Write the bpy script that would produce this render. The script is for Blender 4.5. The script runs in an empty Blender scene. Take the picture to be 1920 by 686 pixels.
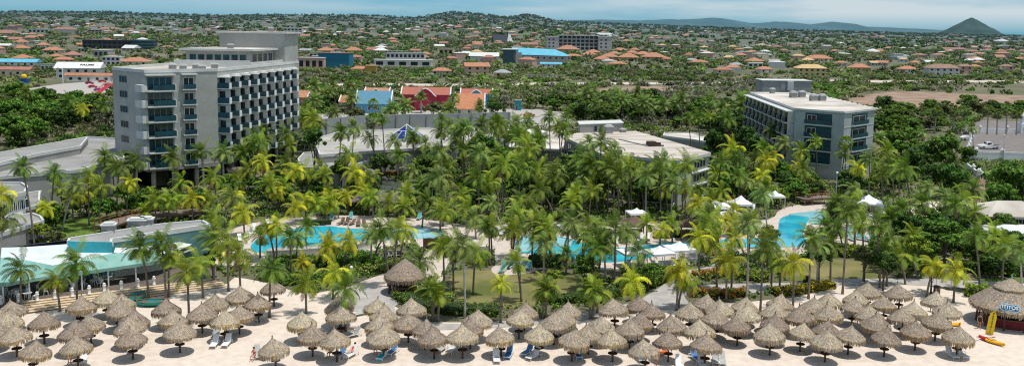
import bpy, bmesh, math, random
import numpy as np
from mathutils import Vector, Matrix
from mathutils.geometry import tessellate_polygon
R = random.Random(7)
C = bpy.context.scene.collection
D = bpy.data
# ------------------------------------------------------------------ camera
F, CX, CY, H = 1700.0, 960.0, 258.0, 32.0
PITCH, ROLL = math.radians(6.9), 0.014
cam = D.objects.new('camera', D.cameras.new('camera')); C.objects.link(cam)
cam.data.sensor_width = 36; cam.data.lens = 36 * F / 1920; cam.data.shift_y = -(343 - CY) / 1920
cam.data.clip_start = 1; cam.data.clip_end = 40000
CM = Matrix.Rotation(math.pi / 2 - PITCH, 3, 'X') @ Matrix.Rotation(ROLL, 3, 'Z')
cam.matrix_world = Matrix.Translation((0, 0, H)) @ CM.to_4x4()
bpy.context.scene.camera = cam

def ray(px, py): return CM @ Vector(((px - CX) / F, (CY - py) / F, -1))
def P(px, py, z=0.0):                       # the point of the level z that is seen there
    d = ray(px, py); t = (z - H) / d.z
    return Vector((d.x * t, d.y * t, z))
def zat(px, py, y):                         # height at distance y along that sight line
    d = ray(px, py); return H + d.z * y / d.y
def pix(p):
    v = CM.transposed() @ (Vector(p) - Vector((0, 0, H)))
    return CX + F * v.x / -v.z, CY - F * v.y / -v.z

# ------------------------------------------------------------------ terrain
RIDGE = [(-900, 24), (0, 22), (150, 24), (300, 27), (480, 31), (640, 28), (700, 30), (780, 34), (960, 37), (1040, 40), (1100, 43), (1200, 47), (1300, 51),
         (1400, 54), (1500, 57), (1600, 60), (1700, 63), (1800, 65), (1920, 69), (2900, 80)]
KNOB = [(838, 9, 40), (895, 8.5, 45), (987, 10, 32), (500, 2, 60), (210, 2, 50)]
def ridge_h(u, d=4200.0):
    px = CX + F * u
    py = np.interp(px, [a for a, b in RIDGE], [b for a, b in RIDGE])
    for c, a, w in KNOB: py = py - a * np.exp(-((px - c) / w) ** 2)
    hy = 52 + 0.014 * (px - 960)
    return H + (hy - py) / F * d
def terrain(x, y):
    y = np.maximum(y, 1.0); u = np.clip(x / y, -1.2, 1.2); px = CX + F * u
    hr = ridge_h(u)
    t = np.clip((y - 750) / 3450, 0, 1)
    g = t ** 1.25
    g = np.where(y > 4200, np.exp(-((y - 4200) / 1600) ** 2) * 0.85 + 0.15, g)
    roll = (np.sin(x / 210 + 1.3) * np.sin(y / 260 + .4) + .6 * np.sin(x / 95 + y / 130)) * 3.0 * np.clip((y - 900) / 1500, 0, 1) * np.clip((4300 - y) / 900, 0, 1)
    return np.where(y > 750, hr * g + roll, 0.0)
def PT(px, py):                             # the point of the terrain that is seen there
    d = ray(px, py); y = 60.0
    while y < 4200:
        x = d.x / d.y * y
        if H + d.z * y / d.y <= float(terrain(np.float64(x), np.float64(y))): break
        y *= 1.006
    x = d.x / d.y * y
    return Vector((x, y, float(terrain(np.float64(x), np.float64(y)))))

# ------------------------------------------------------------------ materials
MATS = {}
def mat(name, col, var=.12, scale=3.0, rough=.8, bump=0.0, attr=False, spec=.3, col2=None, rnd=0.0, trans=0.0, metal=0.0, detail=4, haze=False, stretch=None):
    if name in MATS: return MATS[name]
    m = D.materials.new(name); m.use_nodes = True; nt = m.node_tree; N, L = nt.nodes, nt.links
    b = N['Principled BSDF']; b.inputs['Roughness'].default_value = rough; b.inputs['Specular IOR Level'].default_value = spec; b.inputs['Metallic'].default_value = metal
    geo = N.new('ShaderNodeNewGeometry'); tc = N.new('ShaderNodeTexCoord')
    nz = N.new('ShaderNodeTexNoise'); nz.inputs['Scale'].default_value = scale; nz.inputs['Detail'].default_value = detail
    if stretch:
        mp = N.new('ShaderNodeMapping'); mp.inputs['Scale'].default_value = stretch; L.new(tc.outputs['Object'], mp.inputs['Vector']); L.new(mp.outputs['Vector'], nz.inputs['Vector'])
    else: L.new(geo.outputs['Position'], nz.inputs['Vector'])
    rp = N.new('ShaderNodeValToRGB'); e = rp.color_ramp.elements
    c2 = col2 or tuple(c * (1 + var) for c in col); c1 = col if col2 else tuple(c * (1 - var) for c in col)
    e[0].position = .32; e[1].position = .68; e[0].color = (*c1, 1); e[1].color = (*c2, 1)
    L.new(nz.outputs['Fac'], rp.inputs['Fac']); out = rp.outputs['Color']
    if attr:
        at = N.new('ShaderNodeAttribute'); at.attribute_name = 'tint'
        mx = N.new('ShaderNodeMix'); mx.data_type = 'RGBA'; mx.blend_type = 'MULTIPLY'; mx.inputs['Factor'].default_value = 1
        L.new(out, mx.inputs[6]); L.new(at.outputs['Color'], mx.inputs[7]); out = mx.outputs[2]
    if rnd:
        oi = N.new('ShaderNodeObjectInfo'); hs = N.new('ShaderNodeHueSaturation')
        m1 = N.new('ShaderNodeMapRange'); m1.inputs['To Min'].default_value = 1 - rnd; m1.inputs['To Max'].default_value = 1 + rnd
        m2 = N.new('ShaderNodeMapRange'); m2.inputs['To Min'].default_value = .5 - rnd * .06; m2.inputs['To Max'].default_value = .5 + rnd * .06
        L.new(oi.outputs['Random'], m1.inputs['Value']); L.new(oi.outputs['Random'], m2.inputs['Value'])
        L.new(m1.outputs[0], hs.inputs['Value']); L.new(m2.outputs[0], hs.inputs['Hue']); L.new(out, hs.inputs['Color']); out = hs.outputs['Color']
    if haze:                                 # aerial haze painted into the base colour, bluer with world distance
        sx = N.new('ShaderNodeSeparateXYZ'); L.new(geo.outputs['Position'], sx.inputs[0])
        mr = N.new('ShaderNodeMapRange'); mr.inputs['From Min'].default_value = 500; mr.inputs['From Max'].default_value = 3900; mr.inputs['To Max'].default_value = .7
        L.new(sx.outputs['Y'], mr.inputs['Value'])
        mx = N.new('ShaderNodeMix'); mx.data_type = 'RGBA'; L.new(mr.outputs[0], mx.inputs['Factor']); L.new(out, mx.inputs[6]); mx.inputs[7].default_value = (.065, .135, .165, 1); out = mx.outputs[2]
    L.new(out, b.inputs['Base Color'])
    if bump:
        bp = N.new('ShaderNodeBump'); bp.inputs['Strength'].default_value = bump; bp.inputs['Distance'].default_value = .1
        L.new(nz.outputs['Fac'], bp.inputs['Height']); L.new(bp.outputs[0], b.inputs['Normal'])
    if trans:
        tr = N.new('ShaderNodeBsdfTranslucent'); L.new(out, tr.inputs['Color']); ms = N.new('ShaderNodeMixShader'); ms.inputs[0].default_value = trans
        L.new(b.outputs[0], ms.inputs[1]); L.new(tr.outputs[0], ms.inputs[2]); L.new(ms.outputs[0], N['Material Output'].inputs['Surface'])
    MATS[name] = m; return m

SAND = mat('sand', (.58, .49, .405), col2=(.70, .61, .52), scale=1.1, rough=.95, bump=.6, detail=12)
PAVE = mat('paving', (.47, .40, .34), col2=(.60, .52, .45), scale=.9, rough=.9, detail=6)
GREYPAVE = mat('grey_paving', (.33, .31, .29), col2=(.45, .42, .39), scale=.7, rough=.9, detail=6)
SOIL = mat('soil', (.05, .065, .02), col2=(.17, .14, .07), scale=.25, rough=1, detail=8)
LAWN = mat('lawn', (.10, .12, .03), col2=(.25, .21, .09), scale=.18, rough=1, bump=.3, detail=8)
GREENLAWN = mat('green_lawn', (.06, .13, .015), col2=(.13, .19, .03), scale=.3, rough=1, detail=8)
FIELD = mat('dry_field', (.20, .13, .09), col2=(.36, .26, .19), scale=.12, rough=1, detail=10)
WHITE = mat('white_paint', (.78, .78, .76), var=.05, scale=.8, rough=.55)
ROOFW = mat('white_roof', (.36, .32, .27), col2=(.68, .64, .58), scale=.13, rough=.85, detail=9)
CONC = mat('concrete', (.33, .335, .31), col2=(.41, .415, .385), scale=.35, rough=.85, detail=8)
CONCB = mat('blue_grey_render', (.34, .37, .36), col2=(.41, .44, .425), scale=.35, rough=.85, detail=8)
CONCL = mat('light_concrete', (.52, .53, .51), col2=(.60, .61, .59), scale=.5, rough=.8, detail=8)
GREYW = mat('grey_wall', (.27, .27, .26), col2=(.35, .35, .34), scale=.25, rough=.9, detail=8)
GREYROOF = mat('grey_roof', (.22, .22, .215), col2=(.34, .335, .32), scale=.2, rough=.9, detail=8)
DARKW = mat('dark_opening', (.012, .015, .018), var=.4, scale=.6, rough=.15, spec=.5)
GLASS = mat('teal_glass', (.004, .05, .072), var=.35, scale=.5, rough=.25, spec=.6)
GLASSP = mat('window_glass', (.02, .05, .065), var=.5, scale=.7, rough=.08, spec=.7)
TEALR = mat('teal_canvas', (.18, .37, .325), col2=(.25, .45, .40), scale=.6, rough=.7)
PALER = mat('pale_roof_sheet', (.55, .62, .61), col2=(.70, .74, .72), scale=.5, rough=.6)
WOOD = mat('weathered_wood', (.10, .07, .05), col2=(.2, .14, .10), scale=2, rough=.85)
REDWOOD = mat('reddish_wood', (.22, .10, .05), col2=(.32, .16, .09), scale=1.5, rough=.8)
STEP = mat('stair_tread', (.55, .42, .27), col2=(.64, .51, .35), scale=1.5, rough=.85)
RISER = mat('stair_riser', (.14, .10, .07), var=.2, scale=1.5, rough=.9)
WATER = mat('pool_water', (.0, .30, .46), col2=(.05, .54, .64), scale=.22, rough=.06, spec=.5, bump=.06)
WATERL = mat('shallow_water', (.22, .52, .60), col2=(.34, .62, .68), scale=.35, rough=.06, spec=.5, bump=.06)
POND = mat('pond_water', (.05, .07, .055), col2=(.10, .12, .09), scale=.4, rough=.05, spec=.6)
TRUNK = mat('palm_bark', (.14, .115, .09), col2=(.24, .20, .16), scale=4, rough=.95)
TRUNKP = mat('pale_palm_bark', (.33, .32, .29), col2=(.44, .42, .39), scale=2, rough=.9)
BARK = mat('tree_bark', (.10, .08, .06), var=.3, scale=4, rough=.95)
STRAW = mat('thatch', (.80, .80, .80), var=.22, scale=5, rough=.95, attr=True, rnd=.24)
POSTW = mat('palapa_wood', (.10, .06, .04), var=.3, scale=4, rough=.9)
PALMG = mat('palm_leaf', (1.12, 1.12, 1.12), var=.25, scale=1.5, rough=.5, spec=.22, attr=True, rnd=.2, trans=.22)
LEAF = mat('leaf', (1.12, 1.12, 1.12), var=.25, scale=.9, rough=.6, spec=.2, attr=True, rnd=.15, trans=.22)
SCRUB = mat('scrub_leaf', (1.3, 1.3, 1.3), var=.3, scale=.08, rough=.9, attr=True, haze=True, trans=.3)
ROCK = mat('rock', (.13, .12, .11), col2=(.26, .24, .22), scale=1.2, rough=.95, bump=.5)
BLACK = mat('black_plastic', (.02, .02, .02), rough=.5)
METAL = mat('grey_metal', (.35, .35, .35), rough=.4, metal=.6)
CANVAS = mat('white_canvas', (.74, .76, .77), var=.04, scale=1, rough=.7)
def flat(name, c, rough=.7, var=.1): return mat(name, c, var=var, scale=1.2, rough=rough)

# ------------------------------------------------------------------ mesh helpers
class MB:
    def __init__(s): s.v = []; s.f = []; s.m = []; s.t = []; s.tint = None
    def add(s, vs, fs, m=0, tint=None):
        o = len(s.v); s.v += [tuple(v) for v in vs]; s.f += [tuple(i + o for i in f) for f in fs]; s.m += [m] * len(fs)
        s.t += [tint or (1, 1, 1)] * len(vs); s.tint = s.tint or tint
        return s
    def box(s, c, d, rz=0.0, m=0, rx=0.0, tint=None):
        x, y, z = d[0] / 2, d[1] / 2, d[2] / 2
        M = Matrix.Translation(c) @ Matrix.Rotation(rz, 4, 'Z') @ Matrix.Rotation(rx, 4, 'X')
        vs = [M @ Vector((a * x, b * y, e * z)) for e in (-1, 1) for a, b in ((-1, -1), (1, -1), (1, 1), (-1, 1))]
        return s.add(vs, [(3, 2, 1, 0), (4, 5, 6, 7), (0, 1, 5, 4), (1, 2, 6, 5), (2, 3, 7, 6), (3, 0, 4, 7)], m, tint)
    def prism(s, poly, z0, z1, m=0, mt=None, top=True, bottom=True):
        n = len(poly); vs = [(p[0], p[1], z0) for p in poly] + [(p[0], p[1], z1) for p in poly]
        s.add(vs, [(i, (i + 1) % n, (i + 1) % n + n, i + n) for i in range(n)], m)
        tri = tessellate_polygon([[Vector((p[0], p[1], 0)) for p in poly]])
        def up(t):
            a, b, c = (Vector(poly[i][:2]) for i in t); return t if (b - a).cross(c - a) > 0 else (t[2], t[1], t[0])
        tri = [up(t) for t in tri]
        if top: s.add([(p[0], p[1], z1) for p in poly], tri, m if mt is None else mt)
        if bottom: s.add([(p[0], p[1], z0) for p in poly], [(t[2], t[1], t[0]) for t in tri], m)
        return s
    def tube(s, path, rad, n=8, m=0, cap=True, tint=None):
        path = [Vector(p) for p in path]; rad = rad if hasattr(rad, '__len__') else [rad] * len(path); vs = []
        for i, p in enumerate(path):
            d = (path[min(i + 1, len(path) - 1)] - path[max(i - 1, 0)]).normalized()
            a = d.cross(Vector((0, 1, 0)) if abs(d.y) < .9 else Vector((1, 0, 0))).normalized(); b = d.cross(a)
            vs += [p + (a * math.cos(k * 2 * math.pi / n) + b * math.sin(k * 2 * math.pi / n)) * rad[i] for k in range(n)]
        fs = [(i * n + k, i * n + (k + 1) % n, (i + 1) * n + (k + 1) % n, (i + 1) * n + k) for i in range(len(path) - 1) for k in range(n)]
        if cap: fs += [tuple(range(n))[::-1], tuple((len(path) - 1) * n + k for k in range(n))]
        return s.add(vs, fs, m, tint)
    def lathe(s, prof, n=14, c=(0, 0, 0), m=0):
        vs = [(c[0] + r * math.cos(k * 2 * math.pi / n), c[1] + r * math.sin(k * 2 * math.pi / n), c[2] + z) for r, z in prof for k in range(n)]
        fs = [(i * n + k, i * n + (k + 1) % n, (i + 1) * n + (k + 1) % n, (i + 1) * n + k) for i in range(len(prof) - 1) for k in range(n)]
        fs += [tuple(range(n))[::-1], tuple((len(prof) - 1) * n + k for k in range(n))]
        return s.add(vs, fs, m)
    def quad(s, a, b, c, d, m=0, tint=None): return s.add([a, b, c, d], [(0, 1, 2, 3)], m, tint)
    def mesh(s, name, mats, smooth=False):
        me = D.meshes.new(name); me.from_pydata(s.v, [], s.f)
        for m in (mats if isinstance(mats, (list, tuple)) else [mats]): me.materials.append(m)
        if any(s.m): me.polygons.foreach_set('material_index', s.m)
        if s.tint:
            a = me.color_attributes.new('tint', 'FLOAT_COLOR', 'POINT'); a.data.foreach_set('color', [x for t in s.t for x in (*t, 1)])
        if smooth: me.polygons.foreach_set('use_smooth', [True] * len(s.f))
        me.update(); return me
    def build(s, name, mats, parent=None, smooth=False): return link(name, s.mesh(name, mats, smooth), parent)

def link(name, me, parent=None, loc=None):
    o = D.objects.new(name, me); C.objects.link(o)
    if parent is not None: o.parent = parent
    if loc is not None: o.location = loc
    return o
USED = {}
def tag(o, label, cat, group=None):
    for w_ in (' of those', ' the ', ' the ', ' small ', ' the ', ' leafy'):
        if len(label.split()) > 16: label = label.replace(w_, ' ' if w_.endswith(' ') else '', 1)
    o['label'] = label; o['category'] = cat
    if group: o['group'] = group
    n = len(label.split())
    if n < 4 or n > 16: print('LABEL LENGTH', n, label)
    USED.setdefault(label, []).append((o.name, group)); return o
def thing(name, label, cat, loc=(0, 0, 0), rz=0.0, group=None, scale=1.0):
    o = D.objects.new(name, None); C.objects.link(o); o.empty_display_size = .1
    o.location = loc; o.rotation_euler = (0, 0, rz); o.scale = (scale,) * 3
    return tag(o, label, cat, group)
def struct(name, mb, m, smooth=False):
    o = mb.build(name, m, None, smooth); o['kind'] = 'structure'; return o
def dup(o, parent=None, label=None, loc=None, rz=None, group=None):
    c = o.copy(); C.objects.link(c)
    if parent is not None: c.parent = parent
    if loc is not None: c.location = loc
    if rz is not None: c.rotation_euler = (0, 0, rz)
    if label is not None: tag(c, label, c['category'], group or c.get('group'))
    for ch in o.children: dup(ch, c)
    return c
def soft(pts, n=5, closed=True):            # Catmull-Rom through points
    out = []; k = len(pts)
    for i in range(k if closed else k - 1):
        p0, p1, p2, p3 = (Vector(pts[(i + j) % k] if closed else pts[min(max(i + j, 0), k - 1)]) for j in (-1, 0, 1, 2))
        for q in range(n):
            t = q / n; out.append(.5 * ((2 * p1) + (p2 - p0) * t + (2 * p0 - 5 * p1 + 4 * p2 - p3) * t * t + (3 * p1 - p0 - 3 * p2 + p3) * t ** 3))
    return out
def gp(pixels, z=0.0): return [P(x, y, z) for x, y in pixels]
def inside(x, y, poly):
    r = False; n = len(poly)
    for i in range(n):
        a, b = poly[i], poly[i - 1]
        if (a[1] > y) != (b[1] > y) and x < (b[0] - a[0]) * (y - a[1]) / (b[1] - a[1]) + a[0]: r = not r
    return r
def ccw(poly):
    return poly if sum(poly[i - 1][0] * poly[i][1] - poly[i][0] * poly[i - 1][1] for i in range(len(poly))) > 0 else poly[::-1]
KEEP = []                                    # ground polygons where no wild plant grows
BB = []
def blocked(x, y):
    while len(BB) < len(KEEP):
        k = KEEP[len(BB)]; BB.append((min(p[0] for p in k), max(p[0] for p in k), min(p[1] for p in k), max(p[1] for p in k)))
    return any(b[0] < x < b[1] and b[2] < y < b[3] and inside(x, y, k) for b, k in zip(BB, KEEP))
def sheet(name, pixels, z, m, smooth=True, keep=True, n=5, thick=.0):
    g = [Vector((p.x, p.y)) for p in gp(pixels)]
    if smooth: g = soft(g, n)
    g = ccw(g)
    if keep: KEEP.append(g)
    b = MB()
    if thick: b.prism(g, z - thick, z, bottom=False)
    else:
        tri = tessellate_polygon([[Vector((p[0], p[1], 0)) for p in g]])
        b.add([(p[0], p[1], z) for p in g], [t if (g[t[1]] - g[t[0]]).cross(g[t[2]] - g[t[0]]) > 0 else t[::-1] for t in tri])
    return struct(name, b, m), g

# ------------------------------------------------------------------ sky and sun
sc = bpy.context.scene
sc.render.engine = 'CYCLES'; sc.cycles.use_denoising = False; sc.cycles.filter_width = 1.15
sc.view_settings.view_transform = 'Standard'; sc.view_settings.look = 'None'; sc.view_settings.exposure = 0
SUN = Vector((.22, -.08, 1)).normalized()
sl = D.lights.new('sun', 'SUN'); so = D.objects.new('sun', sl); C.objects.link(so)
sl.energy = 3.9; sl.angle = math.radians(.53); sl.color = (1, .955, .88)
so.rotation_euler = SUN.to_track_quat('Z', 'Y').to_euler()
w = D.worlds.new('World'); sc.world = w; w.use_nodes = True
N, L = w.node_tree.nodes, w.node_tree.links
bg = N['Background']; bg.inputs['Strength'].default_value = .12
sky = N.new('ShaderNodeTexSky'); sky.sky_type = 'NISHITA'; sky.sun_disc = False
sky.sun_elevation = math.asin(SUN.z); sky.sun_rotation = math.atan2(SUN.x, SUN.y); sky.air_density = 1.0; sky.dust_density = .25; sky.ozone_density = 2.0
tc = N.new('ShaderNodeTexCoord'); sx = N.new('ShaderNodeSeparateXYZ'); L.new(tc.outputs['Generated'], sx.inputs[0])
tint = N.new('ShaderNodeMix'); tint.data_type = 'RGBA'; tint.blend_type = 'MULTIPLY'; tint.inputs['Factor'].default_value = 1
L.new(sky.outputs[0], tint.inputs[6]); hz_ = N.new('ShaderNodeMapRange'); hz_.inputs['From Max'].default_value = .22; L.new(sx.outputs[2], hz_.inputs['Value'])
ht = N.new('ShaderNodeMix'); ht.data_type = 'RGBA'; L.new(hz_.outputs[0], ht.inputs['Factor']); ht.inputs[6].default_value = (.16, .54, .98, 1); ht.inputs[7].default_value = (1.0, .98, .94, 1); L.new(ht.outputs[2], tint.inputs[7])
cx = N.new('ShaderNodeCombineXYZ')
for i, k in enumerate((1, 1, 9)):
    mm = N.new('ShaderNodeMath'); mm.operation = 'MULTIPLY'; mm.inputs[1].default_value = k; L.new(sx.outputs[i], mm.inputs[0]); L.new(mm.outputs[0], cx.inputs[i])
nz = N.new('ShaderNodeTexNoise'); nz.inputs['Scale'].default_value = 3.2; nz.inputs['Detail'].default_value = 7; nz.inputs['Roughness'].default_value = .55
L.new(cx.outputs[0], nz.inputs['Vector'])
mr = N.new('ShaderNodeMapRange'); mr.inputs['From Min'].default_value = .36; mr.inputs['From Max'].default_value = .58; L.new(nz.outputs['Fac'], mr.inputs['Value'])
el = N.new('ShaderNodeMapRange'); el.inputs['From Min'].default_value = -.002; el.inputs['From Max'].default_value = .02; L.new(sx.outputs[2], el.inputs['Value'])
az = N.new('ShaderNodeMapRange'); az.inputs['From Min'].default_value = -.45; az.inputs['From Max'].default_value = .3; az.inputs['To Min'].default_value = .25; L.new(sx.outputs[0], az.inputs['Value'])
m1 = N.new('ShaderNodeMath'); m1.operation = 'MULTIPLY'; L.new(mr.outputs[0], m1.inputs[0]); L.new(el.outputs[0], m1.inputs[1])
m2 = N.new('ShaderNodeMath'); m2.operation = 'MULTIPLY'; L.new(m1.outputs[0], m2.inputs[0]); L.new(az.outputs[0], m2.inputs[1])
cl = N.new('ShaderNodeMix'); cl.data_type = 'RGBA'; L.new(m2.outputs[0], cl.inputs['Factor']); L.new(tint.outputs[2], cl.inputs[6]); cl.inputs[7].default_value = (4.9, 5.7, 6.1, 1)
L.new(cl.outputs[2], bg.inputs['Color'])

# ------------------------------------------------------------------ ground
def make_ground():
    us = np.linspace(-.95, .95, 420); ds = np.concatenate([np.array([4., 30, 60]), np.geomspace(90, 740, 30), np.linspace(760, 4400, 150), np.geomspace(4600, 30000, 22)])
    U, Y = np.meshgrid(us, ds); X = U * Y; Z = terrain(X, Y)
    n, k = Y.shape
    me = D.meshes.new('ground'); me.from_pydata(np.stack([X, Y, Z], -1).reshape(-1, 3).tolist(), [], [(i * k + j, i * k + j + 1, (i + 1) * k + j + 1, (i + 1) * k + j) for i in range(n - 1) for j in range(k - 1)])
    me.polygons.foreach_set('use_smooth', [True] * len(me.polygons))
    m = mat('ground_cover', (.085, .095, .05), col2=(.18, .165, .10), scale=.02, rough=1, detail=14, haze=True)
    me.materials.append(m); o = link('ground', me); o['kind'] = 'structure'
make_ground()
def hill(name, line, d, depth, m, base=0.0):
    b = MB(); k = len(line); rows = 7; vs = []
    for r in range(rows):
        t = r / (rows - 1) * 2 - 1; s = math.cos(t * math.pi / 2) ** 1.2 if abs(t) < 1 else 0
        for px, py in line:
            y = d + t * depth; x = ray(px, py).x / ray(px, py).y * d; top = zat(px, py, d)
            vs.append((x, y, base + (top - base) * s + (R.uniform(-1, 1) * 3 * s * (1 - s))))
    b.add(vs, [(r * k + j, r * k + j + 1, (r + 1) * k + j + 1, (r + 1) * k + j) for r in range(rows - 1) for j in range(k - 1)])
    return struct(name, b, m, True)
FARLINE = [(960, 52), (1000, 44), (1056, 40), (1100, 38), (1143, 37.5), (1200, 38.5), (1250, 37), (1280, 37), (1315, 35.5), (1344, 34), (1370, 38), (1397, 43.5), (1430, 43), (1457, 41), (1485, 43), (1514, 47), (1540, 44), (1560, 41),
           (1580, 45), (1598, 49.5), (1630, 51), (1662, 52), (1716, 54.5), (1776, 59), (1850, 63), (1920, 66), (2050, 72)]
fl = soft([Vector(p) for p in FARLINE], 4, False)
fl = [(p.x, p.y + R.uniform(-.5, .5)) for p in fl]
hill('hills', fl, 9000, 1500, mat('far_hills', (.045, .115, .15), col2=(.065, .14, .165), scale=.004, rough=1, detail=8))  # distance haze is painted into the bluish hill colour
def cone_hill():
    b = MB(); d = 7600; cxp = 1820; n = 48; rings = 14; c = ray(cxp, 60); x0 = c.x / c.y * d; z0 = 10; top = zat(cxp, 32.5, d); rad = 66 / F * d
    vs = [(x0, d, z0 + (top - z0) * .98)]; fs = [(0, 1 + k, 1 + (k + 1) % n) for k in range(n)]
    rr = random.Random(3); off = [rr.uniform(-.03, .03) for _ in range(n)]
    for i in range(1, rings + 1):
        t = i / rings
        for k in range(n):
            a = 2 * math.pi * k / n; r = rad * (t + off[k] * t + rr.uniform(-.012, .012))
            z = z0 + (top - z0) * ((1 - t) ** 1.05 if t > .08 else .915 + .06 * (1 - t / .08)) + rr.uniform(-1.5, 1.5)
            vs.append((x0 + r * math.cos(a), d + r * math.sin(a), z))
    fs += [(1 + i * n + k, 1 + (i + 1) * n + k, 1 + (i + 1) * n + (k + 1) % n, 1 + i * n + (k + 1) % n) for i in range(rings - 1) for k in range(n)]
    b.add(vs, fs); struct('conical_hill', b, mat('cone_green', (.03, .07, .075), col2=(.055, .10, .105), scale=.012, rough=1, detail=9), True)  # blue-green colour has the haze of distance painted in
cone_hill()
# ------------------------------------------------------------------ beach, lawns, decks, pools
def sand():
    g = [Vector((-120, 20)), Vector((120, 20)), Vector((150, 105))] + [Vector(p[:2]) for p in gp([(2150, 556), (1900, 552), (1800, 548), (1720, 532), (1560, 536), (1500, 556), (1400, 566), (1290, 572), (1240, 560), (1190, 566), (1100, 586), (1000, 600), (900, 604), (800, 604), (740, 574), (722, 556), (705, 546),
        (660, 541), (615, 545), (590, 550), (560, 548), (535, 541), (500, 530), (460, 522), (440, 520), (425, 532), (43, 590), (-200, 620)])] + [Vector((-120, 80))]
    g = ccw(g); KEEP.append(g); b = MB(); tri = tessellate_polygon([[Vector((p[0], p[1], 0)) for p in g]])
    b.add([(p[0], p[1], .02) for p in g], [t if (g[t[1]] - g[t[0]]).cross(g[t[2]] - g[t[0]]) > 0 else t[::-1] for t in tri]); struct('beach', b, SAND)
sand()
DECK = [(395, 492), (405, 455), (430, 432), (500, 414), (640, 404), (780, 410), (900, 424), (960, 418), (1000, 414), (1100, 416), (1130, 424), (1210, 418), (1290, 424), (1340, 414), (1440, 412), (1470, 390), (1560, 376), (1650, 385), (1660, 430), (1640, 462), (1560, 466), (1500, 478),
        (1370, 478), (1330, 478), (1290, 500), (1190, 502), (1130, 506), (1060, 500), (980, 506), (930, 502), (925, 468), (880, 462), (850, 480), (835, 505), (815, 548), (730, 556), (625, 556), (660, 535), (720, 512), (765, 490), (790, 470), (770, 455), (700, 470), (620, 492), (480, 498)]
DECKS = [sheet('pool_deck', DECK, .03, PAVE, n=3)[1]]
sheet('pool_water', [(470, 466), (480, 450), (510, 438), (560, 428), (610, 424), (650, 428), (700, 432), (690, 448), (665, 456), (610, 462), (540, 472), (490, 474)], .06, WATER, n=6)
sheet('shallow_pool', [(690, 448), (697, 433), (760, 427), (800, 428), (832, 436), (825, 444), (780, 448), (730, 450)], .065, WATERL, n=5)
sheet('lagoon_pool', [(965, 462), (975, 447), (1010, 441), (1060, 446), (1090, 456), (1130, 464), (1180, 464), (1230, 458), (1285, 455), (1292, 464), (1260, 474), (1200, 486), (1140, 492), (1080, 488), (1040, 484), (1000, 476), (975, 474)], .06, WATER, n=6)
sheet('lagoon_shallows', [(967, 460), (977, 447.5), (1010, 441.5), (1050, 446), (1075, 455), (1060, 465), (1025, 462), (1000, 470), (975, 472)], .075, WATERL, n=5)
sheet('terrace_pool', [(1350, 462), (1352, 450), (1410, 448), (1440, 444), (1458, 432), (1462, 412), (1480, 404), (1520, 402), (1512, 420), (1506, 440), (1512, 458), (1470, 464), (1400, 464)], .06, WATER, n=6)
sheet('upper_shallow_pool', [(1478, 403), (1500, 399), (1540, 396), (1578, 408), (1570, 418), (1520, 420), (1515, 408)], .08, WATERL, n=5)
sheet('plunge_pool', [(1842, 486), (1850, 480), (1872, 482), (1870, 494), (1850, 496)], .06, WATER, n=5)
sheet('pond', [(495, 345), (540, 335), (640, 332), (740, 340), (760, 352), (700, 362), (600, 350), (520, 358)], .05, POND, n=5)
DECKS.append(sheet('lawn', [(850, 512), (900, 506), (1000, 512), (1065, 516), (1120, 528), (1110, 556), (1040, 568), (960, 578), (880, 572), (845, 545)], .035, LAWN)[1])
sheet('terrace_circle', [(925, 500), (960, 494), (1005, 498), (1000, 510), (950, 516), (925, 512)], .045, PAVE, n=5)
sheet('side_lawn', [(1480, 492), (1560, 486), (1640, 494), (1650, 520), (1600, 530), (1500, 528), (1465, 512)], .035, LAWN)
sheet('shaded_lawn', [(105, 420), (150, 408), (230, 402), (250, 412), (200, 440), (120, 444)], .035, GREENLAWN)
sheet('hut_lawn', [(1810, 528), (1870, 522), (1960, 524), (1960, 540), (1860, 542), (1810, 538)], .035, GREENLAWN)
sheet('garden_path', [(1190, 575), (1235, 540), (1262, 520), (1280, 508), (1320, 502), (1345, 494), (1372, 498), (1330, 512), (1296, 528), (1282, 552), (1290, 578)], .05, GREYPAVE, n=4)
sheet('promenade', [(1290, 540), (1330, 534), (1480, 530), (1570, 524), (1700, 522), (1780, 524), (1960, 535), (1960, 547), (1800, 540), (1700, 534), (1570, 536), (1480, 544), (1300, 556)], .05, GREYPAVE, n=4)
sheet('kiosk_path', [(618, 572), (660, 546), (730, 540), (760, 560), (740, 580), (820, 606), (1000, 600), (1100, 585), (1190, 567), (1230, 566), (1200, 580), (1080, 602), (900, 616), (780, 616), (700, 590)], .045, GREYPAVE, n=4)
sheet('sandy_clearing', [(1700, 392), (1750, 376), (1810, 374), (1835, 388), (1830, 410), (1780, 412), (1720, 404)], .04, SAND, n=4)
sheet('dirt_slope', [(1815, 345), (1835, 330), (1850, 345), (1840, 385), (1815, 382)], .045, FIELD, n=3)
sheet('dry_field', [(1560, 197), (1640, 176), (1720, 172), (1850, 178), (2000, 182), (2000, 208), (1850, 207), (1700, 200), (1640, 205)], .03, FIELD, n=4)
sheet('dry_clearing', [(1100, 170), (1160, 164), (1260, 162), (1260, 172), (1180, 176), (1110, 177)], .03, FIELD, n=3)
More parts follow.
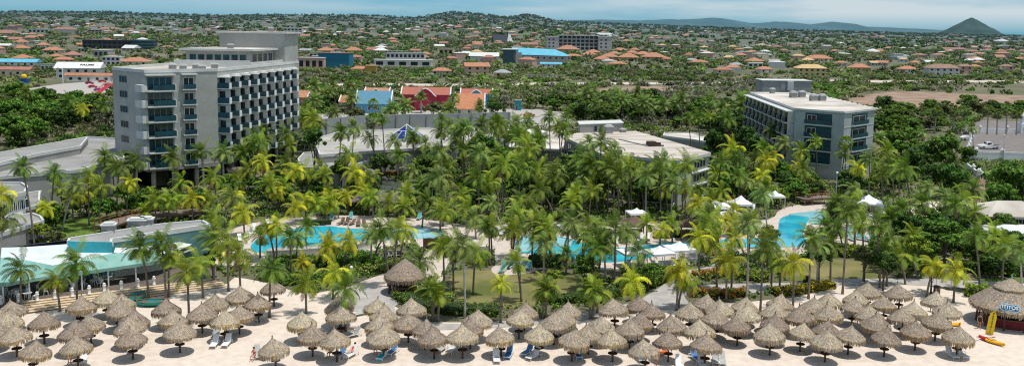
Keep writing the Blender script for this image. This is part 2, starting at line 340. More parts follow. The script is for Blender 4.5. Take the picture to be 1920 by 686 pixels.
# far roads: a pale walled strip that runs across the plain
def strip(name, line, wpx, z, m):
    up = [(x, y - wpx / 2) for x, y in line]; dn = [(x, y + wpx / 2) for x, y in line]
    return sheet(name, up + dn[::-1], z, m, smooth=False)
strip('road', [(430, 164), (560, 160.5), (700, 158.5), (850, 160), (1000, 157.5), (1150, 157), (1300, 157), (1420, 155), (1560, 152), (1660, 153.5), (1800, 153), (2050, 155)], 4.0, .06, PAVE)
strip('side_road', [(560, 172), (620, 168), (700, 166), (800, 170)], 2.5, .05, PAVE)
sheet('parking_ground', [(560, 215), (700, 210), (900, 205), (1005, 205), (1060, 212), (1080, 232), (990, 246), (800, 250), (600, 240)], .03, GREYPAVE, smooth=False)
sheet('street', [(40, 168), (110, 158), (212, 150), (214, 176), (150, 196), (110, 190), (60, 186)], .03, GREYPAVE, smooth=False)
sheet('car_park', [(1800, 245), (1840, 226), (1990, 230), (1990, 300), (1830, 292)], .035, mat('asphalt', (.16, .14, .13), col2=(.22, .20, .19), scale=.5, rough=.95), smooth=False)
N0_ = len(KEEP)
# ------------------------------------------------------------------ buildings
class Face:                                 # a wall plane: u along it, v up, off outwards
    def __init__(s, p0, p1, z0=0.0):
        s.p = Vector((p0[0], p0[1], 0)); d = Vector((p1[0] - p0[0], p1[1] - p0[1], 0)); s.len = d.length; s.d = d.normalized(); s.n = Vector((s.d.y, -s.d.x, 0)); s.z = z0
    def at(s, u, v, off=0.0): return s.p + s.d * u + s.n * off + Vector((0, 0, s.z + v))
    def box(s, mb, u0, u1, v0, v1, o0, o1, m=0):
        vs = [s.at(u, v, o) for v in (v0, v1) for u, o in ((u0, o1), (u1, o1), (u1, o0), (u0, o0))]
        return mb.add(vs, [(3, 2, 1, 0), (4, 5, 6, 7), (0, 1, 5, 4), (1, 2, 6, 5), (2, 3, 7, 6), (3, 0, 4, 7)], m)
    def window(s, parent, u0, u1, v0, v1, panes=2, frame=WHITE, glass=GLASSP, name='window', t=.07, off=.03):
        b = MB(); s.box(b, u0, u1, v0, v0 + t, .0, off + .05); s.box(b, u0, u1, v1 - t, v1, .0, off + .05)
        for i in range(panes + 1):
            u = u0 + (u1 - u0 - t) * i / panes; s.box(b, u, u + t, v0 + t, v1 - t, .0, off + .05)
        f = b.build(name, frame, parent); g = MB(); s.box(g, u0 + .01, u1 - .01, v0 + .01, v1 - .01, -.02, off); g.build('pane', glass, f); return f
def centre(poly): return sum((Vector(p[:2]) for p in poly), Vector((0, 0))) / len(poly)
def rel(poly, c): return [Vector((p[0] - c[0], p[1] - c[1])) for p in poly]
def grow(poly, k):
    c = centre(poly); return [Vector(p[:2]) + (Vector(p[:2]) - c).normalized() * k for p in poly]
def vent_box(parent, x, y, z, w=1.3, d=1.1, h=1.1, rz=.2):
    b = MB(); b.box((x, y, z + h * .35), (w, d, h * .7), rz); b.box((x, y, z + h * .78), (w * 1.15, d * 1.15, h * .12), rz, 1); b.box((x, y, z + h * .92), (w * .8, d * .8, h * .16), rz, 1)
    return b.build('roof_vent', [GREYW, CONCL], parent)
def antenna(parent, p, h):
    b = MB(); b.tube([p, (p[0], p[1], p[2] + h)], .06, 5); return b.build('mast', METAL, parent)

# --- the tall hotel on the left
def hotel_tower():
    ZR, FH, Z0 = 22.6, 2.95, 4.0
    A, B, Cc, Dd = (P(*q, ZR) for q in ((210.5, 131), (271, 136.5), (407, 134), (560, 118.5)))
    E = A + (Dd - Cc); poly = [A, B, Cc, Dd, E]; KEEP.append(grow(poly, 5))
    o = Vector((B.x, B.y, 0)); t = thing('hotel_building', 'tall grey hotel with teal glass balconies and stepped rooftop penthouse', 'hotel', o)
    q = rel(poly, o)
    b = MB(); b.prism(q, Z0, ZR, 0, 1); w_ = b.build('wall', [CONC, ROOFW], t)
    b = MB(); par = grow(q, .12)
    for i in range(5):
        f = Face(par[i], par[(i + 1) % 5]); f.box(b, 0, f.len, ZR - .05, ZR + .55, -.35, 0)
    b.build('parapet', CONCL, t)
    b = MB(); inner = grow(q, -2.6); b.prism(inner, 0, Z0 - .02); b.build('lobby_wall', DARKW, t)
    b = MB(); b.prism(grow(q, .25), Z0 - .35, Z0 + .5); b.build('soffit', GREYW, t)
    fAB, fBC, fCD = Face(q[0], q[1]), Face(q[1], q[2]), Face(q[2], q[3])
    for f, us in ((fBC, (1.2, 5.5, 9.5, 13.0)), (fCD, (1, 7, 13, 19, 25, 31, 37, 43)), (fAB, (.8, 6))):
        for u in us:
            m_ = MB(); m_.tube([f.at(u, 0, -.6), f.at(u, Z0 - .4, -.6)], .45, 12); m_.build('column', CONC, t, True)
    # chamfer face with narrow triple windows
    for k in range(6):
        z = Z0 + .55 + k * FH; fAB.window(t, fAB.len * .22, fAB.len * .46, z + 1.0, z + 2.35, 3, GREYW, DARKW)
    # corner balconies with glass fronts, and the single-window column
    for k in range(6):
        z = Z0 + .45 + k * FH; g = fBC; wl = g.len
        g.window(t, .35, wl * .36, z + .15, z + 2.5, 4, GREYW, GLASSP, 'balcony_door')
        b = MB(); g.box(b, .0, wl * .39, z - .25, z, .02, 1.5); g.box(b, wl * .39 - .22, wl * .39, z, z + 1.1, .02, 1.5)
        fAB.box(b, fAB.len - 1.9, fAB.len + .9, z - .25, z + 1.12, .03, 1.1)
        bal = b.build('balcony', CONCL, t)
        b = MB(); g.box(b, 1.1, wl * .39 - .22, z + .03, z + 1.08, 1.38, 1.46); b.build('glass_railing', GLASS, bal)
        g.window(t, wl * .52, wl * .66, z + .1, z + 2.3, 2, WHITE, DARKW, 'balcony_door')
        b = MB(); g.box(b, wl * .49, wl * .69, z - .12, z + .08, .02, .85); bal = b.build('balcony', CONCL, t)
        b = MB(); g.box(b, wl * .505, wl * .675, z + .1, z + 1.05, .74, .8); b.build('glass_railing', GLASS, bal)
    b = MB(); g = fBC; z = Z0 + .45 + 6 * FH; g.box(b, -.1, g.len * .39, z - .15, z + .1, .02, 1.3); g.box(b, g.len * .48, g.len * .7, z - .15, z + .1, .02, 1.0); b.build('canopy', CONCL, t)
    # sawtooth facade: nine bays, each with a sea-facing door, a pier and a balcony
    bay = (fCD.len - 3.2) / 9; tooth = 2.3
    for i in range(9):
        u0 = .9 + i * bay; p0 = fCD.at(u0, 0); p1 = fCD.at(u0, 0, tooth); p2 = fCD.at(u0 + bay - .02, 0, 0)
        b = MB(); b.prism([(p0.x, p0.y), (p1.x, p1.y), (p2.x, p2.y)], Z0 + .3, ZR - .9 + .002 * i); b.build('bay_wall', CONCL, t)
        ff = Face(p0, p1)
        for k in range(6):
            z = Z0 + .45 + k * FH; d = MB(); ff.box(d, .06, 1.2, z + .05, z + 2.35, .0, .03); dr = d.build('balcony_door', DARKW, t)
            b = MB(); ff.box(b, .05, tooth + .25, z - .12, z, .02, .95); ff.box(b, tooth + .12, tooth + .27, z, z + 1.12, .03, .95)
            bal = b.build('balcony', WHITE, t); b = MB(); ff.box(b, .05, tooth + .12, z + .02, z + 1.14, .86, .97); b.build('glass_railing', GLASS, bal)
        b = MB(); ff.box(b, -.05, tooth + .3, ZR - 1.25, ZR - 1.08, .0, .9); b.build('canopy', WHITE, t)
    u = fCD.len - 1.9
    for k in range(6):
        z = Z0 + .5 + k * FH; fCD.window(t, u, u + .9, z + .9, z + 2.2, 2, WHITE, DARKW)
    # penthouse and lift block
    ax, ay = (Dd - Cc).normalized(), (E - Dd).normalized()
    def slot(a, w0, c, w1):                 # footprint: a metres along the facade, c metres in from it
        s = Cc - o + ax * a + ay * c; return [Vector(v[:2]) for v in (s, s + ax * w0, s + ax * w0 + ay * w1, s + ay * w1)]
    L_ = (Dd - Cc).length; pw = max(10, (E - Dd).length - 3.0)
    b = MB(); s = slot(L_ * .50, L_ * .36, 2.6, pw * .8); b.prism(s, ZR - .1, ZR + 3.4); ph = b.build('penthouse', CONC, t)
    f1 = Face(s[3], s[0]); f2 = Face(s[0], s[1])
    for k in range(7):
        a = f1.len * (.05 + .13 * k); f1.window(ph, a, a + f1.len * .105, .6 + ZR, 2.6 + ZR, 1, GREYW, GLASSP)
    for k in range(5): f2.window(ph, 1 + k * 3, 3.2 + k * 3, .4 + ZR, 2.7 + ZR, 2, GREYW, GLASSP)
    b = MB(); b.prism(grow(s, 1.6), ZR + 3.4, ZR + 3.85, 0, 1); b.build('roof_slab', [CONCL, ROOFW], t)
    b = MB(); s2 = slot(L_ * .38, .25, .6, pw * .92); b.prism(s2, ZR - .1, ZR + 1.5); s3 = slot(L_ * .38 + .27, L_ * .52, .5, .22); b.prism(s3, ZR, ZR + 1.1); b.build('terrace_wall', CONCL, t)
    b = MB(); s = slot(L_ * .80, L_ * .196, .05, pw * .86); b.prism(s, ZR - .1, ZR + 7.2); b.build('lift_block', CONC, t)
    b = MB(); b.prism(grow(s, .8), ZR + 7.2, ZR + 7.6, 0, 1); b.build('roof_slab', [CONCL, ROOFW], t)
    for a, c in ((L_ * .05, 4), (L_ * .10, 9), (L_ * .14, 12), (L_ * .2, 8.5), (L_ * .18, 13), (L_ * .27, 6), (L_ * .55, 8)):
        p = slot(a, 1, c, 1)[0]; vent_box(t, p.x, p.y, ZR + (3.85 if a > L_ * .5 else 0))
    p = slot(L_ * .6, 1, 6, 1)[0]; antenna(t, (p.x, p.y, ZR + 3.85), 4.5); p = slot(L_ * .9, 1, 5, 1)[0]; vent_box(t, p.x, p.y, ZR + 7.6)
hotel_tower()

# --- the five-storey wing on the right
def hotel_wing():
    ZR, FH = 14.9, 2.85
    Fp, G, I, J, K = (P(*q, ZR) for q in ((1406, 173.5), (1491, 203.5), (1584, 210.5), (1640, 204), (1517, 175)))
    K = Fp + (K - Fp) * 1.0; poly = [Fp, G, I, J, K]; KEEP.append(grow(poly, 5))
    o = Vector((G.x, G.y, 0)); t = thing('hotel_building', 'five storey blue-grey hotel wing with stained white flat roof', 'hotel', o); q = rel(poly, o)
    b = MB(); b.prism(q, 0, ZR - .3); b.build('wall', CONCB, t)
    b = MB(); b.prism(grow(q, .35), ZR - .3, ZR + .12, 0, 1); b.build('roof', [CONCL, ROOFW], t)
    fFG, fGI, fIJ, fJK = (Face(q[i], q[i + 1]) for i in range(4))
    n = 10; bay = (fFG.len - 1.0) / n; tooth = 1.5
    for i in range(n):
        u1 = fFG.len - .4 - i * bay; p0 = fFG.at(u1, 0); p1 = fFG.at(u1, 0, tooth); p2 = fFG.at(u1 - bay + .02, 0, 0)
        b = MB(); b.prism(ccw([(p2.x, p2.y), (p1.x, p1.y), (p0.x, p0.y)]), .2, ZR - .9 - .002 * i); b.build('bay_wall', CONCB, t)
        b = MB(); fFG.box(b, u1 - bay + .1, u1 - .1, ZR - .85, ZR - .62, 0, 1.9); b.build('canopy', CONCL, t)
        for k in range(5):
            z = .2 + k * FH; b = MB(); fFG.box(b, u1 - bay * .62, u1 + .0, z - .16, z + .06, .0, 2.1); fFG.box(b, u1 - bay * .62, u1 - bay * .62 + .2, z + .06, z + 1.1, .0, 2.1)
            bal = b.build('balcony', CONCL, t); b = MB(); fFG.box(b, u1 - bay * .62 + .2, u1, z + .1, z + 1.05, 2.0, 2.08); b.build('glass_railing', GLASS, bal)
            b = MB(); fFG.box(b, u1 - bay * .5, u1 - bay * .08, z + .08, z + 2.3, .7, 1.56); b.build('balcony_door', DARKW, t)
    for f, a0, a1, nm in ((fGI, .22, .76, 0), (fIJ, .24, .76, 1)):
        for k in range(5):
            z = .25 + k * FH; u0, u1 = f.len * a0, f.len * a1
            if k == 0 and nm == 0: continue
            b = MB(); f.box(b, u0, u1, z + .1, z + FH - .32, .0, .02); rc = b.build('recess', mat('deep_teal', (.018, .065, .08), var=.2, scale=.4, rough=.5), t)
            f.window(rc, u0 + .5, u0 + (u1 - u0) * .42 if nm == 0 else u1 - 1.0, z + .12, z + 2.1, 2, WHITE, DARKW, off=.06)
            b = MB(); f.box(b, u0 - .05, u1 + .05, z - .12, z + .1, .0, .5); bal = b.build('balcony', CONCL, t)
            b = MB(); f.box(b, u0, u1, z + .12, z + 1.05, .4, .46); b.build('glass_railing', GLASS, bal)
    b = MB(); f = fIJ
    for k in range(1, 5): f.box(b, 0, f.len, .25 + k * FH - .2, .25 + k * FH - .13, 0, .06)
    b.build('ledge', CONCL, t)
    # stepped edge of the roof on the far side
    b = MB()
    for i in range(14): fJK.box(b, .3 + i * fJK.len / 14, .3 + (i + .62) * fJK.len / 14, ZR - .2, ZR + .0, .3, 1.2)
    b.build('roof_edge', CONCL, t)
    c0 = P(1433, 170, ZR) - o; wdt = (P(1517, 170, ZR) - P(1433, 170, ZR)).length
    s = [Vector((c0.x, c0.y + 2)), Vector((c0.x + wdt, c0.y + 2)), Vector((c0.x + wdt, c0.y + 10)), Vector((c0.x, c0.y + 10))]
    b = MB(); b.prism(s, ZR - 6, ZR + 2.7); pb = b.build('plant_room', GREYW, t)
    b = MB(); b.prism(grow(s, .3), ZR + 2.7, ZR + 2.9); b.build('cap', CONCL, pb)
    f = Face(s[0], s[1]); b = MB(); f.box(b, f.len * .5, f.len * .62, .0 + ZR, 2.6 + ZR, .0, .9); b.build('stair_ramp', CONCL, pb)
    b = MB(); f.box(b, f.len * .38, f.len * .47, .0 + ZR, 2.1 + ZR, 0, .06); b.build('door', flat('grey_door', (.35, .36, .38)), pb)
    for px, py in ((1487, 184), (1503, 183), (1525, 190), (1541, 190)):
        p = P(px, py, ZR) - o; vent_box(t, p.x, p.y, ZR + .12, 1.6, 1.4, 1.7)
    p = P(1448, 176, ZR) - o; vent_box(t, p.x, p.y, ZR + .12, 1.2, 1, 1.5)
hotel_wing()

# --- the low wing in the middle
def low_wing():
    ZR = 8.4
    pts = [P(*q, ZR) for q in ((1060, 257), (1128, 287), (1273, 300.5), (1329, 285.5), (1192, 246), (1087, 249))]; KEEP.append(grow(pts, 3))
    o = Vector((pts[1].x, pts[1].y, 0)); t = thing('hotel_building', 'three storey low wing under a large weathered white flat roof', 'hotel', o); q = rel(pts, o)
    b = MB(); b.prism(q, 0, ZR - .6); b.build('wall', CONCB, t)
    b = MB(); b.prism(grow(q, .5), ZR - .6, ZR, 0, 1); b.build('roof', [CONCL, mat('weathered_roof', (.30, .25, .20), col2=(.68, .63, .57), scale=1.6, rough=.9, detail=9, stretch=(.05, .35, .3))], t)
    f0, f1, f2 = (Face(q[i], q[i + 1]) for i in range(3))
    for k in range(3):
        z = .3 + k * 2.5
        b = MB(); f2.box(b, f2.len * .42, f2.len, z - .18, z + .05, .0, .5); b.build('ledge', WHITE, t)
        for a in (.5, .6, .7, .8): f2.window(t, f2.len * a, f2.len * (a + .075), z + .6, z + 2.0, 1, GREYW, DARKW)
        f2.window(t, f2.len * .12, f2.len * .26, z + .5, z + 2.0, 2, GREYW, DARKW)
        b = MB(); f1.box(b, f1.len * .45, f1.len - .4, z - .15, z + .1, .0, 1.2); bal = b.build('balcony', CONCL, t)
        b = MB(); f1.box(b, f1.len * .45, f1.len - .4, z + .12, z + 1.05, 1.1, 1.16); b.build('glass_railing', GLASS, bal)
        for a in (.03, .15, .27, .39, .51, .63, .75, .87): f1.window(t, f1.len * a, f1.len * (a + .08), z + .15, z + 2.1, 2, GREYW, DARKW, 'balcony_door')
        for a in (.06, .25, .44, .63, .82):
            b = MB(); f0.box(b, f0.len * a, f0.len * (a + .15), z - .15, z + .08, 0, 1.2); bal = b.build('balcony', CONCL, t); b = MB(); f0.box(b, f0.len * a, f0.len * (a + .15), z + .1, z + 1.05, 1.1, 1.16); b.build('glass_railing', GLASS, bal)
            f0.window(t, f0.len * (a + .02), f0.len * (a + .13), z + .15, z + 2.1, 2, GREYW, DARKW, 'balcony_door')
    a, c = P(1087, 249, ZR) - o, P(1167, 246, ZR) - o
    s = [Vector((a.x, a.y - .5)), Vector((c.x, c.y - .5)), Vector((c.x, c.y + 6)), Vector((a.x, a.y + 6))]
    b = MB(); b.prism(s, ZR - .1, ZR + 1.9); pr = b.build('plant_room', GREYROOF, t); b = MB(); b.prism(grow(s, .25), ZR + 1.9, ZR + 2.05); b.build('cap', CONCL, pr)
    f = Face(s[0], s[1])
    for u in (.32, .45): f.window(pr, f.len * u, f.len * (u + .08), .2 + ZR, 1.6 + ZR, 1, GREYW, GLASSP)
    p = P(1221, 274, ZR) - o; b = MB(); b.box((p.x, p.y, ZR + .5), (1.6, 1.5, 1.0), .3); b.box((p.x + 1.5, p.y + .4, ZR + .35), (.9, .9, .7), .1); b.tube([(p.x - 1.5, p.y + .6, ZR + .2), (p.x + 2.5, p.y - .5, ZR + .2)], .15, 6); b.build('extractor', flat('rust', (.06, .04, .03)), t)
    p = P(1141, 250, ZR) - o; vent_box(t, p.x, p.y, ZR, 1.7, 1.4, 2.0); p = P(1168, 248, ZR) - o; vent_box(t, p.x, p.y, ZR, 1.2, 1.2, .9)
    s0, s1 = P(1160, 262, ZR) - o, P(1215, 275, ZR) - o; b = MB(); b.tube([(s0.x, s0.y, ZR + .12), (s1.x, s1.y, ZR + .12)], .12, 6); b.build('roof_pipe', GREYW, t)
    # scorch stains round the extractor
low_wing()

# --- plain low blocks: (name, label, category, roof pixels, roof height, wall material, roof material, wall-top overhang)
def block(name, label, cat, pix_, z, wm, rm, over=.2, thick=.3, z0=0.0, windows=None):
    pts = ccw([Vector((p.x, p.y)) for p in gp(pix_, z)]); KEEP.append(grow(pts, 1.5)); c = centre(pts)
    t = thing(name, label, cat, (c.x, c.y, 0)); q = rel(pts, c)
    b = MB(); b.prism(q, z0, z - thick); w_ = b.build('wall', wm, t)
    b = MB(); b.prism(grow(q, over), z - thick, z, 0, 1); b.build('roof', [CONCL if rm != GREYW else rm, rm], t)
    b = MB(); g = grow(q, over + .02)
    for i in range(len(g)):
        f = Face(g[i], g[(i + 1) % len(g)]); f.box(b, 0, f.len, z - .02, z + .3, -.3, 0)
    b.build('parapet', CONCL, t)
    for (i, n_, v0, v1, wd) in (windows or []):
        f = Face(q[i], q[(i + 1) % len(q)])
        for k in range(n_):
            u = f.len * (k + .5) / n_; f.window(t, u - wd / 2, u + wd / 2, v0, v1, 2)
    return t
block('conference_hall', 'long low grey hall with flat pale roof left of the tall hotel', 'hall', [(-60, 338), (-60, 300), (165, 258), (225, 262), (232, 298), (150, 320)], 6.0, GREYW, GREYROOF)
block('service_block', 'upper grey flat-roofed block behind the low grey hall', 'hall', [(-60, 299), (100, 270), (165, 259), (150, 276), (70, 290), (-60, 322)], 7.4, GREYW, GREYROOF)
block('terrace_building', 'white two storey building with framed windows at far left edge', 'building', [(-70, 372), (-70, 342), (40, 345), (50, 352), (46, 362), (0, 372)], 6.5, WHITE, GREYROOF, windows=[(0, 6, 4.2, 5.6, 2.2), (1, 6, 4.2, 5.6, 2.2), (2, 3, 4.2, 5.6, 1.5), (3, 2, 4.2, 5.6, 1.2), (4, 3, 4.2, 5.6, 1.6), (5, 4, 4.2, 5.6, 2.0)])
block('service_building', 'grey flat-roofed service building with pale roofs below white building', 'building', [(-70, 404), (-70, 378), (30, 368), (75, 360), (72, 386), (0, 402)], 4.0, GREYW, GREYROOF)
block('garage_block', 'lowest grey flat-roofed block at left edge beside the shrubs', 'building', [(-70, 442), (-70, 424), (60, 402), (75, 408), (80, 416), (0, 440)], 3.2, GREYW, GREYROOF)
block('lobby_building', 'low pale lobby building whose flat roof carries a blue glass pyramid', 'building', [(600, 292), (590, 262), (640, 248), (830, 240), (955, 236), (950, 262), (850, 275), (830, 276), (700, 285)], 5.2, GREYW, mat('stained_roof', (.30, .29, .265), col2=(.50, .48, .44), scale=.12, rough=.9, detail=9))
block('annexe', 'lower pale annexe roof in front of lobby building left of skylight', 'building', [(560, 300), (570, 288), (690, 282), (690, 303), (640, 318), (565, 316)], 3.6, CONC, GREYROOF)
block('kitchen_building', 'white flat-roofed kitchen building left of the low wing', 'building', [(955, 278), (960, 256), (1058, 246), (1062, 268), (1050, 282)], 5.0, GREYROOF, ROOFW)
block('storage_building', 'long flat pale roof behind palms right of the low wing', 'building', [(1244, 256), (1246, 250), (1300, 250), (1340, 262), (1340, 270), (1300, 263)], 3.0, GREYW, ROOFW)
def satellite_dish(px, py, label):
    p = P(px, py, 5.0); t = thing('satellite_dish', label, 'satellite dish', p); b = MB(); n = 16
    prof = [(0.02, 0), (.6, .09), (1.0, .25), (1.35, .48)]; b.lathe(prof, n); d = b.build('dish', WHITE, t, True); d.rotation_euler = (.9, 0, .3); d.location = (0, 0, 1.2)
    b = MB(); b.tube([(0, 0, 0), (0, 0, 1.3)], .1, 6); b.build('mount', METAL, t)
satellite_dish(994, 262, 'left white satellite dish on kitchen building roof'); satellite_dish(1016, 264, 'right white satellite dish on kitchen building roof')
def screen_wall(label, line, z1, px_h):
    pts = [P(x, y) for x, y in line]; t = thing('screen_wall', label, 'wall', pts[0]); o = pts[0]; b = MB(); pl = MB()
    for a, c in zip(pts, pts[1:]):
        f = Face((a - o), (c - o)); f.box(b, 0, f.len, 0, z1, -.25, 0); n_ = max(2, int(f.len / 4.2))
        for i in range(n_ + 1): f.box(pl, f.len * i / n_ - .22, f.len * i / n_ + .22, 0, z1 - .1, .0, .35)
        g = Vector((a.x, a.y)); KEEP.append([Vector((a.x, a.y - 1)), Vector((c.x, c.y - 1)), Vector((c.x, c.y + 1)), Vector((a.x, a.y + 1))])
    b.build('panel', mat('screen_grey', (.30, .32, .33), col2=(.36, .38, .39), scale=.3, rough=.85), t); pl.build('buttress', GREYW, t)
screen_wall('long tall grey panelled wall with dark buttresses behind lobby roof', [(585, 262), (690, 251), (770, 249), (860, 247), (955, 243)], 5.6, 0)
def skylight():
    z = 5.2; c = P(763, 262, z); t = thing('skylight', 'blue glass pyramid skylight with white ribs on flat roof', 'skylight', c); b = MB(); rb = MB(); r, h = 5.0, 3.2; n = 6
    ps = [Vector((r * math.cos(a), r * math.sin(a) * .9, .5)) for a in [2 * math.pi * (k + .5) / n for k in range(n)]]; top = Vector((0, 0, h + .5))
    for i in range(n):
        b.add([ps[i], ps[(i + 1) % n], top], [(0, 1, 2)]); rb.tube([ps[i], top], .09, 5); rb.tube([ps[i], ps[(i + 1) % n]], .1, 5); mid = (ps[i] + ps[(i + 1) % n]) / 2
        rb.tube([mid, mid.lerp(top, .55)], .07, 5); rb.tube([ps[i].lerp(top, .55), ps[(i + 1) % n].lerp(top, .55)], .07, 5)
    b.build('glass', mat('blue_glass', (.01, .03, .22), var=.4, scale=.4, rough=.15, spec=.6), t); rb.build('ribs', WHITE, t)
    b = MB(); b.prism([(p.x * 1.05, p.y * 1.05) for p in ps], 0, .48); b.build('kerb', CONCL, t)
skylight()

# --- beach restaurant
def restaurant():
    ez, rz_, fz = 2.9, 4.1, .6
    o = P(130, 560); o.z = 0
    t = thing('restaurant', 'open-sided beach restaurant under teal and white canvas roofs', 'restaurant', o)
    def W(px, py, z): p = P(px, py, z); return Vector((p.x - o.x, p.y - o.y, z))
    ev = [W(-60, 541, ez), W(0, 532, ez), W(97, 516, ez), W(198, 503, ez), W(300, 488, ez)]
    rd = [W(-60, 492, rz_), W(17, 481, rz_), W(99, 497, rz_ - .2), W(211, 474.5, rz_), W(290, 470, rz_ - .4)]
    b = MB()
    for i in range(4):
        n_ = 6
        for k in range(n_):
            a, c = ev[i].lerp(ev[i + 1], k / n_), ev[i].lerp(ev[i + 1], (k + 1) / n_); e, g = rd[i].lerp(rd[i + 1], k / n_), rd[i].lerp(rd[i + 1], (k + 1) / n_)
            b.quad(a, c, g, e); b.quad(a - Vector((0, 0, .35 + .08 * (k % 2))), c - Vector((0, 0, .35 + .08 * ((k + 1) % 2))), c, a)
    b.build('canopy', TEALR, t)
    b = MB(); bk = [W(-60, 466, ez), W(60, 462, rz_), W(130, 457, rz_), W(211, 474.5, rz_)]
    b.add([rd[0], rd[1], rd[2], rd[3], bk[2], bk[1], bk[0]], [(0, 1, 5, 6), (1, 2, 5), (2, 3, 4), (2, 4, 5)]); b.build('roof', PALER, t)
    b = MB(); b.add([W(213, 473, rz_ - .1), W(300, 484, ez), W(392, 444, ez), W(372, 424, rz_), W(221, 451, rz_)], [(0, 1, 2, 3, 4)]); b.build('roof', PALER, t)
    b = MB(); a = [W(325, 461, ez - .3), W(384, 449, ez - .3), W(392, 456, ez - .6), W(330, 480, ez - .6)]; b.add(a, [(0, 1, 2, 3)]); b.build('awning', GREYROOF, t)
    b = MB(); fl_ = [W(-60, 590, fz), W(45, 564, fz), W(407, 520, fz), W(400, 470, fz), (W(200, 440, fz)), W(-60, 480, fz)]; b.prism(ccw([(p.x, p.y) for p in fl_]), 0.01, fz); KEEP.append([Vector((p.x + o.x, p.y + o.y)) for p in fl_])
    b.build('floor', mat('terrace_floor', (.10, .085, .07), col2=(.16, .13, .11), scale=.8, rough=.8), t)
    for i in range(4):
        for k in (0, .5):
            p = ev[i].lerp(ev[i + 1], k + .02); b = MB(); b.tube([(p.x, p.y + .3, fz), (p.x, p.y + .3, ez)], .09, 8); b.build('post', WHITE, t)
    # shaded bar counter and back wall
    b = MB(); p0, p1 = W(205, 490, fz), W(395, 462, fz); f = Face(p0, p1); f.box(b, 0, f.len, fz, fz + 2.6, -.3, 0); b.build('back_wall', flat('teal_wall', (.10, .22, .22)), t)
    b = MB(); p0, p1 = W(205, 522, fz), W(305, 505, fz); f = Face(p0, p1); f.box(b, 0, f.len, fz, fz + 1.15, -.5, 0); f.box(b, -.1, f.len + .1, fz + 1.16, fz + 1.24, -.6, .15)
    f.box(b, f.len * .25, f.len * .55, fz + 1.26, fz + 2.2, -.5, -.2); b.build('bar_counter', flat('pale_counter', (.55, .58, .55)), t)
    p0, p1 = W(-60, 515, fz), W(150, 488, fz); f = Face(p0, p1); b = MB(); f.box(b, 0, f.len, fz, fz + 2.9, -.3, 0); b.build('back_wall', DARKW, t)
restaurant()
def roof_house():                            # long flat building behind the restaurant
    z = 5.0; t = block('long_building', 'long grey flat-roofed building with teal fascia behind the restaurant', 'building', [(129, 456), (132, 449), (300, 423), (378, 416), (392, 424), (214, 450), (212, 458)], z, flat('teal_wall', (.10, .22, .22)), GREYROOF)
    for px, py, w_ in ((258, 426, 2.2), (274, 424, 1.8), (205, 435, 1.6)):
        p = P(px, py, z) - t.location; vent_box(t, p.x, p.y, z + .02, w_, 1.5, 1.3)
    q = [P(x, y, z) - t.location for x, y in ((131, 457), (213, 459))]; f = Face(q[0], q[1]); b = MB(); f.box(b, 0, f.len, z - 1.2, z + .45, .3, .4); b.build('fascia', flat('teal_fascia', (.05, .42, .50)), t)
roof_house()
def beach_steps():
    a0, a1 = P(38, 565, .6), P(409, 520, .6); a0.z = a1.z = 0; b0, b1 = P(38, 589), P(425, 538); o = a0.copy(); t = thing('steps', 'five long tan steps from restaurant terrace down to the sand', 'steps', o)
    n_ = 5
    for i in range(n_):
        z = .6 - .115 * i; s0, s1 = i / n_, (i + 1) / n_; q = [a0.lerp(b0, s0), a0.lerp(b0, s1), a1.lerp(b1, s1), a1.lerp(b1, s0)]; q = ccw([Vector((v.x - o.x, v.y - o.y)) for v in q])
        b = MB(); b.prism(q, 0.0, z - .06); st = b.build('step', RISER, t); b = MB(); b.prism(grow(q, .03), z - .055, z + .01); b.build('tread', STEP, st)
beach_steps()
def bollard(px, py, i):
    p = P(px, py, .61); t = thing('bollard', f'white capped terrace bollard, {ORD[i]} along the top of the tan steps', 'bollard', p, 0, 'white bollards along the restaurant terrace', .72)
    b = MB(); b.lathe([(.30, 0), (.30, .12), (.23, .16), (.23, .95), (.31, 1.0), (.31, 1.1), (.2, 1.14)], 12); b.build('pillar', WHITE, t, True); b = MB(); b.lathe([(.06, 1.14), (.2, 1.2), (.24, 1.32), (.16, 1.46), (.03, 1.52)], 12); b.build('globe', WHITE, t, True)
ORD = ['leftmost', 'second from left', 'third from left', 'fourth from left', 'fifth from left', 'sixth from left', 'seventh from left', 'eighth from left', 'ninth from left', 'tenth from left', 'eleventh from left', 'twelfth from left', 'thirteenth from left', 'fourteenth from left', 'fifteenth from left',
       'sixteenth from left', 'seventeenth from left', 'eighteenth from left', 'nineteenth from left', 'twentieth from left', 'twenty-first from left', 'twenty-second from left', 'twenty-third from left', 'twenty-fourth from left', 'twenty-fifth from left', 'twenty-sixth from left', 'twenty-seventh from left', 'twenty-eighth from left', 'twenty-ninth from left', 'thirtieth from left']
for i, (zx, zy) in enumerate([(5, 388), (90, 378), (180, 370), (265, 360), (350, 350), (432, 338), (505, 326), (587, 315), (667, 304), (745, 292)]): bollard(zx / 2.579, 420 + zy / 2.579, i)

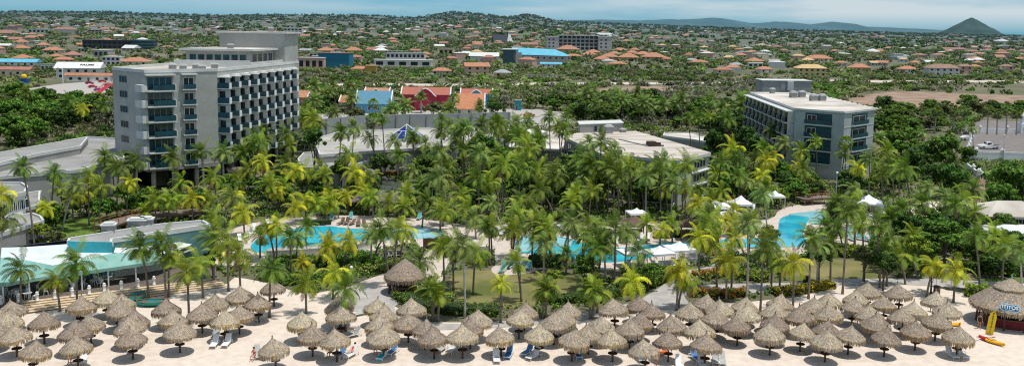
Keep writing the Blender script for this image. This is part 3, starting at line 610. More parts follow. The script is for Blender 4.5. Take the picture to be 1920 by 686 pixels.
# --- colourful colonial shop houses beyond the wall
GABLES = {}
def shop_house(label, px, py, wpx, hw, hr, wall, roof, trim=WHITE, gable=True, rz=0.0, depth=9):
    p = P(px, py); s = p.y / F; w_ = wpx * s; t = thing('shop_house', label, 'shop house', p, rz); KEEP.append([Vector((p.x - w_ / 2 - 1, p.y - 2)), Vector((p.x + w_ / 2 + 1, p.y - 2)), Vector((p.x + w_ / 2 + 1, p.y + depth)), Vector((p.x - w_ / 2 - 1, p.y + depth))])
    b = MB(); b.box((0, depth / 2, hw / 2), (w_, depth, hw)); b.build('wall', wall, t)
    b = MB(); x = w_ / 2 + .1; y0, y1, ym = -.3, depth + .3, depth / 2
    b.add([(-x, y0, hw), (x, y0, hw), (x, ym, hw + hr), (-x, ym, hw + hr), (-x, y1, hw), (x, y1, hw)], [(0, 1, 2, 3), (3, 2, 5, 4), (0, 3, 4), (1, 5, 2)]); b.build('roof', roof, t)
    for sx_ in (-1, 1):
        b = MB(); b.box((sx_ * (w_ / 2 + .12), depth / 2, (hw + hr) / 2 + .2), (.28, .5, hw + hr + .6)); b.add([(sx_ * (w_ / 2 + .26), y0 - .1, hw), (sx_ * (w_ / 2 + .26), y0 - .1, hw + .4), (sx_ * (w_ / 2 + .26), ym, hw + hr + .4), (sx_ * (w_ / 2 + .26), ym, hw + hr), (sx_ * (w_ / 2 - .1), y0 - .1, hw), (sx_ * (w_ / 2 - .1), y0 - .1, hw + .4), (sx_ * (w_ / 2 - .1), ym, hw + hr + .4), (sx_ * (w_ / 2 - .1), ym, hw + hr)], [(0, 1, 2, 3), (7, 6, 5, 4), (1, 5, 6, 2), (0, 4, 5, 1)]); b.build('gable_coping', trim, t)
    if gable:                                # curled front gable with white outline
        g = w_ * .17; pr = [(-g * 1.3, 0), (-g * 1.3, hw * .9), (-g * .95, hw * 1.05), (-g * .8, hw + hr * .35), (-g * .35, hw + hr * .8), (0, hw + hr * .95), (g * .35, hw + hr * .8), (g * .8, hw + hr * .35), (g * .95, hw * 1.05), (g * 1.3, hw * .9), (g * 1.3, 0)]
        b = MB(); n_ = len(pr); b.add([(x, -1.2, z) for x, z in pr] + [(x, .2, z) for x, z in pr], [tuple(range(n_))] + [(i, i + n_, (i + 1) % n_ + n_, (i + 1) % n_) for i in range(n_)]); gb = b.build('front_gable', wall, t)
        b = MB(); b.tube([(x, -1.25, z) for x, z in pr[1:-1]], .2, 6); b.build('scroll_trim', trim, gb)
    f = Face((-w_ / 2, -1.2 if gable else 0), (w_ / 2, -1.2 if gable else 0)); n_ = max(3, int(w_ / 3))
    for k in range(n_):
        u = w_ * (k + .5) / n_
        if gable and abs(u - w_ / 2) > w_ * .2: continue
        f.window(t, u - .5, u + .5, .9, 2.5, 2)
    return t
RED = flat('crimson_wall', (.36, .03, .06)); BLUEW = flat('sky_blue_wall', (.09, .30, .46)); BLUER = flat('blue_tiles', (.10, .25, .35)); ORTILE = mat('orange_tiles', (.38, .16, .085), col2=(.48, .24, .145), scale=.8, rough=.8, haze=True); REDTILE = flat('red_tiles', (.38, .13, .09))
shop_house('crimson gabled shop house with white scroll trim and red tiled roof', 798, 207, 92, 6.0, 2.6, RED, REDTILE)
shop_house('blue tiled shop house with white gable ends left of crimson house', 700, 213, 66, 3.5, 4.6, BLUEW, BLUER, gable=False)
shop_house('small blue house with white stepped gable behind blue tiled roof', 706, 199, 46, 5.2, 1.8, BLUEW, ORTILE)
shop_house('orange roofed shop house with white gable coping behind grey wall', 880, 219, 56, 2.8, 5.2, flat('cream_wall', (.62, .55, .42)), mat('bright_orange_tiles', (.50, .20, .10), col2=(.58, .26, .14), scale=.8, rough=.8), gable=False)
shop_house('blue house with rounded white gable behind orange roofed shop', 893, 203, 60, 5.6, 1.8, BLUEW, REDTILE)
shop_house('pink house end with orange roof right of the tall hotel', 562, 205, 30, 4.5, 2.5, flat('salmon_wall', (.55, .26, .18)), ORTILE, gable=False)
shop_house('small yellow house with orange hipped roof among palms', 648, 208, 24, 3.2, 2.2, flat('yellow_wall', (.6, .48, .25)), ORTILE, gable=False)
def cabin():
    p = P(971, 207); t = thing('kiosk_cabin', 'teal wooden cabin beside the rear parking lot', 'cabin', p); b = MB(); b.box((0, 0, 1.9), (2.6, 2.4, 3.8)); b.build('wall', flat('teal_cabin', (.03, .26, .30)), t)
    b = MB(); b.box((0, 0, 3.95), (3.0, 2.8, .26)); b.build('roof', GREYROOF, t); f = Face((-1.3, -1.2), (1.3, -1.2)); f.window(t, .5, 1.3, .05, 2.1, 1, WHITE, DARKW, 'door')
cabin()
BUILT = KEEP[N0_:]
def in_building(x, y): return any(inside(x, y, k) for k in BUILT)
# ------------------------------------------------------------------ thatch
def thatch(prof, rim_len, seed, n=46, gold=.5, strips=1.0, tuft=True):
    """prof: (radius, z) from the rim up to the apex; a cone with ragged layers of straw laid over it"""
    r = random.Random(seed); b = MB(); vs = []; k = len(prof); wob = [r.uniform(.95, 1.05) for _ in range(n)]
    for rad, z in prof:
        for i in range(n):
            a = 2 * math.pi * i / n; q = rad * wob[i]; vs.append((q * math.cos(a), q * math.sin(a), z + r.uniform(-.03, .03)))
    g = (.385, .325, .26)
    b.add(vs, [(i * n + j, i * n + (j + 1) % n, (i + 1) * n + (j + 1) % n, (i + 1) * n + j) for i in range(k - 1) for j in range(n)], 0, g)
    b.add(vs[:n], [tuple(range(n))[::-1]], 0, (.10, .08, .06))
    rim, top = prof[0], prof[-1]
    def surf(t):
        x = t * (k - 1); i = min(int(x), k - 2); f = x - i; return prof[i][0] * (1 - f) + prof[i + 1][0] * f, prof[i][1] * (1 - f) + prof[i + 1][1] * f
    for layer, (t0, cnt) in enumerate(((.0, 300), (.0, 240), (.08, 170), (.2, 160), (.34, 140), (.48, 110), (.62, 80), (.76, 50), (.86, 30))):
        for i in range(int(cnt * strips)):
            a = r.uniform(0, 2 * math.pi); t = min(.97, t0 + r.uniform(0, .12)); ra, za = surf(min(1, t + .26)); rb, zb = surf(t)
            drop = rim_len * r.uniform(.45, 1.15) if layer < 2 else .05; out = .03 + (.07 if layer < 2 else .025) * r.random()
            wd = r.uniform(.013, .036) * (1 + rim[0] * .3); ca, sa = math.cos(a), math.sin(a); px, py = -sa * wd, ca * wd; jit = r.uniform(-.08, .08)
            A = (ra * ca - px * .5, ra * sa - py * .5, za + .025); B_ = (ra * ca + px * .5, ra * sa + py * .5, za + .025)
            r2 = rb + out; a2 = a + jit * .3; c2, s2 = math.cos(a2), math.sin(a2); r3 = r2 + .05 * r.random(); z3 = zb - drop
            Cc = (r2 * c2 + px, r2 * s2 + py, zb + .035); E = (r2 * c2 - px, r2 * s2 - py, zb + .035); m = r.uniform(.70, 1.22)
            col = (.46 * m, .38 * m, .29 * m) if r.random() > (gold * .6 if layer < 2 else .05) else (.52 * m, .38 * m, .205 * m)
            b.add([A, B_, Cc, E], [(3, 2, 1, 0)], 0, col)
            if layer < 2:
                tip = (.46 * m, .33 * m, .165 * m) if r.random() < gold else tuple(x * .95 for x in col)
                b.add([E, Cc, (r3 * c2 + px * .55, r3 * s2 + py * .55, z3), (r3 * c2 - px * .5, r3 * s2 - py * .5, z3 - .04)], [(3, 2, 1, 0)], 0, tip)
    if tuft:
        for i in range(14):
            a = r.uniform(0, 6.28); l = r.uniform(.12, .3); b.tube([(0, 0, top[1] - .1), (math.cos(a) * .06, math.sin(a) * .06, top[1] + l)], [.05, .015], 4, 0, False, (.36, .31, .25))
    return b
def palapa_mesh(seed):
    r = random.Random(seed); R0 = r.uniform(1.36, 1.5); z0 = r.uniform(1.80, 1.90)
    prof = [(R0, z0), (R0 * .95, z0 + .15), (R0 * .80, z0 + .36), (R0 * .58, z0 + .59), (R0 * .36, z0 + .82), (R0 * .17, z0 + 1.05), (.08, z0 + 1.24), (.025, z0 + 1.38)]
    return thatch(prof, r.choice((.30, .38, .46)), seed, gold=r.choice((.3, .5, .7))).mesh('thatch_canopy', STRAW)
CANOPY = [palapa_mesh(s) for s in range(12)]
_b = MB(); _b.tube([(0, 0, 0), (.02, 0, 1.2), (0, 0, 2.7)], [.10, .09, .07], 8); POSTM = _b.mesh('post', POSTW, True)
_b = MB(); _b.lathe([(.46, .80), (.47, .83), (.46, .87)], 18); _b.lathe([(.13, .62), (.15, .80)], 8); TABLEM = _b.mesh('table', POSTW)
def crop(ox, pts): return [(ox + x / 2.579, 420 + y / 2.579) for x, y in pts]
APEX = crop(0, [(60, 362), (35, 408), (75, 480), (155, 548), (208, 424), (385, 346), (435, 425), (365, 470), (372, 535), (512, 308), (592, 328), (577, 365), (640, 412), (634, 440), (638, 492), (803, 358), (833, 408), (866, 462), (1035, 325), (975, 378), (1085, 415), (1160, 298), (1155, 382), (-40, 385), (-22, 450)]) + \
    crop(480, [(85, 260), (10, 330), (405, 350), (412, 393), (222, 417), (272, 480), (390, 503), (93, 533), (580, 347), (615, 388), (600, 433), (617, 485), (755, 362), (737, 420), (818, 450), (862, 490), (1000, 490), (1037, 447), (1070, 408), (1187, 482)]) + \
    crop(960, [(62, 368), (35, 405), (132, 480), (205, 430), (237, 400), (275, 365), (292, 503), (372, 472), (430, 430), (500, 360), (490, 505), (573, 452), (622, 335), (683, 375), (615, 415), (648, 545), (780, 432), (760, 505), (863, 377), (935, 335), (1012, 360), (983, 405), (917, 462), (938, 528), (1122, 350), (1140, 390), (1095, 435)]) + \
    crop(1440, [(40, 380), (55, 335), (35, 430), (15, 478), (163, 462), (165, 398), (222, 348), (303, 318), (303, 385), (285, 457), (283, 508), (395, 475), (412, 350), (430, 308), (485, 275), (500, 388), (523, 425), (570, 485), (565, 335), (640, 288), (655, 398), (705, 365), (720, 457), (817, 417), (820, 328), (873, 365), (922, 485)])
ZONES = [(215, 'below the restaurant steps'), (500, 'between the beach boats and sandy path'), (760, 'below the thatched kiosk'), (930, 'in front of the clipped hedge'), (1130, 'in front of the lawn palms'), (1300, 'below the grey garden path'), (1440, 'in front of orange shrubs'), (1620, 'left of the white billboard'), (3000, 'nearest the big thatched bar')]
def zone_of(px): return next(i for i, z in enumerate(ZONES) if px < z[0])
PAL = []
byz = {}
for a in APEX:
    p = P(a[0], a[1] + 2, 3.2); bx = pix((p.x, p.y, 0)); byz.setdefault(zone_of(bx[0]), []).append((bx, p))
proto_palapa = None
for zi, lst in sorted(byz.items()):
    ys = sorted(b[0][1] for b in lst); n = len(ys); rows = {}
    for bx, p in lst:
        rk = ys.index(bx[1]) * 3 // n; rows.setdefault(rk, []).append((bx, p))
    for rk, rl in rows.items():
        rl.sort(key=lambda q: q[0][0])
        for i, (bx, p) in enumerate(rl):
            row = ('back row', 'middle row', 'front row')[rk]
            if len(rl) == 1: lab = f'thatched umbrella alone in the {row} {ZONES[zi][1]}'
            else: lab = f'thatched umbrella, {ORD[i]} in {row} {ZONES[zi][1]}'
            t = thing('thatched_umbrella', lab, 'beach umbrella', (p.x, p.y, .02), R.uniform(0, 6.28), 'thatched umbrellas on the beach', R.uniform(.95, 1.05))
            o = link('thatch_canopy', R.choice(CANOPY), t); o.rotation_euler = (R.uniform(-.09, .09), R.uniform(-.09, .09), 0); link('post', POSTM, t); link('table', TABLEM, t); PAL.append(t)

# ------------------------------------------------------------------ thatched huts
def hut(name, label, px, py, rad, z0, zt, seed, posts=8, two_tier=False, bar=None):
    p = P(px, py); t = thing(name, label, 'hut', p)
    prof = [(rad, z0), (rad * .86, z0 + (zt - z0) * .2), (rad * .66, z0 + (zt - z0) * .42), (rad * .42, z0 + (zt - z0) * .64), (rad * .2, z0 + (zt - z0) * .84), (.06, zt)]
    if two_tier: prof = [(rad, z0), (rad * .86, z0 + (zt - z0) * .17), (rad * .68, z0 + (zt - z0) * .36), (rad * .50, z0 + (zt - z0) * .52), (rad * .34, z0 + (zt - z0) * .62), (.2, z0 + (zt - z0) * .66)]
    thatch(prof, .5, seed, 64, .35, 3.0, not two_tier).build('thatch_roof', STRAW, t)
    if two_tier:
        r2 = rad * .42; z2 = z0 + (zt - z0) * .64; pr = [(r2, z2), (r2 * .72, z2 + (zt - z2) * .3), (r2 * .42, z2 + (zt - z2) * .6), (r2 * .18, z2 + (zt - z2) * .85), (.05, zt)]
        o = thatch(pr, .35, seed + 1, 40, .3, 1.6).build('thatch_cap', STRAW, t)
        b = MB(); b.tube([(0, 0, zt), (0, 0, zt + .5)], [.12, .05], 6); b.build('finial', flat('verdigris', (.2, .42, .38)), t)
    for i in range(posts):
        a = 2 * math.pi * (i + .5) / posts; b = MB(); b.tube([(rad * .8 * math.cos(a), rad * .8 * math.sin(a), 0), (rad * .78 * math.cos(a), rad * .78 * math.sin(a), z0 + .3)], .11, 7); b.build('post', POSTW, t, True)
    r = rad * .62; b = MB(); n = 20; b.lathe([(r, .05), (r, 1.05)], n); b.build('counter', bar or REDWOOD, t); b = MB(); b.lathe([(r + .25, 1.06), (r + .25, 1.13)], n); b.build('counter_top', WOOD, t)
    b = MB(); b.lathe([(r * .35, .05), (r * .35, 2.1)], 10); b.build('shelving', DARKW, t)
    KEEP.append([Vector((p.x + rad * math.cos(a), p.y + rad * math.sin(a))) for a in (0, .8, 1.6, 2.4, 3.1, 3.9, 4.7, 5.5)]); return t
hut('thatched_kiosk', 'round thatched kiosk hut with wooden posts beside the sandy path', 759, 548, 2.45, 2.05, 4.15, 50, 8)
bar = hut('thatched_bar', 'large two-tier thatched bar hut at the right edge of beach', 1890, 606, 4.05, 2.2, 5.15, 60, 10, True, flat('maroon_counter', (.17, .02, .03)))
def text_mesh(s, size, m, name='lettering', bold=.0):
    cu = D.curves.new('t', 'FONT'); cu.body = s; cu.size = size; cu.align_x = 'CENTER'; cu.align_y = 'CENTER'; cu.extrude = .012; cu.offset = bold
    o = D.objects.new('t', cu); C.objects.link(o); bpy.context.view_layer.update(); me = D.meshes.new_from_object(o.evaluated_get(bpy.context.evaluated_depsgraph_get())); D.objects.remove(o); me.materials.clear(); me.materials.append(m); me.name = name; return me
def bar_sign():
    q = ray(1894, 577); y = bar.location.y - 6
    while (Vector((q.x / q.y * y, y)) - bar.location.xy).length > float(np.interp(H + q.z / q.y * y, [2.2, 2.7, 3.26, 3.73, 4.03, 4.2], [4.05, 3.5, 2.75, 2.03, 1.38, .8])) + .32: y += .02
    c = Vector((q.x / q.y * y, y, H + q.z / q.y * y)); t = thing('oval_sign', 'blue oval sign with white letters on the thatched bar roof', 'sign', c); t.rotation_euler = (math.radians(-26), 0, -.5)
    def pill(w, h, y0, y1, m, nm, par):
        b = MB(); n = 10; pts = [(w / 2 - h / 2 + h / 2 * math.cos(a), h / 2 * math.sin(a)) for a in [-math.pi / 2 + math.pi * k / n for k in range(n + 1)]] + [(-w / 2 + h / 2 + h / 2 * math.cos(a), h / 2 * math.sin(a)) for a in [math.pi / 2 + math.pi * k / n for k in range(n + 1)]]
        k = len(pts); b.add([(x, y0, z) for x, z in pts] + [(x, y1, z) for x, z in pts], [tuple(range(k)), tuple(range(k, 2 * k))[::-1]] + [(i, i + k, (i + 1) % k + k, (i + 1) % k) for i in range(k)]); return b.build(nm, m, par)
    pill(1.95, .80, -.04, .06, flat('pale_blue', (.42, .62, .72)), 'border', t); pill(1.78, .64, -.06, -.042, flat('sign_blue', (.01, .12, .24)), 'board', t)
    o = link('lettering', text_mesh('ITITOS', .50, WHITE, bold=.012), t, (0, -.085, .03)); o.rotation_euler = (math.pi / 2, 0, 0); o.scale = (1.05, 1, 1)
    b = MB(); b.box((0, -.075, -.235), (.9, .012, .035)); b.build('underline', WHITE, t)
bar_sign()
def sail_sign():
    p = P(1855, 627); t = thing('feather_sign', 'tall yellow feather banner with black stacked letters beside the bar', 'banner', p); t.rotation_euler = (0, math.radians(6), -.4)
    h = 2.65; pr = [(-.36, .05), (.36, .05), (.36, h * .78), (.26, h * .9), (.08, h), (-.12, h * .97), (-.30, h * .88), (-.36, h * .75)]; k = len(pr)
    b = MB(); b.add([(x, -.02, z) for x, z in pr] + [(x, .02, z) for x, z in pr], [tuple(range(k)), tuple(range(k, 2 * k))[::-1]] + [(i, i + k, (i + 1) % k + k, (i + 1) % k) for i in range(k)]); b.build('banner', flat('banner_yellow', (.80, .58, .02)), t)
    b = MB(); b.tube([(-.38, 0, 0), (-.38, 0, h * .75)], .025, 6); b.lathe([(.3, 0), (.28, .06)], 10); b.build('pole', METAL, t)
    b = MB(); b.box((0, -.022, .12), (.7, .01, .14)); b.build('hem', flat('hem_orange', (.75, .40, .05)), t)
    for i, ch in enumerate('PARASAIL'): o = link('letter', text_mesh(ch, .34, BLACK, 'letter', .0), t, (.02, -.04, h * .885 - i * .285)); o.rotation_euler = (math.pi / 2, 0, 0)
sail_sign()

# ------------------------------------------------------------------ beach furniture
def lounger(label, px, py, rz=0.0, col='white', back=52, towel=None, loc=None, group='loungers on the beach', z=.02):
    p = loc or P(px, py, z); t = thing('sun_lounger', label, 'sun lounger', p, rz, group); fm = {'white': WHITE, 'grey': flat('grey_sling', (.42, .42, .40)), 'blue': flat('blue_sling', (.09, .24, .48)), 'orange': flat('orange_towel', (.75, .16, .03)), 'teal': flat('teal_sling', (.10, .35, .37)), 'brown': WOOD}[col]
    b = MB(); b.box((0, -.35, .33), (.56, 1.15, .05)); b.build('seat', fm, t)
    a = math.radians(back); L_ = .85; b = MB(); c = Vector((0, .225 + L_ / 2 * math.cos(a), .35 + L_ / 2 * math.sin(a))); b.box(c, (.56, L_, .05), 0, 0, a); b.build('backrest', fm, t)
    fr = WHITE if col != 'brown' else WOOD; b = MB()
    for s in (-1, 1): b.tube([(s * .31, -.95, .31), (s * .31, .95, .31)], .03, 6); b.tube([(s * .31, .25, .55), (s * .31, -.15, .55), (s * .31, -.2, .33)], .022, 6); b.tube([(s * .30, .3, .33), (s * .30, .225 + L_ * math.cos(a) * .6, .35 + L_ * math.sin(a) * .6)], .02, 5)
    b.tube([(-.31, -.95, .31), (.31, -.95, .31)], .03, 6); b.tube([(-.31, .95, .31), (.31, .95, .31)], .03, 6); b.build('frame', fr, t)
    for sx_ in (-1, 1):
        for sy in (-.8, .8): b = MB(); b.tube([(sx_ * .30, sy, .3), (sx_ * .31, sy * 1.05, 0)], .028, 6); b.build('leg', fr, t)
    if towel: b = MB(); b.box((0, -.3, .372), (.5, 1.1, .03)); b.box((0, -.86, .25), (.5, .03, .26)); b.build('towel', towel, t)
    return t
def zx(ox, x, y): return ox + x / 2.579, 420 + y / 2.579
TURQ = flat('turquoise_towel', (.02, .52, .55)); BLUET = flat('blue_towel', (.03, .16, .42))
LOUNGE = [  # crop origin, x, y of the feet, turn, colour, label, towel
    (0, 1038, 588, .05, 'white', 'white lounger, left one of the sunlit pair facing the sea below left palms', None), (0, 1097, 585, 0, 'white', 'white lounger, right one of the sunlit pair facing the sea below left palms', None),
    (0, 1044, 548, .1, 'grey', 'grey lounger in shade just behind the sunlit white pair', None), (0, 405, 668, .4, 'white', 'white lounger under front umbrella below restaurant steps', None), (0, 640, 612, .2, 'grey', 'grey lounger in umbrella shade right of restaurant steps', None),
    (480, 18, 462, -.3, 'white', 'white lounger near path left of the lone beach palm', None), (480, 10, 640, .4, 'grey', 'pale grey lounger at the left of lowest left umbrella', None), (480, 62, 645, -.5, 'brown', 'dark wooden lounger in shade of a lone front umbrella', None),
    (480, 470, 545, -.9, 'grey', 'grey lounger turned sideways beside a thin palm trunk', None), (480, 505, 440, -.9, 'grey', 'grey lounger at the back edge of umbrellas below the kiosk', None), (480, 412, 638, -.35, 'blue', 'blue lounger beside sunbather under front umbrella', None),
    (480, 460, 640, -.45, 'white', 'white lounger with sunbather in the sun next to blue lounger', None), (480, 660, 625, -.35, 'blue', 'blue lounger with upright back under umbrella below kiosk', None), (480, 612, 648, -.25, 'white', 'white lounger with turquoise towel in front of seated couple', TURQ),
    (480, 898, 610, -.35, 'grey', 'grey upright lounger in shade in front of clipped hedge', None), (480, 948, 618, -.35, 'white', 'white upright lounger left of a turquoise-topped umbrella post', None), (480, 1162, 660, .1, 'white', 'white lounger alone in the sun below the clipped hedge', None), (480, 1222, 640, -.2, 'blue', 'blue lounger half in shade below the clipped hedge', BLUET),
    (960, 75, 628, -.55, 'blue', 'blue lounger in umbrella shade in front of the lawn', None), (960, 105, 648, -.7, 'white', 'white lounger turned sideways in front of the lawn', None), (960, 312, 640, .3, 'grey', 'grey lounger in shadow left of the front centre umbrellas', BLUET),
    (960, 730, 630, -1.2, 'orange', 'lounger spread with orange towel beside person in red', None), (960, 806, 688, -.1, 'white', 'white lounger at the bottom edge below orange towel lounger', None), (960, 917, 685, 0, 'white', 'white lounger at the bottom edge in front of blue towel', None), (960, 985, 668, -.2, 'grey', 'grey lounger, left of the pair below the orange shrubs', None),
    (960, 1017, 672, -.1, 'grey', 'grey lounger, right of the pair below the orange shrubs', None), (960, 888, 655, .3, 'blue', 'dark blue lounger in umbrella shade below orange shrubs', BLUET), (960, 940, 460, .2, 'grey', 'grey lounger deep among umbrellas by the grey path', None), (960, 615, 655, .2, 'blue', 'blue lounger in shade of the foremost centre umbrella', None),
    (1440, 885, 640, .12, 'white', 'white lounger, left of the pair below the thatched bar', None), (1440, 935, 640, .12, 'white', 'white lounger, right of the pair below the thatched bar', None)]
for ox, x, y, rz, col, lab, tw in LOUNGE: lounger(lab, *zx(ox, x, y), rz, col, 50, tw)
def rowboat(label, px, py, rz, m, L_=3.6):
    p = P(px, py, .02); t = thing('rowing_boat', label, 'boat', p, rz); b = MB(); n = 10; sec = []
    for i in range(n + 1):
        u = i / n * 2 - 1; w_ = .72 * (1 - abs(u) ** 2.4) + .05; x = u * L_ / 2; sh = .12 * u * u; sec.append([(x, -w_, .62 + sh), (x, -w_ * .75, .22 + sh * .5), (x, 0, .06), (x, w_ * .75, .22 + sh * .5), (x, w_, .62 + sh)])
    vs = [v for s in sec for v in s]; b.add(vs, [(i * 5 + j, (i + 1) * 5 + j, (i + 1) * 5 + j + 1, i * 5 + j + 1) for i in range(n) for j in range(4)]); b.build('hull', m, t)
    b = MB()
    for s in (0, 4): b.tube([sec[i][s] for i in range(n + 1)], .05, 5)
    b.build('gunwale', REDWOOD, t)
    for u in (-.3, .25): b = MB(); b.box((u * L_, 0, .46), (.25, 1.15, .05)); b.build('thwart', REDWOOD, t)
rowboat('teal rowing boat lying on sand below the tan steps', 287, 573, .15, flat('teal_boat', (.02, .30, .27))); rowboat('small green rowing boat behind the teal boat by the steps', 258, 561, 1.2, flat('green_boat', (.05, .40, .35)), 2.6)
def kayak(label, px, py, rz, c1, c2, L_=3.0):
    p = P(px, py, .02); t = thing('kayak', label, 'kayak', p, rz); n = 12
    for part, (i0, i1), m in (('bow', (0, 4), c1), ('hull', (4, n), c2)):
        b = MB(); vs = []
        for i in range(i0, i1 + 1):
            u = i / n * 2 - 1; w_ = .38 * (1 - abs(u) ** 2.2) + .02; z = .08 * u * u
            vs += [(u * L_ / 2, w_ * math.cos(a), .2 + z + .17 * math.sin(a)) for a in [2 * math.pi * k / 10 for k in range(10)]]
        b.add(vs, [(i * 10 + k, (i + 1) * 10 + k, (i + 1) * 10 + (k + 1) % 10, i * 10 + (k + 1) % 10) for i in range(i1 - i0) for k in range(10)]); b.build(part, m, t, True)
    b = MB(); b.lathe([(.34, .345), (.30, .385), (.22, .36), (.02, .33)], 14); o = b.build('cockpit', BLACK, t); o.scale = (1.7, .75, 1)
    b = MB(); b.tube([(-L_ * .35, -.75, .42), (-L_ * .1, .7, .42)], .02, 5); b.box((-L_ * .35, -.75, .42), (.16, .4, .03), -.3); b.box((-L_ * .1, .7, .42), (.16, .4, .03), -.3); b.build('paddle', BLACK, t)
YEL = flat('kayak_yellow', (.85, .42, .02)); REDK = flat('kayak_red', (.55, .03, .03))
kayak('red and yellow kayak on open sand in front of the bar', 1859, 642, -1.1, REDK, YEL); kayak('yellow kayak lying under umbrellas left of the bar', 1776, 611, .1, YEL, YEL, 3.2)

# ------------------------------------------------------------------ people
SKIN = [flat('tan_skin', (.42, .22, .14)), flat('pale_skin', (.58, .36, .27)), flat('dark_skin', (.16, .08, .05))]
def person(label, loc, rz, pose, skin, top, hair=(.03, .02, .015)):
    t = tagless = None
    V = []; E = []; RR = []
    def v(p, r, par=None):
        V.append(Vector(p)); RR.append(r)
        if par is not None: E.append((par, len(V) - 1))
        return len(V) - 1
    # joints (x right, y forward, z up) by pose
    if pose == 'stand': hip = Vector((0, 0, .92)); ch = Vector((0, .01, 1.36)); hd = Vector((0, .04, 1.62)); kn = [Vector((-.1, .05, .49)), Vector((.11, -.02, .49))]; an = [Vector((-.11, .10, .08)), Vector((.12, -.12, .08))]; el = [Vector((-.27, -.02, 1.12)), Vector((.27, .04, 1.12))]; ha = [Vector((-.28, .10, .88)), Vector((.26, .20, .93))]; fd = Vector((0, .19, -.03))
    elif pose == 'bend': hip = Vector((0, 0, .90)); ch = Vector((0, .30, 1.20)); hd = Vector((0, .50, 1.34)); kn = [Vector((-.11, .07, .48)), Vector((.11, .07, .48))]; an = [Vector((-.12, 0, .08)), Vector((.12, 0, .08))]; el = [Vector((-.24, .46, .98)), Vector((.24, .46, .98))]; ha = [Vector((-.2, .62, .80)), Vector((.2, .62, .80))]; fd = Vector((0, .19, -.03))
    elif pose == 'sit': hip = Vector((0, 0, .46)); ch = Vector((0, .02, .90)); hd = Vector((0, .08, 1.16)); kn = [Vector((-.12, .42, .50)), Vector((.13, .43, .48))]; an = [Vector((-.12, .48, .09)), Vector((.14, .50, .09))]; el = [Vector((-.26, .08, .68)), Vector((.26, .08, .68))]; ha = [Vector((-.14, .30, .60)), Vector((.14, .30, .60))]; fd = Vector((0, .19, -.03))
    else: hip = Vector((0, -.02, .50)); ch = Vector((0, -.32, .80)); hd = Vector((0, -.46, 1.04)); kn = [Vector((-.1, .42, .56)), Vector((.11, .44, .48))]; an = [Vector((-.1, .82, .45)), Vector((.12, .86, .45))]; el = [Vector((-.26, -.12, .62)), Vector((.26, -.12, .62))]; ha = [Vector((-.2, .1, .55)), Vector((.2, .1, .55))]; fd = Vector((0, .07, .16))
    p0 = v(hip, .135); wa = v(hip.lerp(ch, .45), .12, p0); c = v(ch.lerp(hip, .1), .145, wa); nk = v(ch.lerp(hd, .45), .055, c); h0 = v(hd + Vector((0, .0, -.03)), .085, nk); v(hd + Vector((0, .005, .08)), .085, h0); v(hd + Vector((0, .10, -.01)), .022, h0)
    for s in (0, 1):
        sg = -1 if s == 0 else 1; sh = v(ch + Vector((sg * .17, 0, .02)), .062, c); e_ = v(el[s], .043, sh); w_ = v(ha[s], .028, e_); dr = (ha[s] - el[s]).normalized(); pm = v(ha[s] + dr * .06, .032, w_)
        for f_ in range(4): k1 = v(ha[s] + dr * .12 + Vector(((f_ - 1.5) * .02, 0, 0)), .009, pm); v(ha[s] + dr * (.165 + .008 * (f_ in (1, 2))) + Vector(((f_ - 1.5) * .022, .01, -.01)), .008, k1)
        v(ha[s] + dr * .07 + Vector((-sg * .045, .02, 0)), .010, w_)
        hp = v(hip + Vector((sg * .09, 0, -.04 if pose in ('stand', 'bend') else 0)), .10, p0); k = v(kn[s], .062, hp); a_ = v(an[s], .038, k); v(an[s] + fd, .03, a_)
    me = D.meshes.new('person'); me.from_pydata(V, E, []); o = D.objects.new('person', me); C.objects.link(o)
    sk = o.modifiers.new('s', 'SKIN'); sk.use_smooth_shade = True
    for i, r in enumerate(RR): me.skin_vertices[0].data[i].radius = (r, r)
    me.skin_vertices[0].data[0].use_root = True
    o.modifiers.new('u', 'SUBSURF').levels = 1
    bpy.context.view_layer.update(); m2 = D.meshes.new_from_object(o.evaluated_get(bpy.context.evaluated_depsgraph_get())); o.modifiers.clear(); o.data = m2
    m2.materials.clear(); m2.materials.append(skin); m2.materials.append(top)
    ax = (ch - hip).normalized()
    for f_ in m2.polygons:
        q = f_.center; u = (q - hip).dot(ax); lat = ((q - hip) - ax * u).length
        if (-.12 < u < .40 and lat < .19 and abs(q.x) < .21): f_.material_index = 1
    b = MB(); b.lathe([(.104, -.01), (.112, .05), (.10, .10), (.06, .145), (.01, .155)], 12, hd + Vector((0, -.018, .0))); b.build('hair', flat('hair_%d' % int(hair[0] * 1000), hair), o, True)
    b = MB()
    for s in (-1, 1): b.lathe([(.004, -.012), (.013, 0), (.004, .012)], 6, hd + Vector((s * .034, .082, .025)))
    b.build('eyes', BLACK, o); o.location = loc; o.rotation_euler = (0, 0, rz); tag(o, label, 'person'); return o
def at(ox, x, y): p = P(*zx(ox, x, y)); p.z = .02; return p
person('person in red swimwear bending beside an orange towel lounger', at(960, 772, 626), 1.4, 'bend', SKIN[0], flat('red_cloth', (.5, .02, .02)))
person('person in white top walking at the bottom edge of beach', at(960, 695, 690), 2.6, 'stand', SKIN[0], WHITE)
person('person in pink lying on white lounger in the sun', at(480, 466, 634) , math.pi - .45, 'lie', SKIN[1], flat('coral_cloth', (.6, .12, .10)))
person('person in dark clothes sitting in shade left of blue lounger', at(480, 362, 640), 2.8, 'sit', SKIN[0], flat('black_cloth', (.03, .03, .035)))
person('person in black sitting in shade behind turquoise towel', at(480, 578, 622), 3.3, 'sit', SKIN[0], flat('black_cloth', (.03, .03, .035)))
person('person in white shirt sitting beside upright blue lounger', at(480, 640, 625), 2.5, 'sit', SKIN[1], WHITE)
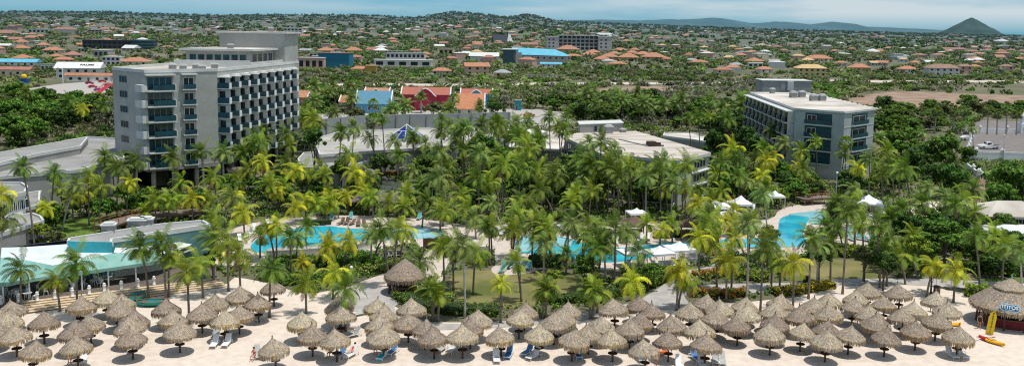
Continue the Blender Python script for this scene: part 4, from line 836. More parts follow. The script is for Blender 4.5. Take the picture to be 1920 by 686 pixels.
person('person in dark red sitting on lounger behind sunlit white pair', at(0, 1098, 540), 3.2, 'sit', SKIN[0], flat('wine_cloth', (.25, .03, .06)))
person('person in teal sitting under front umbrella below restaurant steps', at(0, 352, 668), 3.0, 'sit', SKIN[0], flat('teal_cloth', (.02, .25, .28)))
person('person in pink shorts sitting near the left end of shaded loungers', at(480, -8, 655), 2.9, 'sit', SKIN[1], flat('coral_cloth', (.6, .12, .10)))
person('dark clothed person sitting between umbrellas left of yellow kayak', at(1440, 785, 420), 3.0, 'sit', SKIN[2], flat('black_cloth', (.03, .03, .035)))
person('person in black standing in the shade left of the yellow banner', at(1440, 1020, 505), 3.0, 'stand', SKIN[0], flat('black_cloth', (.03, .03, .035)))
person('person in blue standing at the thatched kiosk counter', P(738, 552), .6, 'stand', SKIN[0], flat('blue_cloth', (.05, .12, .35)))
# ------------------------------------------------------------------ palms
def crown_mesh(name, seed, nf=24, L_=2.75, tints=((.06, .11, .025), (.10, .16, .03)), wind=.5, droop=.85, dead=3, pairs=20, lw=.055, fan=False):
    r = random.Random(seed); vs = []; fs = []; ti = []
    def q(a, b_, c, d, col):
        o = len(vs); vs.extend((a, b_, c, d)); fs.append((o, o + 1, o + 2, o + 3)); ti.extend([col] * 4)
    wv = Vector((-1, -.35, 0)).normalized()
    for f in range(nf):
        u = f / nf; az = f * 2.399963 + r.uniform(-.4, .4); el = math.radians(82 - 108 * u ** .85 + r.uniform(-8, 8)); L1 = L_ * r.uniform(.7, 1.15) * (.78 + .3 * math.sin(math.pi * min(1, u + .2)))
        d = Vector((math.cos(az) * math.cos(el), math.sin(az) * math.cos(el), math.sin(el))); p = Vector((0, 0, .05)); seg = 9; pts = [p.copy()]
        for i in range(seg):
            d = (d + Vector((0, 0, -1)) * (.15 * droop * (1 + i * .13)) * (.5 + .5 * math.cos(el)) + wv * wind * .11 * (i / seg + .25)).normalized(); p = p + d * (L1 / seg); pts.append(p.copy())
        c0, c1 = tints; m = r.uniform(.7, 1.25); w_ = r.random(); col = tuple((a * (1 - w_) + b_ * w_) * m for a, b_ in zip(c0, c1))
        if u > .86 and dead and r.random() < dead / 6: col = (.17 * m, .12 * m, .05 * m)
        side0 = Vector((-math.sin(az), math.cos(az), 0)); tw = r.uniform(-.5, .5)
        for i in range(seg):                 # midrib
            w1 = .045 * (1 - i / seg) + .012; a, b_ = pts[i], pts[i + 1]; q(a - side0 * w1, a + side0 * w1, b_ + side0 * w1 * .8, b_ - side0 * w1 * .8, (col[0] * 1.3 + .03, col[1] * 1.15 + .02, col[2]))
        for k in range(pairs):
            t = .12 + .88 * (k + .5) / pairs; x = t * seg; i = min(int(x), seg - 1); a = pts[i].lerp(pts[i + 1], x - i); d = (pts[i + 1] - pts[i]).normalized(); sd = d.cross(Vector((0, 0, 1)))
            sd = (sd if sd.length > .05 else side0).normalized(); up = sd.cross(d)
            ll = (.82 * math.sin(math.pi * (.16 + .8 * t)) ** .7) * r.uniform(.85, 1.15) * L_ / 2.75
            for s in (-1, 1):
                dr = (sd * s * (.72 + .1 * tw * s) + d * .62 + up * (.16 + .3 * tw * s)).normalized(); e = a + dr * ll * .55; g = (dr * .75 + Vector((0, 0, -.75 * droop)) + wv * .35 * wind).normalized(); z = e + g * ll * .5
                wd = d * lw; cc = tuple(v * r.uniform(.85, 1.15) for v in col)
                q(a - wd * .6, a + wd * .6, e + wd * .75, e - wd * .75, cc); q(e - wd * .75, e + wd * .75, z + wd * .12, z - wd * .12, cc)
    me = D.meshes.new(name); me.from_pydata(vs, [], fs); me.materials.append(PALMG); at_ = me.color_attributes.new('tint', 'FLOAT_COLOR', 'POINT')
    at_.data.foreach_set('color', [x for t in ti for x in (*t, 1)]); me.update(); return me
def fan_mesh(name, seed, tints, rad=1.25):
    r = random.Random(seed); vs = []; fs = []; ti = []
    for f in range(34):
        u = f / 34; az = f * 2.399963; el = math.radians(80 - 125 * u + r.uniform(-8, 8)); d = Vector((math.cos(az) * math.cos(el), math.sin(az) * math.cos(el), math.sin(el))); c = d * r.uniform(.75, 1.0) * rad; sd = Vector((-math.sin(az), math.cos(az), 0)); up = sd.cross(d); w_ = r.random(); m = r.uniform(.7, 1.25)
        col = tuple((a * (1 - w_) + b_ * w_) * m for a, b_ in zip(*tints)) if u < .85 else (.16 * m, .12 * m, .06 * m)
        o = len(vs); vs.extend((Vector((0, 0, 0)) - sd * .02, sd * .02, c + sd * .02, c - sd * .02)); fs.append((o, o + 1, o + 2, o + 3)); ti.extend([col] * 4)
        for k in range(9):
            a = (k - 4) / 4 * 1.25; dr = (d * math.cos(a) + sd * math.sin(a) - Vector((0, 0, .25))).normalized(); pr = (sd * math.cos(a) - d * math.sin(a)) * .085; e = c + dr * .42 * rad; z = e + (dr * .4 + Vector((0, 0, -.4))).normalized() * .38 * rad; o = len(vs)
            vs.extend((c - pr * .4, c + pr * .4, e + pr, e - pr, z)); fs.extend(((o, o + 1, o + 2, o + 3), (o + 3, o + 2, o + 4))); ti.extend([tuple(v * r.uniform(.85, 1.15) for v in col)] * 5)
    me = D.meshes.new(name); me.from_pydata(vs, [], fs); me.materials.append(PALMG); at_ = me.color_attributes.new('tint', 'FLOAT_COLOR', 'POINT'); at_.data.foreach_set('color', [x for t in ti for x in (*t, 1)]); me.update(); return me
GRN = ((.055, .115, .014), (.17, .245, .026)); MID = ((.11, .185, .016), (.31, .38, .034)); YLW = ((.20, .26, .018), (.54, .50, .028)); SIL = ((.10, .17, .035), (.28, .35, .09))
CR = {'g': [crown_mesh('crown', s, tints=GRN, wind=.6 + .45 * (s % 2), nf=20 + 2 * s) for s in range(5)], 'm': [crown_mesh('crown', 10 + s, tints=MID, wind=.5 + .35 * s, nf=19 + 2 * s, droop=.7 + .15 * s) for s in range(4)], 'y': [crown_mesh('crown', 20 + s, tints=YLW, nf=22, droop=1.15, wind=.4, dead=1) for s in range(3)],
      's': [crown_mesh('crown', 30 + s, tints=SIL, nf=22, droop=1.0, wind=1.3) for s in range(3)], 'd': [crown_mesh('crown', 40 + s, nf=34, tints=SIL, droop=.7, wind=.2, L_=2.6, lw=.06) for s in range(2)], 'f': [fan_mesh('crown', 50 + s, GRN) for s in range(2)]}
COLW = {'g': 'dark green', 'm': 'light green', 'y': 'yellow-green', 's': 'windblown silvery green', 'd': 'grey-green feathery', 'f': 'round-crowned fan'}
PALMS = []                                   # (base xy, height, lean xy, kind, scale, trunk radius, notable label)
def palm(base, hgt, lean, kind, scale=1.0, rad=.14, label=None): PALMS.append((base, hgt, lean, kind, scale, rad, label))
def palm_px(cx_, cy_, bx, by, kind, scale=1.0, rad=.13, label=None):
    p = P(bx, by)
    while in_building(p.x, p.y) and p.y > 60: by += 3; p = P(bx, by)
    z = zat(cx_, cy_, p.y); q = ray(cx_, cy_); x = q.x / q.y * p.y; palm((p.x, p.y), max(2.2, z), (x - p.x, 0), kind, scale, rad, label)
def crops(ox, oy, sc_, rows):
    for r_ in rows: palm_px(ox + r_[0] / sc_, oy + r_[1] / sc_, ox + r_[2] / sc_, oy + r_[3] / sc_, *r_[4:])
crops(0, 420, 2.579, [(370, 190, 375, 455, 'g', 1.12), (100, 220, 102, 412, 'g', .95), (675, 118, 718, 360, 'g', 1.05), (782, 95, 803, 358, 'g'), (818, 150, 816, 352, 'm'), (905, 235, 915, 482, 'm', 1.05), (962, 205, 982, 355, 'm'), (1030, 70, 1035, 212, 'g'), (1098, 85, 1105, 325, 'm', 1.1), (1152, 140, 1165, 384, 'm', 1.05), (265, 275, 290, 422, 'm', .8), (1045, 150, 1075, 220, 'y', .8)])
crops(0, 200, 2.858, [(120, 330, 185, 690, 'g', .9), (290, 360, 275, 650, 'g', .9), (405, 420, 335, 670, 's', .9), (240, 545, 260, 672, 'y', .9), (320, 440, 342, 605, 'm'), (475, 380, 478, 640, 'm'), (540, 430, 532, 655, 'm'), (600, 310, 612, 470, 'g', 1.1), (640, 330, 628, 600, 'g', 1.1), (690, 410, 678, 605, 'y'), (560, 270, 560, 480, 'g', 1.1), (735, 290, 733, 455, 'g', 1.2, .24), (925, 280, 932, 448, 'g', 1.2, .28, 'tall royal palm with thick pale trunk before corner balconies of tall hotel'), (1080, 240, 1094, 440, 'g', 1.2, .26, 'royal palm with pale trunk before blank wall of tall hotel'), (1192, 250, 1200, 440, 's', 1.2, .2), (970, 420, 965, 470, 'm', 1.1), (830, 510, 836, 632, 'm'), (1030, 495, 1032, 612, 'y'), (905, 515, 905, 622, 'm'), (960, 530, 960, 586, 'm'), (20, 600, -20, 740, 's', 1.1), (10, 470, -10, 620, 'y', .8), (1120, 510, 1130, 600, 'm'), (1265, 400, 1270, 470, 'm', 1.1), (1300, 570, 1310, 690, 'y', 1.1), (1140, 600, 1145, 700, 'm'), (1330, 350, 1335, 460, 'm', 1.1), (440, 470, 430, 600, 'y', .9), (380, 500, 395, 620, 'm', .9), (780, 560, 785, 640, 'm', .8)])
crops(480, 420, 2.579, [(70, 225, 66, 450, 'g', .9), (165, 65, 170, 245, 'g', .9), (202, 80, 195, 190, 'm', .8), (245, 10, 240, 100, 'g', .9), (100, 5, 100, 190, 'y', .9), (55, 20, 90, 185, 'm', .9), (240, 290, 243, 432, 'm', .95), (430, 315, 432, 516, 'g', 1.05), (375, 235, 372, 366, 'y', .95), (345, 115, 322, 212, 'y', .95), (355, 85, 370, 198, 'y', .9), (452, 82, 425, 208, 'y', .95), (600, 25, 640, 302, 'g', 1.0), (560, 50, 555, 198, 's', .9), (645, 40, 575, 178, 'g', .95), (690, 30, 660, 242, 'm', .95), (725, 35, 698, 180, 'y', .9), (790, 195, 796, 262, 'g', 1.05), (905, 115, 911, 376, 'm', .95), (950, 105, 955, 322, 'g', .9), (1000, 105, 1010, 456, 's', 1.0), (1062, 140, 1050, 342, 'm', .95), (1125, 10, 1130, 200, 'g', .9), (862, 318, 857, 466, 'm', .85), (890, 345, 880, 472, 'm', .75), (1185, 285, 1182, 476, 'y', .65), (828, 310, 855, 462, 'g', .8), (20, 60, 20, 165, 'm', .9), (225, 215, 228, 270, 'y', .7), (310, 330, 318, 260, 'm', .7)][:-1])
crops(960, 420, 2.579, [(20, 185, 45, 375, 'm', .9), (155, 100, 152, 282, 's', .95), (187, 10, 188, 162, 'g', .9), (108, 0, 96, 190, 'm', .9), (265, 145, 262, 242, 'g', .75), (275, 15, 268, 170, 's', .9), (160, 318, 150, 456, 'm', .85), (172, 320, 163, 455, 'g', .8), (400, 318, 390, 458, 'm', .9), (372, 330, 378, 458, 'g', .85), (422, 340, 412, 428, 'm', .8), (582, 278, 575, 432, 'y', .95), (500, 30, 495, 292, 'g', 1.0), (560, 45, 545, 242, 's', .95), (612, 140, 610, 214, 'g', 1.05), (652, 0, 650, 92, 'm', .9), (812, 225, 795, 418, 'y', 1.0), (835, 275, 805, 402, 'm', .9), (902, 70, 905, 322, 'y', .9), (950, 45, 950, 132, 's', .9), (985, 100, 990, 312, 'm', .95), (1037, 185, 1035, 372, 'y', .9), (1066, 165, 1060, 332, 'm', .9), (1140, 0, 1135, 372, 's', 1.0), (1215, 125, 1200, 432, 'g', 1.0), (400, 120, 380, 320, 'g', 1.0), (440, 90, 452, 260, 's', 1.0), (345, 60, 340, 180, 'm', .9), (720, 30, 715, 110, 'y', .9), (770, 0, 775, 90, 'm', .9)])
crops(1440, 420, 2.579, [(60, 195, 55, 322, 'm', .8), (125, 190, 120, 412, 'y', 1.0), (15, 135, 15, 312, 'g', .9), (207, 70, 195, 362, 'g', .95), (240, 105, 236, 300, 's', .9), (300, 110, 300, 290, 'g', .85), (385, -50, 360, 338, 'g', .85), (455, 0, 462, 278, 'm', .9), (525, 10, 540, 306, 'g', .95), (590, 70, 600, 235, 's', .95), (620, 160, 662, 292, 'm', .95), (680, 160, 720, 262, 'g', .95), (800, 205, 766, 352, 'y', .85), (908, 225, 896, 378, 'y', 1.0), (1015, 75, 1000, 202, 'g', .95), (1142, 105, 1130, 294, 'm', 1.0), (1000, 60, 1022, 322, 'g', .9), (1215, 135, 1222, 346, 's', .95), (1095, 60, 1062, 232, 'm', .9), (560, 130, 575, 300, 'g', .9), (700, 60, 690, 200, 'm', .9)])
# background groups (crown and foot given in the photo's own terms), then the denser groves
for q_ in [(716, 222, 722, 283, 'g', 1.0), (700, 226, 702, 286, 'f', 1.2), (640, 250, 636, 310, 'g', 1.2), (664, 240, 660, 322, 's', 1.2), (828, 228, 826, 292, 'g', 1.2), (846, 240, 844, 296, 'm', 1.1), (1236, 318, 1238, 405, 'g', 1.1), (1212, 332, 1210, 408, 's', 1.1), (1180, 312, 1184, 402, 'm', 1.1), (1158, 330, 1160, 408, 'g', 1.1), (1285, 352, 1284, 412, 'm', 1.0), (1312, 358, 1314, 412, 'g', 1.0), (1262, 345, 1258, 412, 's', 1.05), (936, 230, 938, 282, 'g', 1.1), (930, 235, 932, 280, 'g', 1.0), (968, 232, 966, 290, 'd', 1.3), (990, 228, 984, 275, 'd', 1.2), (1030, 220, 1032, 290, 'g', 1.0), (1048, 240, 1050, 305, 'm', 1.0), (1062, 225, 1056, 300, 'g', 1.0), (1010, 262, 1010, 310, 'm', 1.1),
           (1105, 270, 1100, 345, 's', 1.15), (1152, 280, 1150, 350, 's', 1.1), (1128, 268, 1122, 340, 'g', 1.2), (1245, 305, 1240, 395, 's', 1.15), (1200, 320, 1198, 385, 'm', 1.1), (1265, 318, 1268, 390, 'm', 1.0), (1290, 225, 1296, 280, 'g', 1.0), (1306, 222, 1312, 278, 'g', 1.0), (1330, 220, 1334, 275, 'm', 1.0), (1362, 225, 1360, 300, 'g', 1.3), (1586, 268, 1583, 310, 'f', 1.1, .12, 'slim fan palm with round crown before the right hotel wing'), (1650, 260, 1652, 305, 'd', 1.0), (1630, 300, 1628, 400, 'g', 1.0), (1686, 318, 1684, 405, 'm', 1.0), (1654, 330, 1652, 398, 'g', .9),
           (1757, 210, 1752, 250, 'f', 1.3, .2), (1812, 208, 1808, 252, 'f', 1.3, .2), (1853, 208, 1850, 262, 'f', 1.3, .24), (1870, 214, 1868, 262, 'f', 1.2, .22), (1888, 206, 1886, 260, 'f', 1.3, .25), (1907, 214, 1905, 258, 'f', 1.2, .22), (1822, 240, 1826, 300, 's', 1.0), (1728, 250, 1726, 275, 's', 1.1), (1790, 212, 1788, 248, 'f', 1.1, .2), (1530, 268, 1532, 300, 'm', .9), (1502, 285, 1500, 320, 'm', 1.2), (1470, 270, 1468, 330, 's', 1.2), (1450, 245, 1448, 300, 'g', 1.1),
           (1425, 288, 1428, 330, 'm', 1.1), (130, 190, 132, 240, 'g', 1.4), (150, 195, 152, 235, 'g', 1.2), (48, 175, 50, 225, 'g', 1.2), (155, 205, 158, 250, 'y', 1.2), (192, 200, 190, 255, 'g', 1.2), (852, 185, 850, 220, 'f', 1.4, .3), (925, 180, 922, 215, 'f', 1.5, .3), (700, 195, 702, 232, 'f', 1.3, .25), (760, 200, 760, 232, 'd', 1.6, .3), (735, 205, 738, 240, 'd', 1.5, .3), (842, 205, 840, 236, 'd', 1.5, .3), (660, 185, 662, 225, 'd', 1.6, .3), (900, 200, 905, 228, 'd', 1.4, .3), (790, 182, 790, 212, 'd', 1.3, .3), (590, 190, 592, 225, 'd', 1.6, .3)]: palm_px(*q_)
rp_ = random.Random(21)
CLEAR = [(1258, 1335, 284, 348), (1486, 1645, 205, 300), (716, 812, 222, 276), (1120, 1330, 244, 292), (320, 410, 135, 300), (215, 330, 135, 300), (560, 680, 425, 470), (480, 560, 425, 465), (975, 1100, 442, 480), (1150, 1290, 455, 475), (1455, 1520, 405, 460), (1590, 1660, 372, 408), (690, 830, 490, 560)]
def grove(n, poly, hmin, hmax, mix, sep=3.0, scale=(.9, 1.15)):
    """palms at random spots of a plot, all ages mixed; views onto the pools and house fronts stay open"""
    g = [Vector(p[:2]) for p in gp(poly)]; xs, ys = [p.x for p in g], [p.y for p in g]; k = tries = 0
    while k < n and tries < n * 80:
        tries += 1; x, y = rp_.uniform(min(xs), max(xs)), rp_.uniform(min(ys), max(ys)); h = rp_.uniform(hmin, hmax); lx, ly = rp_.gauss(-.3, .8), rp_.gauss(0, .5)
        if not inside(x, y, g) or blocked(x, y) or any((b[0][0] - x) ** 2 + (b[0][1] - y) ** 2 < sep ** 2 for b in PALMS): continue
        cp = pix((x + lx, y + ly, h))
        if any(a - 8 < cp[0] < b_ + 8 and c - 6 < cp[1] < d + 14 for a, b_, c, d in CLEAR) and rp_.random() < .93: continue
        palm((x, y), h, (lx, ly), rp_.choice(mix), rp_.uniform(*scale) * 1.14 * (.8 + .025 * h if h < 8 else 1), rp_.uniform(.11, .16)); k += 1
grove(20, [(430, 430), (390, 405), (480, 350), (560, 345), (700, 372), (720, 400), (600, 402), (500, 412)], 2.6, 8.5, 'mmgyys', 2.2)
grove(14, [(560, 268), (565, 305), (640, 318), (720, 300), (720, 288), (600, 294), (590, 262)], 6, 10, 'ggsm', 2.6)
grove(8, [(440, 350), (470, 320), (560, 312), (620, 322), (590, 345), (500, 350)], 6, 9.5, 'ggms', 2.4)
grove(10, [(640, 322), (700, 300), (780, 296), (800, 330), (740, 342)], 5, 9.5, 'ggss', 2.5)
grove(44, [(770, 402), (780, 330), (830, 285), (940, 282), (1050, 300), (1080, 350), (1060, 412), (900, 420)], 3, 10, 'ggmmss', 2.3)
grove(22, [(1080, 412), (1085, 345), (1130, 330), (1260, 352), (1330, 362), (1330, 395), (1200, 412)], 3, 9, 'gmmssg', 2.2)
grove(22, [(1340, 405), (1330, 350), (1400, 320), (1480, 325), (1600, 330), (1690, 345), (1680, 390), (1560, 374), (1450, 388)], 3, 8.5, 'ymmgys', 2.4)
grove(10, [(1660, 440), (1650, 390), (1700, 385), (1720, 420), (1830, 420), (1820, 470), (1700, 480)], 4, 9, 'ggms', 2.5)
grove(16, [(815, 348), (815, 322), (940, 300), (1075, 318), (1075, 350), (940, 345)], 8, 11.5, 'ggsg', 2.2)
grove(10, [(560, 350), (560, 318), (700, 306), (800, 318), (800, 345)], 7, 11, 'ggsg', 2.2)
KEPT, KEEP[:] = list(KEEP), [k for k in KEEP if k not in DECKS]; BB.clear()
grove(14, [(770, 430), (860, 405), (960, 408), (1120, 408), (1130, 424), (960, 436), (880, 455), (800, 452)], 2.4, 5.5, 'mmygs', 2.4)
grove(12, [(560, 414), (640, 398), (780, 404), (780, 414), (640, 410), (560, 424)], 2.2, 4.5, 'ymym', 2.2)
grove(10, [(900, 505), (930, 480), (960, 475), (1100, 500), (1140, 505), (1120, 530), (1060, 525), (980, 525)], 3, 6, 'mgsg', 2.2)
grove(12, [(1290, 510), (1300, 440), (1340, 430), (1440, 420), (1450, 440), (1380, 445), (1350, 470), (1440, 480), (1460, 500)], 3, 6, 'mygms', 2.2)
grove(10, [(1530, 470), (1560, 440), (1600, 420), (1650, 440), (1640, 470), (1680, 530), (1640, 540), (1600, 480)], 3, 6.5, 'gmgs', 2.4)
KEEP[:] = KEPT; BB.clear()
grove(34, [(560, 215), (600, 205), (1100, 220), (1400, 235), (1420, 260), (1300, 245), (1190, 240), (1060, 238), (960, 232), (800, 238), (620, 240)], 6, 10, 'ddf', 3.5, (1.2, 1.5))
grove(12, [(600, 232), (960, 214), (960, 226), (620, 244)], 4, 7, 'dfd', 3.0, (1.2, 1.5))
def hides_skylight(p):
    x, y = pix((p[0][0] + p[2][0], p[0][1] + p[2][1], p[1])); return 716 < x < 812 and 224 < y < 276 and p[0][1] < 190
PALMS[:] = [p for p in PALMS if not hides_skylight(p)]
TRM = {}
def trunk_mesh(h, lx, ly, rad, seed):
    r = random.Random(seed); n = 9; b = MB(); bend = r.uniform(1.3, 2.2); pth = []; rr = []
    for i in range(n + 1):
        t = i / n; pth.append((lx * t ** bend, ly * t ** bend, h * t)); rr.append(rad * (1.45 if i == 0 else 1.1 - .35 * t))
    b.tube(pth, rr, 7); return b
MARKS = [('at the far left edge', 10, 470), ('in the grass left of the grey boardwalk', 150, 430), ('before the front of the teal restaurant', 110, 580), ('behind the teal and white restaurant roof', 250, 420), ('at the foot of the tan steps', 330, 560), ('before the tall hotel entrance', 360, 355), ('at the left end of the left pool', 450, 460), ('behind the left pool', 590, 400), ('before the curved grey pool wall', 560, 500),
         ('on sand left of the sandy path', 560, 570), ('beside the pond rocks', 640, 345), ('right of the tall hotel', 580, 300), ('before the annexe roof', 650, 310), ('around the blue glass skylight', 770, 292), ('beside the thatched kiosk', 760, 545), ('right of the left pool', 760, 470), ('along the clipped hedge', 850, 590), ('on the brown lawn', 940, 540), ('between the two pools', 900, 420), ('in the grove behind the pools', 880, 350),
         ('in the deep centre grove', 960, 320), ('behind the lagoon pool', 1040, 405), ('before the lagoon pool', 1050, 510), ('left of the low wing', 1040, 295), ('before the low wing balconies', 1150, 345), ('before the low wing corner', 1260, 370), ('behind the white pool tents', 1200, 410), ('at the grey garden path', 1250, 545), ('among the orange shrubs', 1340, 530), ('left of the terrace pool', 1400, 490), ('behind the terrace pool', 1450, 375), ('right of the low wing', 1320, 280), ('before the right hotel wing', 1540, 335), ('before the terrace pool', 1470, 520), ('beside the side lawn', 1580, 510),
         ('right of the terrace pool', 1640, 420), ('near the white billboard', 1750, 545), ('beside the sandy clearing', 1720, 430), ('around the big thatched bar', 1880, 540), ('beside the right car park', 1840, 260), ('by the far right white tent', 1880, 470), ('behind the long panelled wall', 720, 235), ('beside the rear parking lot', 940, 225), ('behind the low wing roof', 1150, 232), ('left of the right hotel wing', 1390, 270), ('in the woods left of the tall hotel', 140, 240), ('behind the blue tiled shop house', 600, 222)]
GROUPS = {}
for i, pm in enumerate(PALMS):
    bx = pix((pm[0][0], pm[0][1], 0)); mk = min(range(len(MARKS)), key=lambda k: (MARKS[k][1] - bx[0]) ** 2 + (2.2 * (MARKS[k][2] - bx[1])) ** 2); GROUPS.setdefault((mk, pm[3]), []).append((bx[0], i))
LAB = {}
for (mk, kd), lst in GROUPS.items():
    lst.sort()
    for k, (x, i) in enumerate(lst):
        if PALMS[i][6]: LAB[i] = PALMS[i][6]; continue
        nm = 'palm' if kd in 'fd' else 'coconut palm'
        LAB[i] = f'{COLW[kd]} {nm} {MARKS[mk][0]}' if len(lst) == 1 else f'{COLW[kd]} {nm}, {ORD[k]} of those {MARKS[mk][0]}'
        while len(LAB[i].split()) > 16: LAB[i] = LAB[i].replace(' of those', '', 1).replace(' the ', ' ', 1)
for i, (bs, h, ln, kd, scl, rad, lab) in enumerate(PALMS):
    t = thing({'f': 'fan_palm', 'd': 'date_palm'}.get(kd, 'royal_palm' if rad > .22 else 'young_palm' if h < 4.2 else 'coconut_palm'), LAB[i], 'palm tree', (bs[0], bs[1], 0), 0, 'palms of the resort garden')
    trunk_mesh(h, ln[0], ln[1], rad, i).build('trunk', TRUNKP if rad > .19 or kd == 's' else TRUNK, t, True)
    o = link('crown', R.choice(CR[kd]), t, (ln[0], ln[1], h - .08)); o.scale = (scl * .92,) * 3; o.rotation_euler = (R.uniform(-.1, .1), R.uniform(-.1, .1), R.uniform(-.5, .5) if kd != 'f' else R.uniform(0, 6))
print('palms', len(PALMS))

# ------------------------------------------------------------------ leaf clumps: trees, bushes, hedges
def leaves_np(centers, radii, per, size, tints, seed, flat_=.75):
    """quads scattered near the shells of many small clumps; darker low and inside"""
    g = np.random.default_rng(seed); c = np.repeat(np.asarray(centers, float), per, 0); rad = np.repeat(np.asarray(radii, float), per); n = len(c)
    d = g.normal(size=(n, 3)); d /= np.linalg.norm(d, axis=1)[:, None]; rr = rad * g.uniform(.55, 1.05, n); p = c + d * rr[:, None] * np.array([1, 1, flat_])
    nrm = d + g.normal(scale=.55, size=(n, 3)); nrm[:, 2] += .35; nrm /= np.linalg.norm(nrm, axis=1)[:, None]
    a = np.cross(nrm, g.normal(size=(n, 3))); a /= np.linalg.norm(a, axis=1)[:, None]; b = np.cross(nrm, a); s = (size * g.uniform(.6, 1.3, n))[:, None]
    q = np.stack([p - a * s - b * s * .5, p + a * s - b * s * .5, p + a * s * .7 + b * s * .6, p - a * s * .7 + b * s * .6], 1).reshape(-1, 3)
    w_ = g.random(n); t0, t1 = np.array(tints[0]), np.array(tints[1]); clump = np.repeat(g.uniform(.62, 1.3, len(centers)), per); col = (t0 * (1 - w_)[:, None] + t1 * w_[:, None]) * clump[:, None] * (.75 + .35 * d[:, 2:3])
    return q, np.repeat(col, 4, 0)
def np_mesh(name, q, col, m, extra=None):
    me = D.meshes.new(name); n = len(q) // 4; me.vertices.add(len(q)); me.vertices.foreach_set('co', q.astype(np.float32).ravel()); me.loops.add(n * 4); me.loops.foreach_set('vertex_index', np.arange(n * 4, dtype=np.int32)); me.polygons.add(n); me.polygons.foreach_set('loop_start', np.arange(0, n * 4, 4, dtype=np.int32))
    me.materials.append(m); a = me.color_attributes.new('tint', 'FLOAT_COLOR', 'POINT'); a.data.foreach_set('color', np.concatenate([np.clip(col, 0, 1), np.ones((len(col), 1))], 1).astype(np.float32).ravel()); me.update(calc_edges=True); me.validate(); return me
T_DARK = ((.036, .09, .014), (.085, .17, .024)); T_MID = ((.065, .15, .017), (.16, .265, .03)); T_LIME = ((.16, .24, .02), (.30, .38, .04)); T_OLIVE = ((.10, .13, .045), (.20, .22, .08)); T_GREY = ((.13, .14, .09), (.23, .23, .16)); T_ORG = ((.30, .12, .02), (.42, .22, .03)); T_YEL = ((.26, .22, .02), (.40, .32, .03)); T_BRIGHT = ((.065, .155, .018), (.14, .28, .03))
def tree_crown(seed, tints, w_=3.0, h=2.3, n=34, per=80, size=.2):
    r = random.Random(seed); cs = []; rs = []
    for i in range(n):
        a = r.uniform(0, 6.28); u = r.random() ** .5; z = r.uniform(-.35, 1) ; k = math.sqrt(max(.05, 1 - max(0, z) ** 2)) ; cs.append((w_ * u * k * math.cos(a) * r.uniform(.85, 1.12), w_ * u * k * math.sin(a) * r.uniform(.85, 1.12), h * z * (.75 + .25 * u))); rs.append(r.uniform(.5, .95) * w_ / 3)
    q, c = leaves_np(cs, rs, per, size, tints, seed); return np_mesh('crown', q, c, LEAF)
TREES = {'dark': [tree_crown(s, T_DARK) for s in (1, 2, 3)], 'mid': [tree_crown(s, T_MID) for s in (4, 5, 6)], 'lime': [tree_crown(s, T_LIME) for s in (7, 8)], 'olive': [tree_crown(s, T_OLIVE) for s in (9, 10)], 'grey': [tree_crown(s, T_GREY, per=36) for s in (11,)], 'bright': [tree_crown(s, T_BRIGHT) for s in (12, 13)]}
def tree(label, base, cr, kind, group=None, squash=1.0, name='broadleaf_tree', z0=0.0, hz=None):
    t = thing(name, label, 'tree', (base[0], base[1], z0), R.uniform(0, 6.28), group); k = cr / 3.0; hc = hz or cr * .95 * squash
    o = link('crown', R.choice(TREES[kind]), t, (0, 0, hc)); o.scale = (k, k, k * squash)
    b = MB(); b.tube([(0, 0, 0), (.05 * k, .05, hc * .45), (0, .1, hc * .8)], [.16 * k + .05, .13 * k + .03, .09 * k], 7)
    for a in range(5): an = a * 1.26 + .3; b.tube([(.03, .05, hc * (.35 + .06 * a)), (math.cos(an) * cr * .45, math.sin(an) * cr * .45, hc * .95 + .1 * cr)], [.08 * k, .03 * k], 5)
    b.build('trunk', BARK, t); return t
def tree_px(label, cx_, top, by, cr_px, kind, squash=1.0):   # crown centre column, its top, the foot's row, crown half width
    p = P(cx_, by)
    while in_building(p.x, p.y): by += 3; p = P(cx_, by)
    s = p.y / F; cr = cr_px * s; z = zat(cx_, top, p.y); hh = 2.3 * cr / 3.0 * squash * 1.18; return tree(label, (p.x, p.y), cr, kind, None, squash, hz=max(cr * .35, z - hh))
